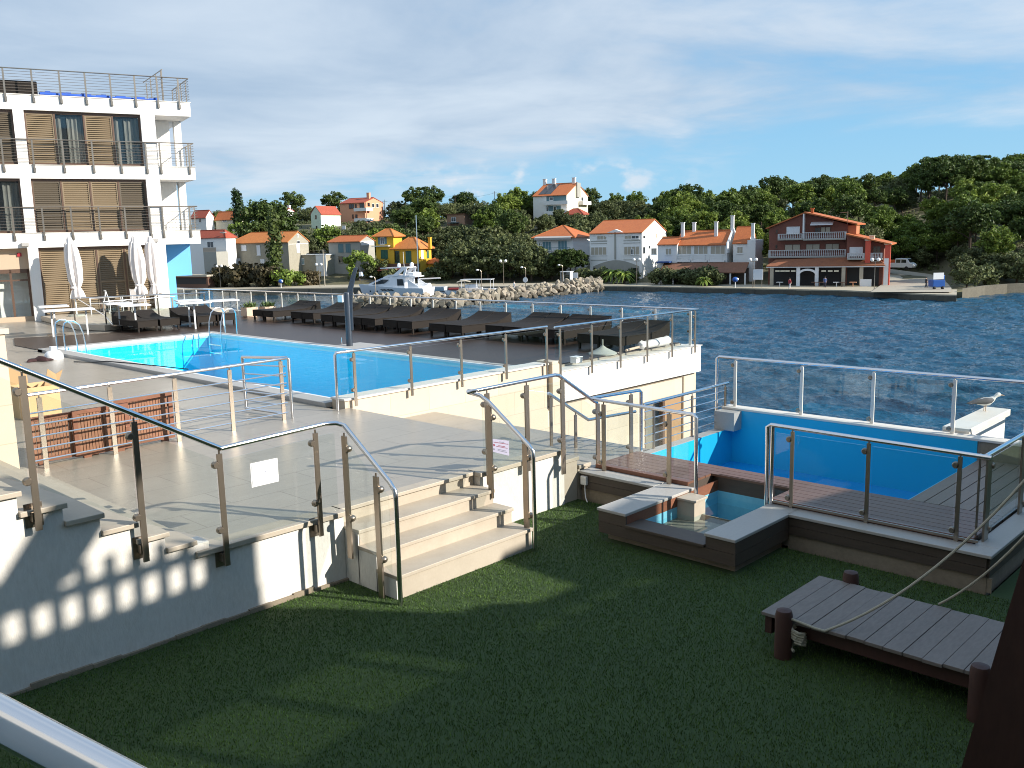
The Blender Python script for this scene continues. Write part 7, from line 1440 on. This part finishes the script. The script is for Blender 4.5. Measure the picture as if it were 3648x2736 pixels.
pole(r1(1868, 0)[0], 193, r1(0, 1065)[1], r1(0, 1500)[1], 'pale wooden pole on the left quay beside the twin lamp', m=HM['tan'], cross=False, z0=-6); tops = []
for x, yt, yb, lab in ((790, 410, 560, 'dark wooden pole nearest the peach house'), (1128, 365, 640, 'dark wooden pole second from the peach house'), (1290, 330, 560, 'dark wooden pole tallest on the skyline'), (1715, 335, 560, 'dark wooden pole above the pink house')): tops.append(pole(r2(x, 0)[0], 300, r2(0, yt)[1], r2(0, yb)[1], lab))
tops.append(pole(r3(243, 0)[0], 285, r3(0, 300)[1], r3(0, 500)[1], 'dark wooden pole left of the hilltop pines'))
for a_, b_2 in zip(tops[:-1], tops[1:]): thing(MB().tube(ropepath(a_, b_2, .8, 8), .02, 4), 'power_line', M['black'], {0: 'thin cable between the two poles nearest the peach house', 1: 'thin cable up to the tallest skyline pole', 2: 'thin cable from the tallest skyline pole to the right', 3: 'thin cable reaching the pole by the hilltop pines'}[tops.index(a_)], 'cable')
def board(px, D, x0, x1, y0, y1, lab, m, name='sign_board', cat='sign', legs=True, z0=-6.0):
    p = far(px, D); w2_ = (x1 - x0) * D / FPX / 2; zt, zb_ = hgt(y0, px, p), hgt(y1, px, p); l = empty(name, (p.x, p.y, z0), lab, cat); c_ = Vector((p.x, p.y, 0)); fw2 = E2
    MB().obox(c_ - E1 * w2_ + Vector((0, 0, zb_)), E1 * 2 * w2_, fw2 * .08, (0, 0, zt - zb_)).build('panel', m, l)
    MB().obox(c_ - E1 * (w2_ + .05) + fw2 * .081 + Vector((0, 0, zb_ - .05)), E1 * (2 * w2_ + .1), fw2 * .05, (0, 0, zt - zb_ + .1)).build('frame', M['steel'], l)
    for s_ in (-1, 1): MB().tube([c_ + E1 * s_ * w2_ * .8 + fw2 * .16 + Vector((0, 0, z0)), c_ + E1 * s_ * w2_ * .8 + fw2 * .16 + Vector((0, 0, zt))], .05, 6).build('leg', M['steel'], l)
    return l
board(2048, 169, *[r3(x, 0)[0] for x in (1255, 1320)], r3(0, 1370)[1], r3(0, 1440)[1], 'white notice board on legs near the tip of the mole', HM['sign'])
bo = board(2703, 155, *[r5(x, 0)[0] for x in (182, 250)], r5(0, 970)[1], r5(0, 1048)[1], 'white panel board left of the restaurant porch', HM['sign'])
board(r1(2160, 0)[0], 258, *[r1(x, 0)[0] for x in (2135, 2185)], r1(0, 752)[1], r1(0, 800)[1], 'small white board on a post above the grey house', HM['sign'], z0=2.5)
p = far(2012, 170); sh_ = empty('glass_shelter', (p.x, p.y, -6), 'glass walled shelter at the tip of the mole', 'shelter'); c_ = Vector((p.x, p.y, -6)); zt = hgt(r3(0, 1362)[1], 2012, p) + 6
for a_ in (-.95, .85):
    for b_2 in (0, 1.2): MB().obox(c_ + E1 * a_ * 1.0 + E2 * b_2, E1 * .08, E2 * .08, (0, 0, zt)).build('post', M['whiteplastic'], sh_)
MB().obox(c_ - E1 * 1.05 - E2 * .1 + Vector((0, 0, zt)), E1 * 2.1, E2 * 1.5, (0, 0, .12)).build('roof', M['whiteplastic'], sh_); MB().obox(c_ - E1 * .85 + E2 * 1.2, E1 * 1.7, E2 * .02, (0, 0, zt - .1)).build('pane', M['glass'], sh_); MB().obox(c_ + E1 * .93, E1 * .06, E2 * 1.2, (0, 0, zt - .05)).build('side_panel', HM['sign'], sh_); MB().obox(c_ - E1 * .4 + E2 * .6, E1 * .5, E2 * .3, (0, 0, 1.1)).build('display', M['blueplastic'], sh_)
for px, D, lab in ((989, 191, 'round blue and white lifebuoy stand on the left quay'), (2622, 154.8, 'round blue and white lifebuoy stand left of the restaurant')):
    p = far(px, D); l = empty('lifebuoy_stand', (p.x, p.y, -5.98), lab, 'lifebuoy stand'); c_ = Vector((p.x, p.y, -5.98)); MB().tube([c_, c_ + Vector((0, 0, 1.4))], .07, 6).build('post', M['whiteplastic'], l); MB().ball(c_ + Vector((0, 0, 1.35)), .48, 12, 8, .9).build('buoy_case', M['blueplastic'], l, smooth=True); MB().ball(c_ + rt_ * .3 + Vector((0, 0, 1.4)) - fw_ * .2, .22, 8, 6).build('buoy', M['whiteplastic'], l, smooth=True)
p = far(1868, 159.5); l = empty('round_sign', (p.x, p.y, -6), 'round white sign on a post in the middle of the mole', 'sign'); c_ = Vector((p.x, p.y, -6)); MB().tube([c_, c_ + Vector((0, 0, 1.9))], .04, 6).build('post', M['steel'], l); MB().tube([c_ + Vector((0, 0, 1.7)) - E2 * .08, c_ + Vector((0, 0, 1.7)) - E2 * .03], .45, 14).build('disc', HM['sign'], l)

def person(px, D, z0, hh_, lab, top, legs, hair, face=0.0, stride=.16, arm_out=.0):
    p = far(px, D); root = empty('person', (p.x, p.y, z0), lab, 'person'); k = hh_ / 1.75; fx = rt_ * math.cos(face) + fw_ * math.sin(face); sx = Vector((-fx.y, fx.x, 0)); Zv = Vector((0, 0, 1))
    V_ = []; E_ = []; R_ = []
    def nd(f, s_, z, r): V_.append(fx * f * k + sx * s_ * k + Zv * z * k); R_.append(r * k); return len(V_) - 1
    def ch(ids): E_.extend(zip(ids[:-1], ids[1:]))
    pe = nd(0, 0, .95, .14); ch_ = nd(0, 0, 1.25, .15); sh = nd(0, 0, 1.43, .12); nk = nd(0, 0, 1.52, .055); hd = nd(.01, 0, 1.62, .095); ht = nd(.0, 0, 1.70, .075); ch([pe, ch_, sh, nk, hd, ht])
    for s_ in (-1, 1):
        st = stride * s_; a_ = nd(0.02, .095 * s_, .88, .095); b_2 = nd(st * .45 + .04, .10 * s_, .50, .07); c2 = nd(st, .10 * s_, .09, .045); d2 = nd(st + .16, .11 * s_, .035, .04); ch([pe, a_, b_2, c2, d2])
        e2 = nd(0, .20 * s_, 1.40, .06); f2 = nd(-st * .4 + .02, .25 * s_ + arm_out, 1.13, .045); g2_ = nd(-st * .6 + .10, .24 * s_ + arm_out, .90, .035); h2_ = nd(-st * .6 + .14, .24 * s_ + arm_out, .80, .03); ch([sh, e2, f2, g2_, h2_])
    me = bpy.data.meshes.new('body'); me.from_pydata([tuple(v) for v in V_], E_, []); me.update(); me.materials.append(M['skin']); o = bpy.data.objects.new('body', me); COL.objects.link(o); o.parent = root
    md = o.modifiers.new('skin', 'SKIN'); sv = me.skin_vertices[0].data
    for i, r in enumerate(R_): sv[i].radius = (r, r)
    sv[0].use_root = True; md.use_smooth_shade = True; ss = o.modifiers.new('sub', 'SUBSURF'); ss.levels = 1; ss.render_levels = 1
    B_ = Vector((p.x, p.y, z0)); T_ = lambda f, s_, z: B_ + fx * f * k + sx * s_ * k + Zv * z * k
    ring = lambda z, a_, b_2: [T_(a_ * math.cos(t_), b_2 * math.sin(t_), z) for t_ in [2 * PI * i / 12 for i in range(12)]]
    MB().loft([ring(.86, .17, .21), ring(1.05, .165, .20), ring(1.3, .175, .23), ring(1.44, .13, .21), ring(1.49, .07, .09)]).build('shirt', top, root, smooth=True)
    mb = MB()
    for s_ in (-1, 1): mb.tube([T_(0, .20 * s_, 1.42), T_(-stride * s_ * .4 + .02, .25 * s_ + arm_out, 1.14)], [.085 * k, .07 * k], 8)
    mb.build('sleeve', top, root, smooth=True); mb = MB()
    for s_ in (-1, 1): st = stride * s_; mb.tube([T_(.02, .095 * s_, .92), T_(st * .45 + .04, .10 * s_, .50), T_(st, .10 * s_, .12)], [.125 * k, .095 * k, .07 * k], 8)
    mb.build('trousers', legs, root, smooth=True); MB().ball(T_(-.015, 0, 1.665), .108 * k, 10, 7, 1.0).build('hair', hair, root, smooth=True)
C_ = lambda n, c: mat(n, c, .85)
person(rq(480, 0)[0], 150, -5.98, 1.78, 'person in a red top walking along the quay before the restaurant', C_('red shirt', (.42, .05, .06)), C_('light trousers', (.55, .53, .52)), M['black'], 0.2)
person(rq(1000, 0)[0], 153, -5.98, 1.75, 'person in a blue top standing at the restaurant porch', C_('blue shirt', (.06, .10, .24)), C_('dark trousers', (.03, .03, .05)), M['black'], 1.2, .05)
person(r3(470, 0)[0], 158, -6.1, 1.75, 'person dressed in white walking on the mole', C_('white shirt', (.75, .75, .75)), C_('white trousers', (.70, .70, .72)), M['black'], 0.1)
person(r5(1495, 0)[0], 150, -5.9, 1.7, 'person in dark clothes on the road right of the restaurant', C_('dark coat', (.03, .025, .03)), C_('dark jeans', (.025, .03, .05)), M['black'], -.4)
def wheel(mb, c, ax, r=.33, w2_=.2): mb.tube([c - ax * w2_ / 2, c + ax * w2_ / 2], r, 14)
p = far(3208, 186); px_, zg = 3208, hgt(r5(0, 972)[1], 3208, p); vx = (E1 * .95 - E2 * .31).normalized(); vy = Vector((-vx.y, vx.x, 0)); B_ = Vector((p.x, p.y, zg)); van = empty('pickup_van', B_, 'white crew cab van with an orange cover on its bed beside the restaurant', 'van'); G_ = lambda x, y_, z: B_ + vx * x + vy * y_ + Vector((0, 0, z))
WP = mat('white van paint', (.78, .78, .78), .3, coat=.4); pr = [(-2.9, .45), (2.75, .4), (2.85, .75), (2.75, 1.1), (2.25, 1.35), (1.75, 2.05), (-.35, 2.1), (-.45, 1.3), (-2.9, 1.3)]
MB().prism([G_(x, -.95, z) for x, z in pr], vy * 1.9).build('body', WP, van, bevel=.06); mb = MB().prism([G_(-2.85, -.9, 1.3), G_(-.5, -.9, 1.3), G_(-.5, .9, 1.3), G_(-2.85, .9, 1.3)], (0, 0, .5)); mb.build('bed_cover', mat('orange cover', (.62, .13, .03), .7), van, bevel=.05)
for x0, x1 in ((-.2, .6), (.75, 1.65)): MB().prism([G_(x0, -.965, 1.3), G_(x1, -.965, 1.3), G_(x1 - (.0 if x1 < 1 else .05), -.965, 1.9), G_(x0, -.965, 1.9)], vy * .02).build('side_window', M['darkglass'], van)
MB().prism([G_(2.28, -.8, 1.4), G_(2.28, .8, 1.4), G_(1.84, .75, 1.98), G_(1.84, -.75, 1.98)], vx * .03).build('windscreen', M['darkglass'], van)
for x in (-1.9, 1.7):
    for s_ in (-1, 1): mb = MB(); wheel(mb, G_(x, s_ * .88, .34), vy); mb.build('wheel', M['black'], van)
for s_ in (-1, 1): MB().ball(G_(2.82, s_ * .7, .85), .13, 8, 6).build('headlight', M['whiteplastic'], van, smooth=True)
p = far(r5(1592, 0)[0], 147); B_ = Vector((p.x, p.y, -5.95)); ct = empty('blue_stall', B_, 'small blue market cart with a white top board at the end of the quay', 'cart'); mb = MB(); mb.obox(B_ - rt_ * .85 + Vector((0, 0, .45)), rt_ * 1.75, fw_ * 1.6, (0, 0, 1.0)); mb.build('body', M['blueplastic'], ct, bevel=.06); mb = MB().obox(B_ - rt_ * .85 - fw_ * .02 + Vector((0, 0, 1.55)), rt_ * 1.5, fw_ * .1, (0, 0, .95)); mb.build('top_board', HM['sign'], ct)
MB().obox(B_ + rt_ * .3 + Vector((0, 0, 1.45)), rt_ * .55, fw_ * 1.4, (0, 0, .7)).build('cab', M['blueplastic'], ct, bevel=.08)
for s_ in (-.6, .6): mb = MB(); wheel(mb, B_ + rt_ * s_ + fw_ * .15 + Vector((0, 0, .3)), rt_, .3, .18); mb.build('wheel', M['black'], ct)
p = far(r3(265, 0)[0], 262); B_ = Vector((p.x, p.y, hgt(r3(0, 745)[1], r3(265, 0)[0], p) + .4)); cr_ = empty('parked_car', B_, 'white parked car half hidden among the olives', 'car'); G_ = lambda x, y_, z: B_ + E1 * x + E2 * y_ + Vector((0, 0, z))
MB().prism([G_(x, -.85, z) for x, z in ((-2.1, .3), (2.1, .3), (2.15, .75), (1.3, .9), (.7, 1.4), (-1.1, 1.42), (-1.8, .95), (-2.15, .85))], E2 * 1.7).build('body', WP, cr_, bevel=.06); MB().prism([G_(x, -.87, z) for x, z in ((-1.2, .95), (.95, .95), (.6, 1.32), (-1.0, 1.34))], E2 * .015).build('side_window', M['darkglass'], cr_)
for x in (-1.3, 1.3): mb = MB(); wheel(mb, G_(x, -.78, .32), E2); mb.build('wheel', M['black'], cr_)
# low wall along the right shore
lwp = [(3440, 143), (3520, 150), (3600, 154), (3720, 157), (3850, 158)]; mb = MB(); pts = [far(a, b) for a, b in lwp]
mb.prism([(q.x, q.y, -7.4) for q in pts] + [(*far(a, b + 1.2), -7.4) for a, b in reversed(lwp)], (0, 0, 1.9)); thing(mb, 'shore_wall', mat('shore stone', (.13, .115, .085), .9, noise=[(.8, .6, (.08, .07, .05)), (4, .5, (.19, .17, .13))]), 'rough pale stone wall along the shore at the right edge', 'wall')
for key, (root, nm, used) in PROTO.items():
    if not used:
        for c_ in list(root.children): bpy.data.objects.remove(c_)
        bpy.data.objects.remove(root)
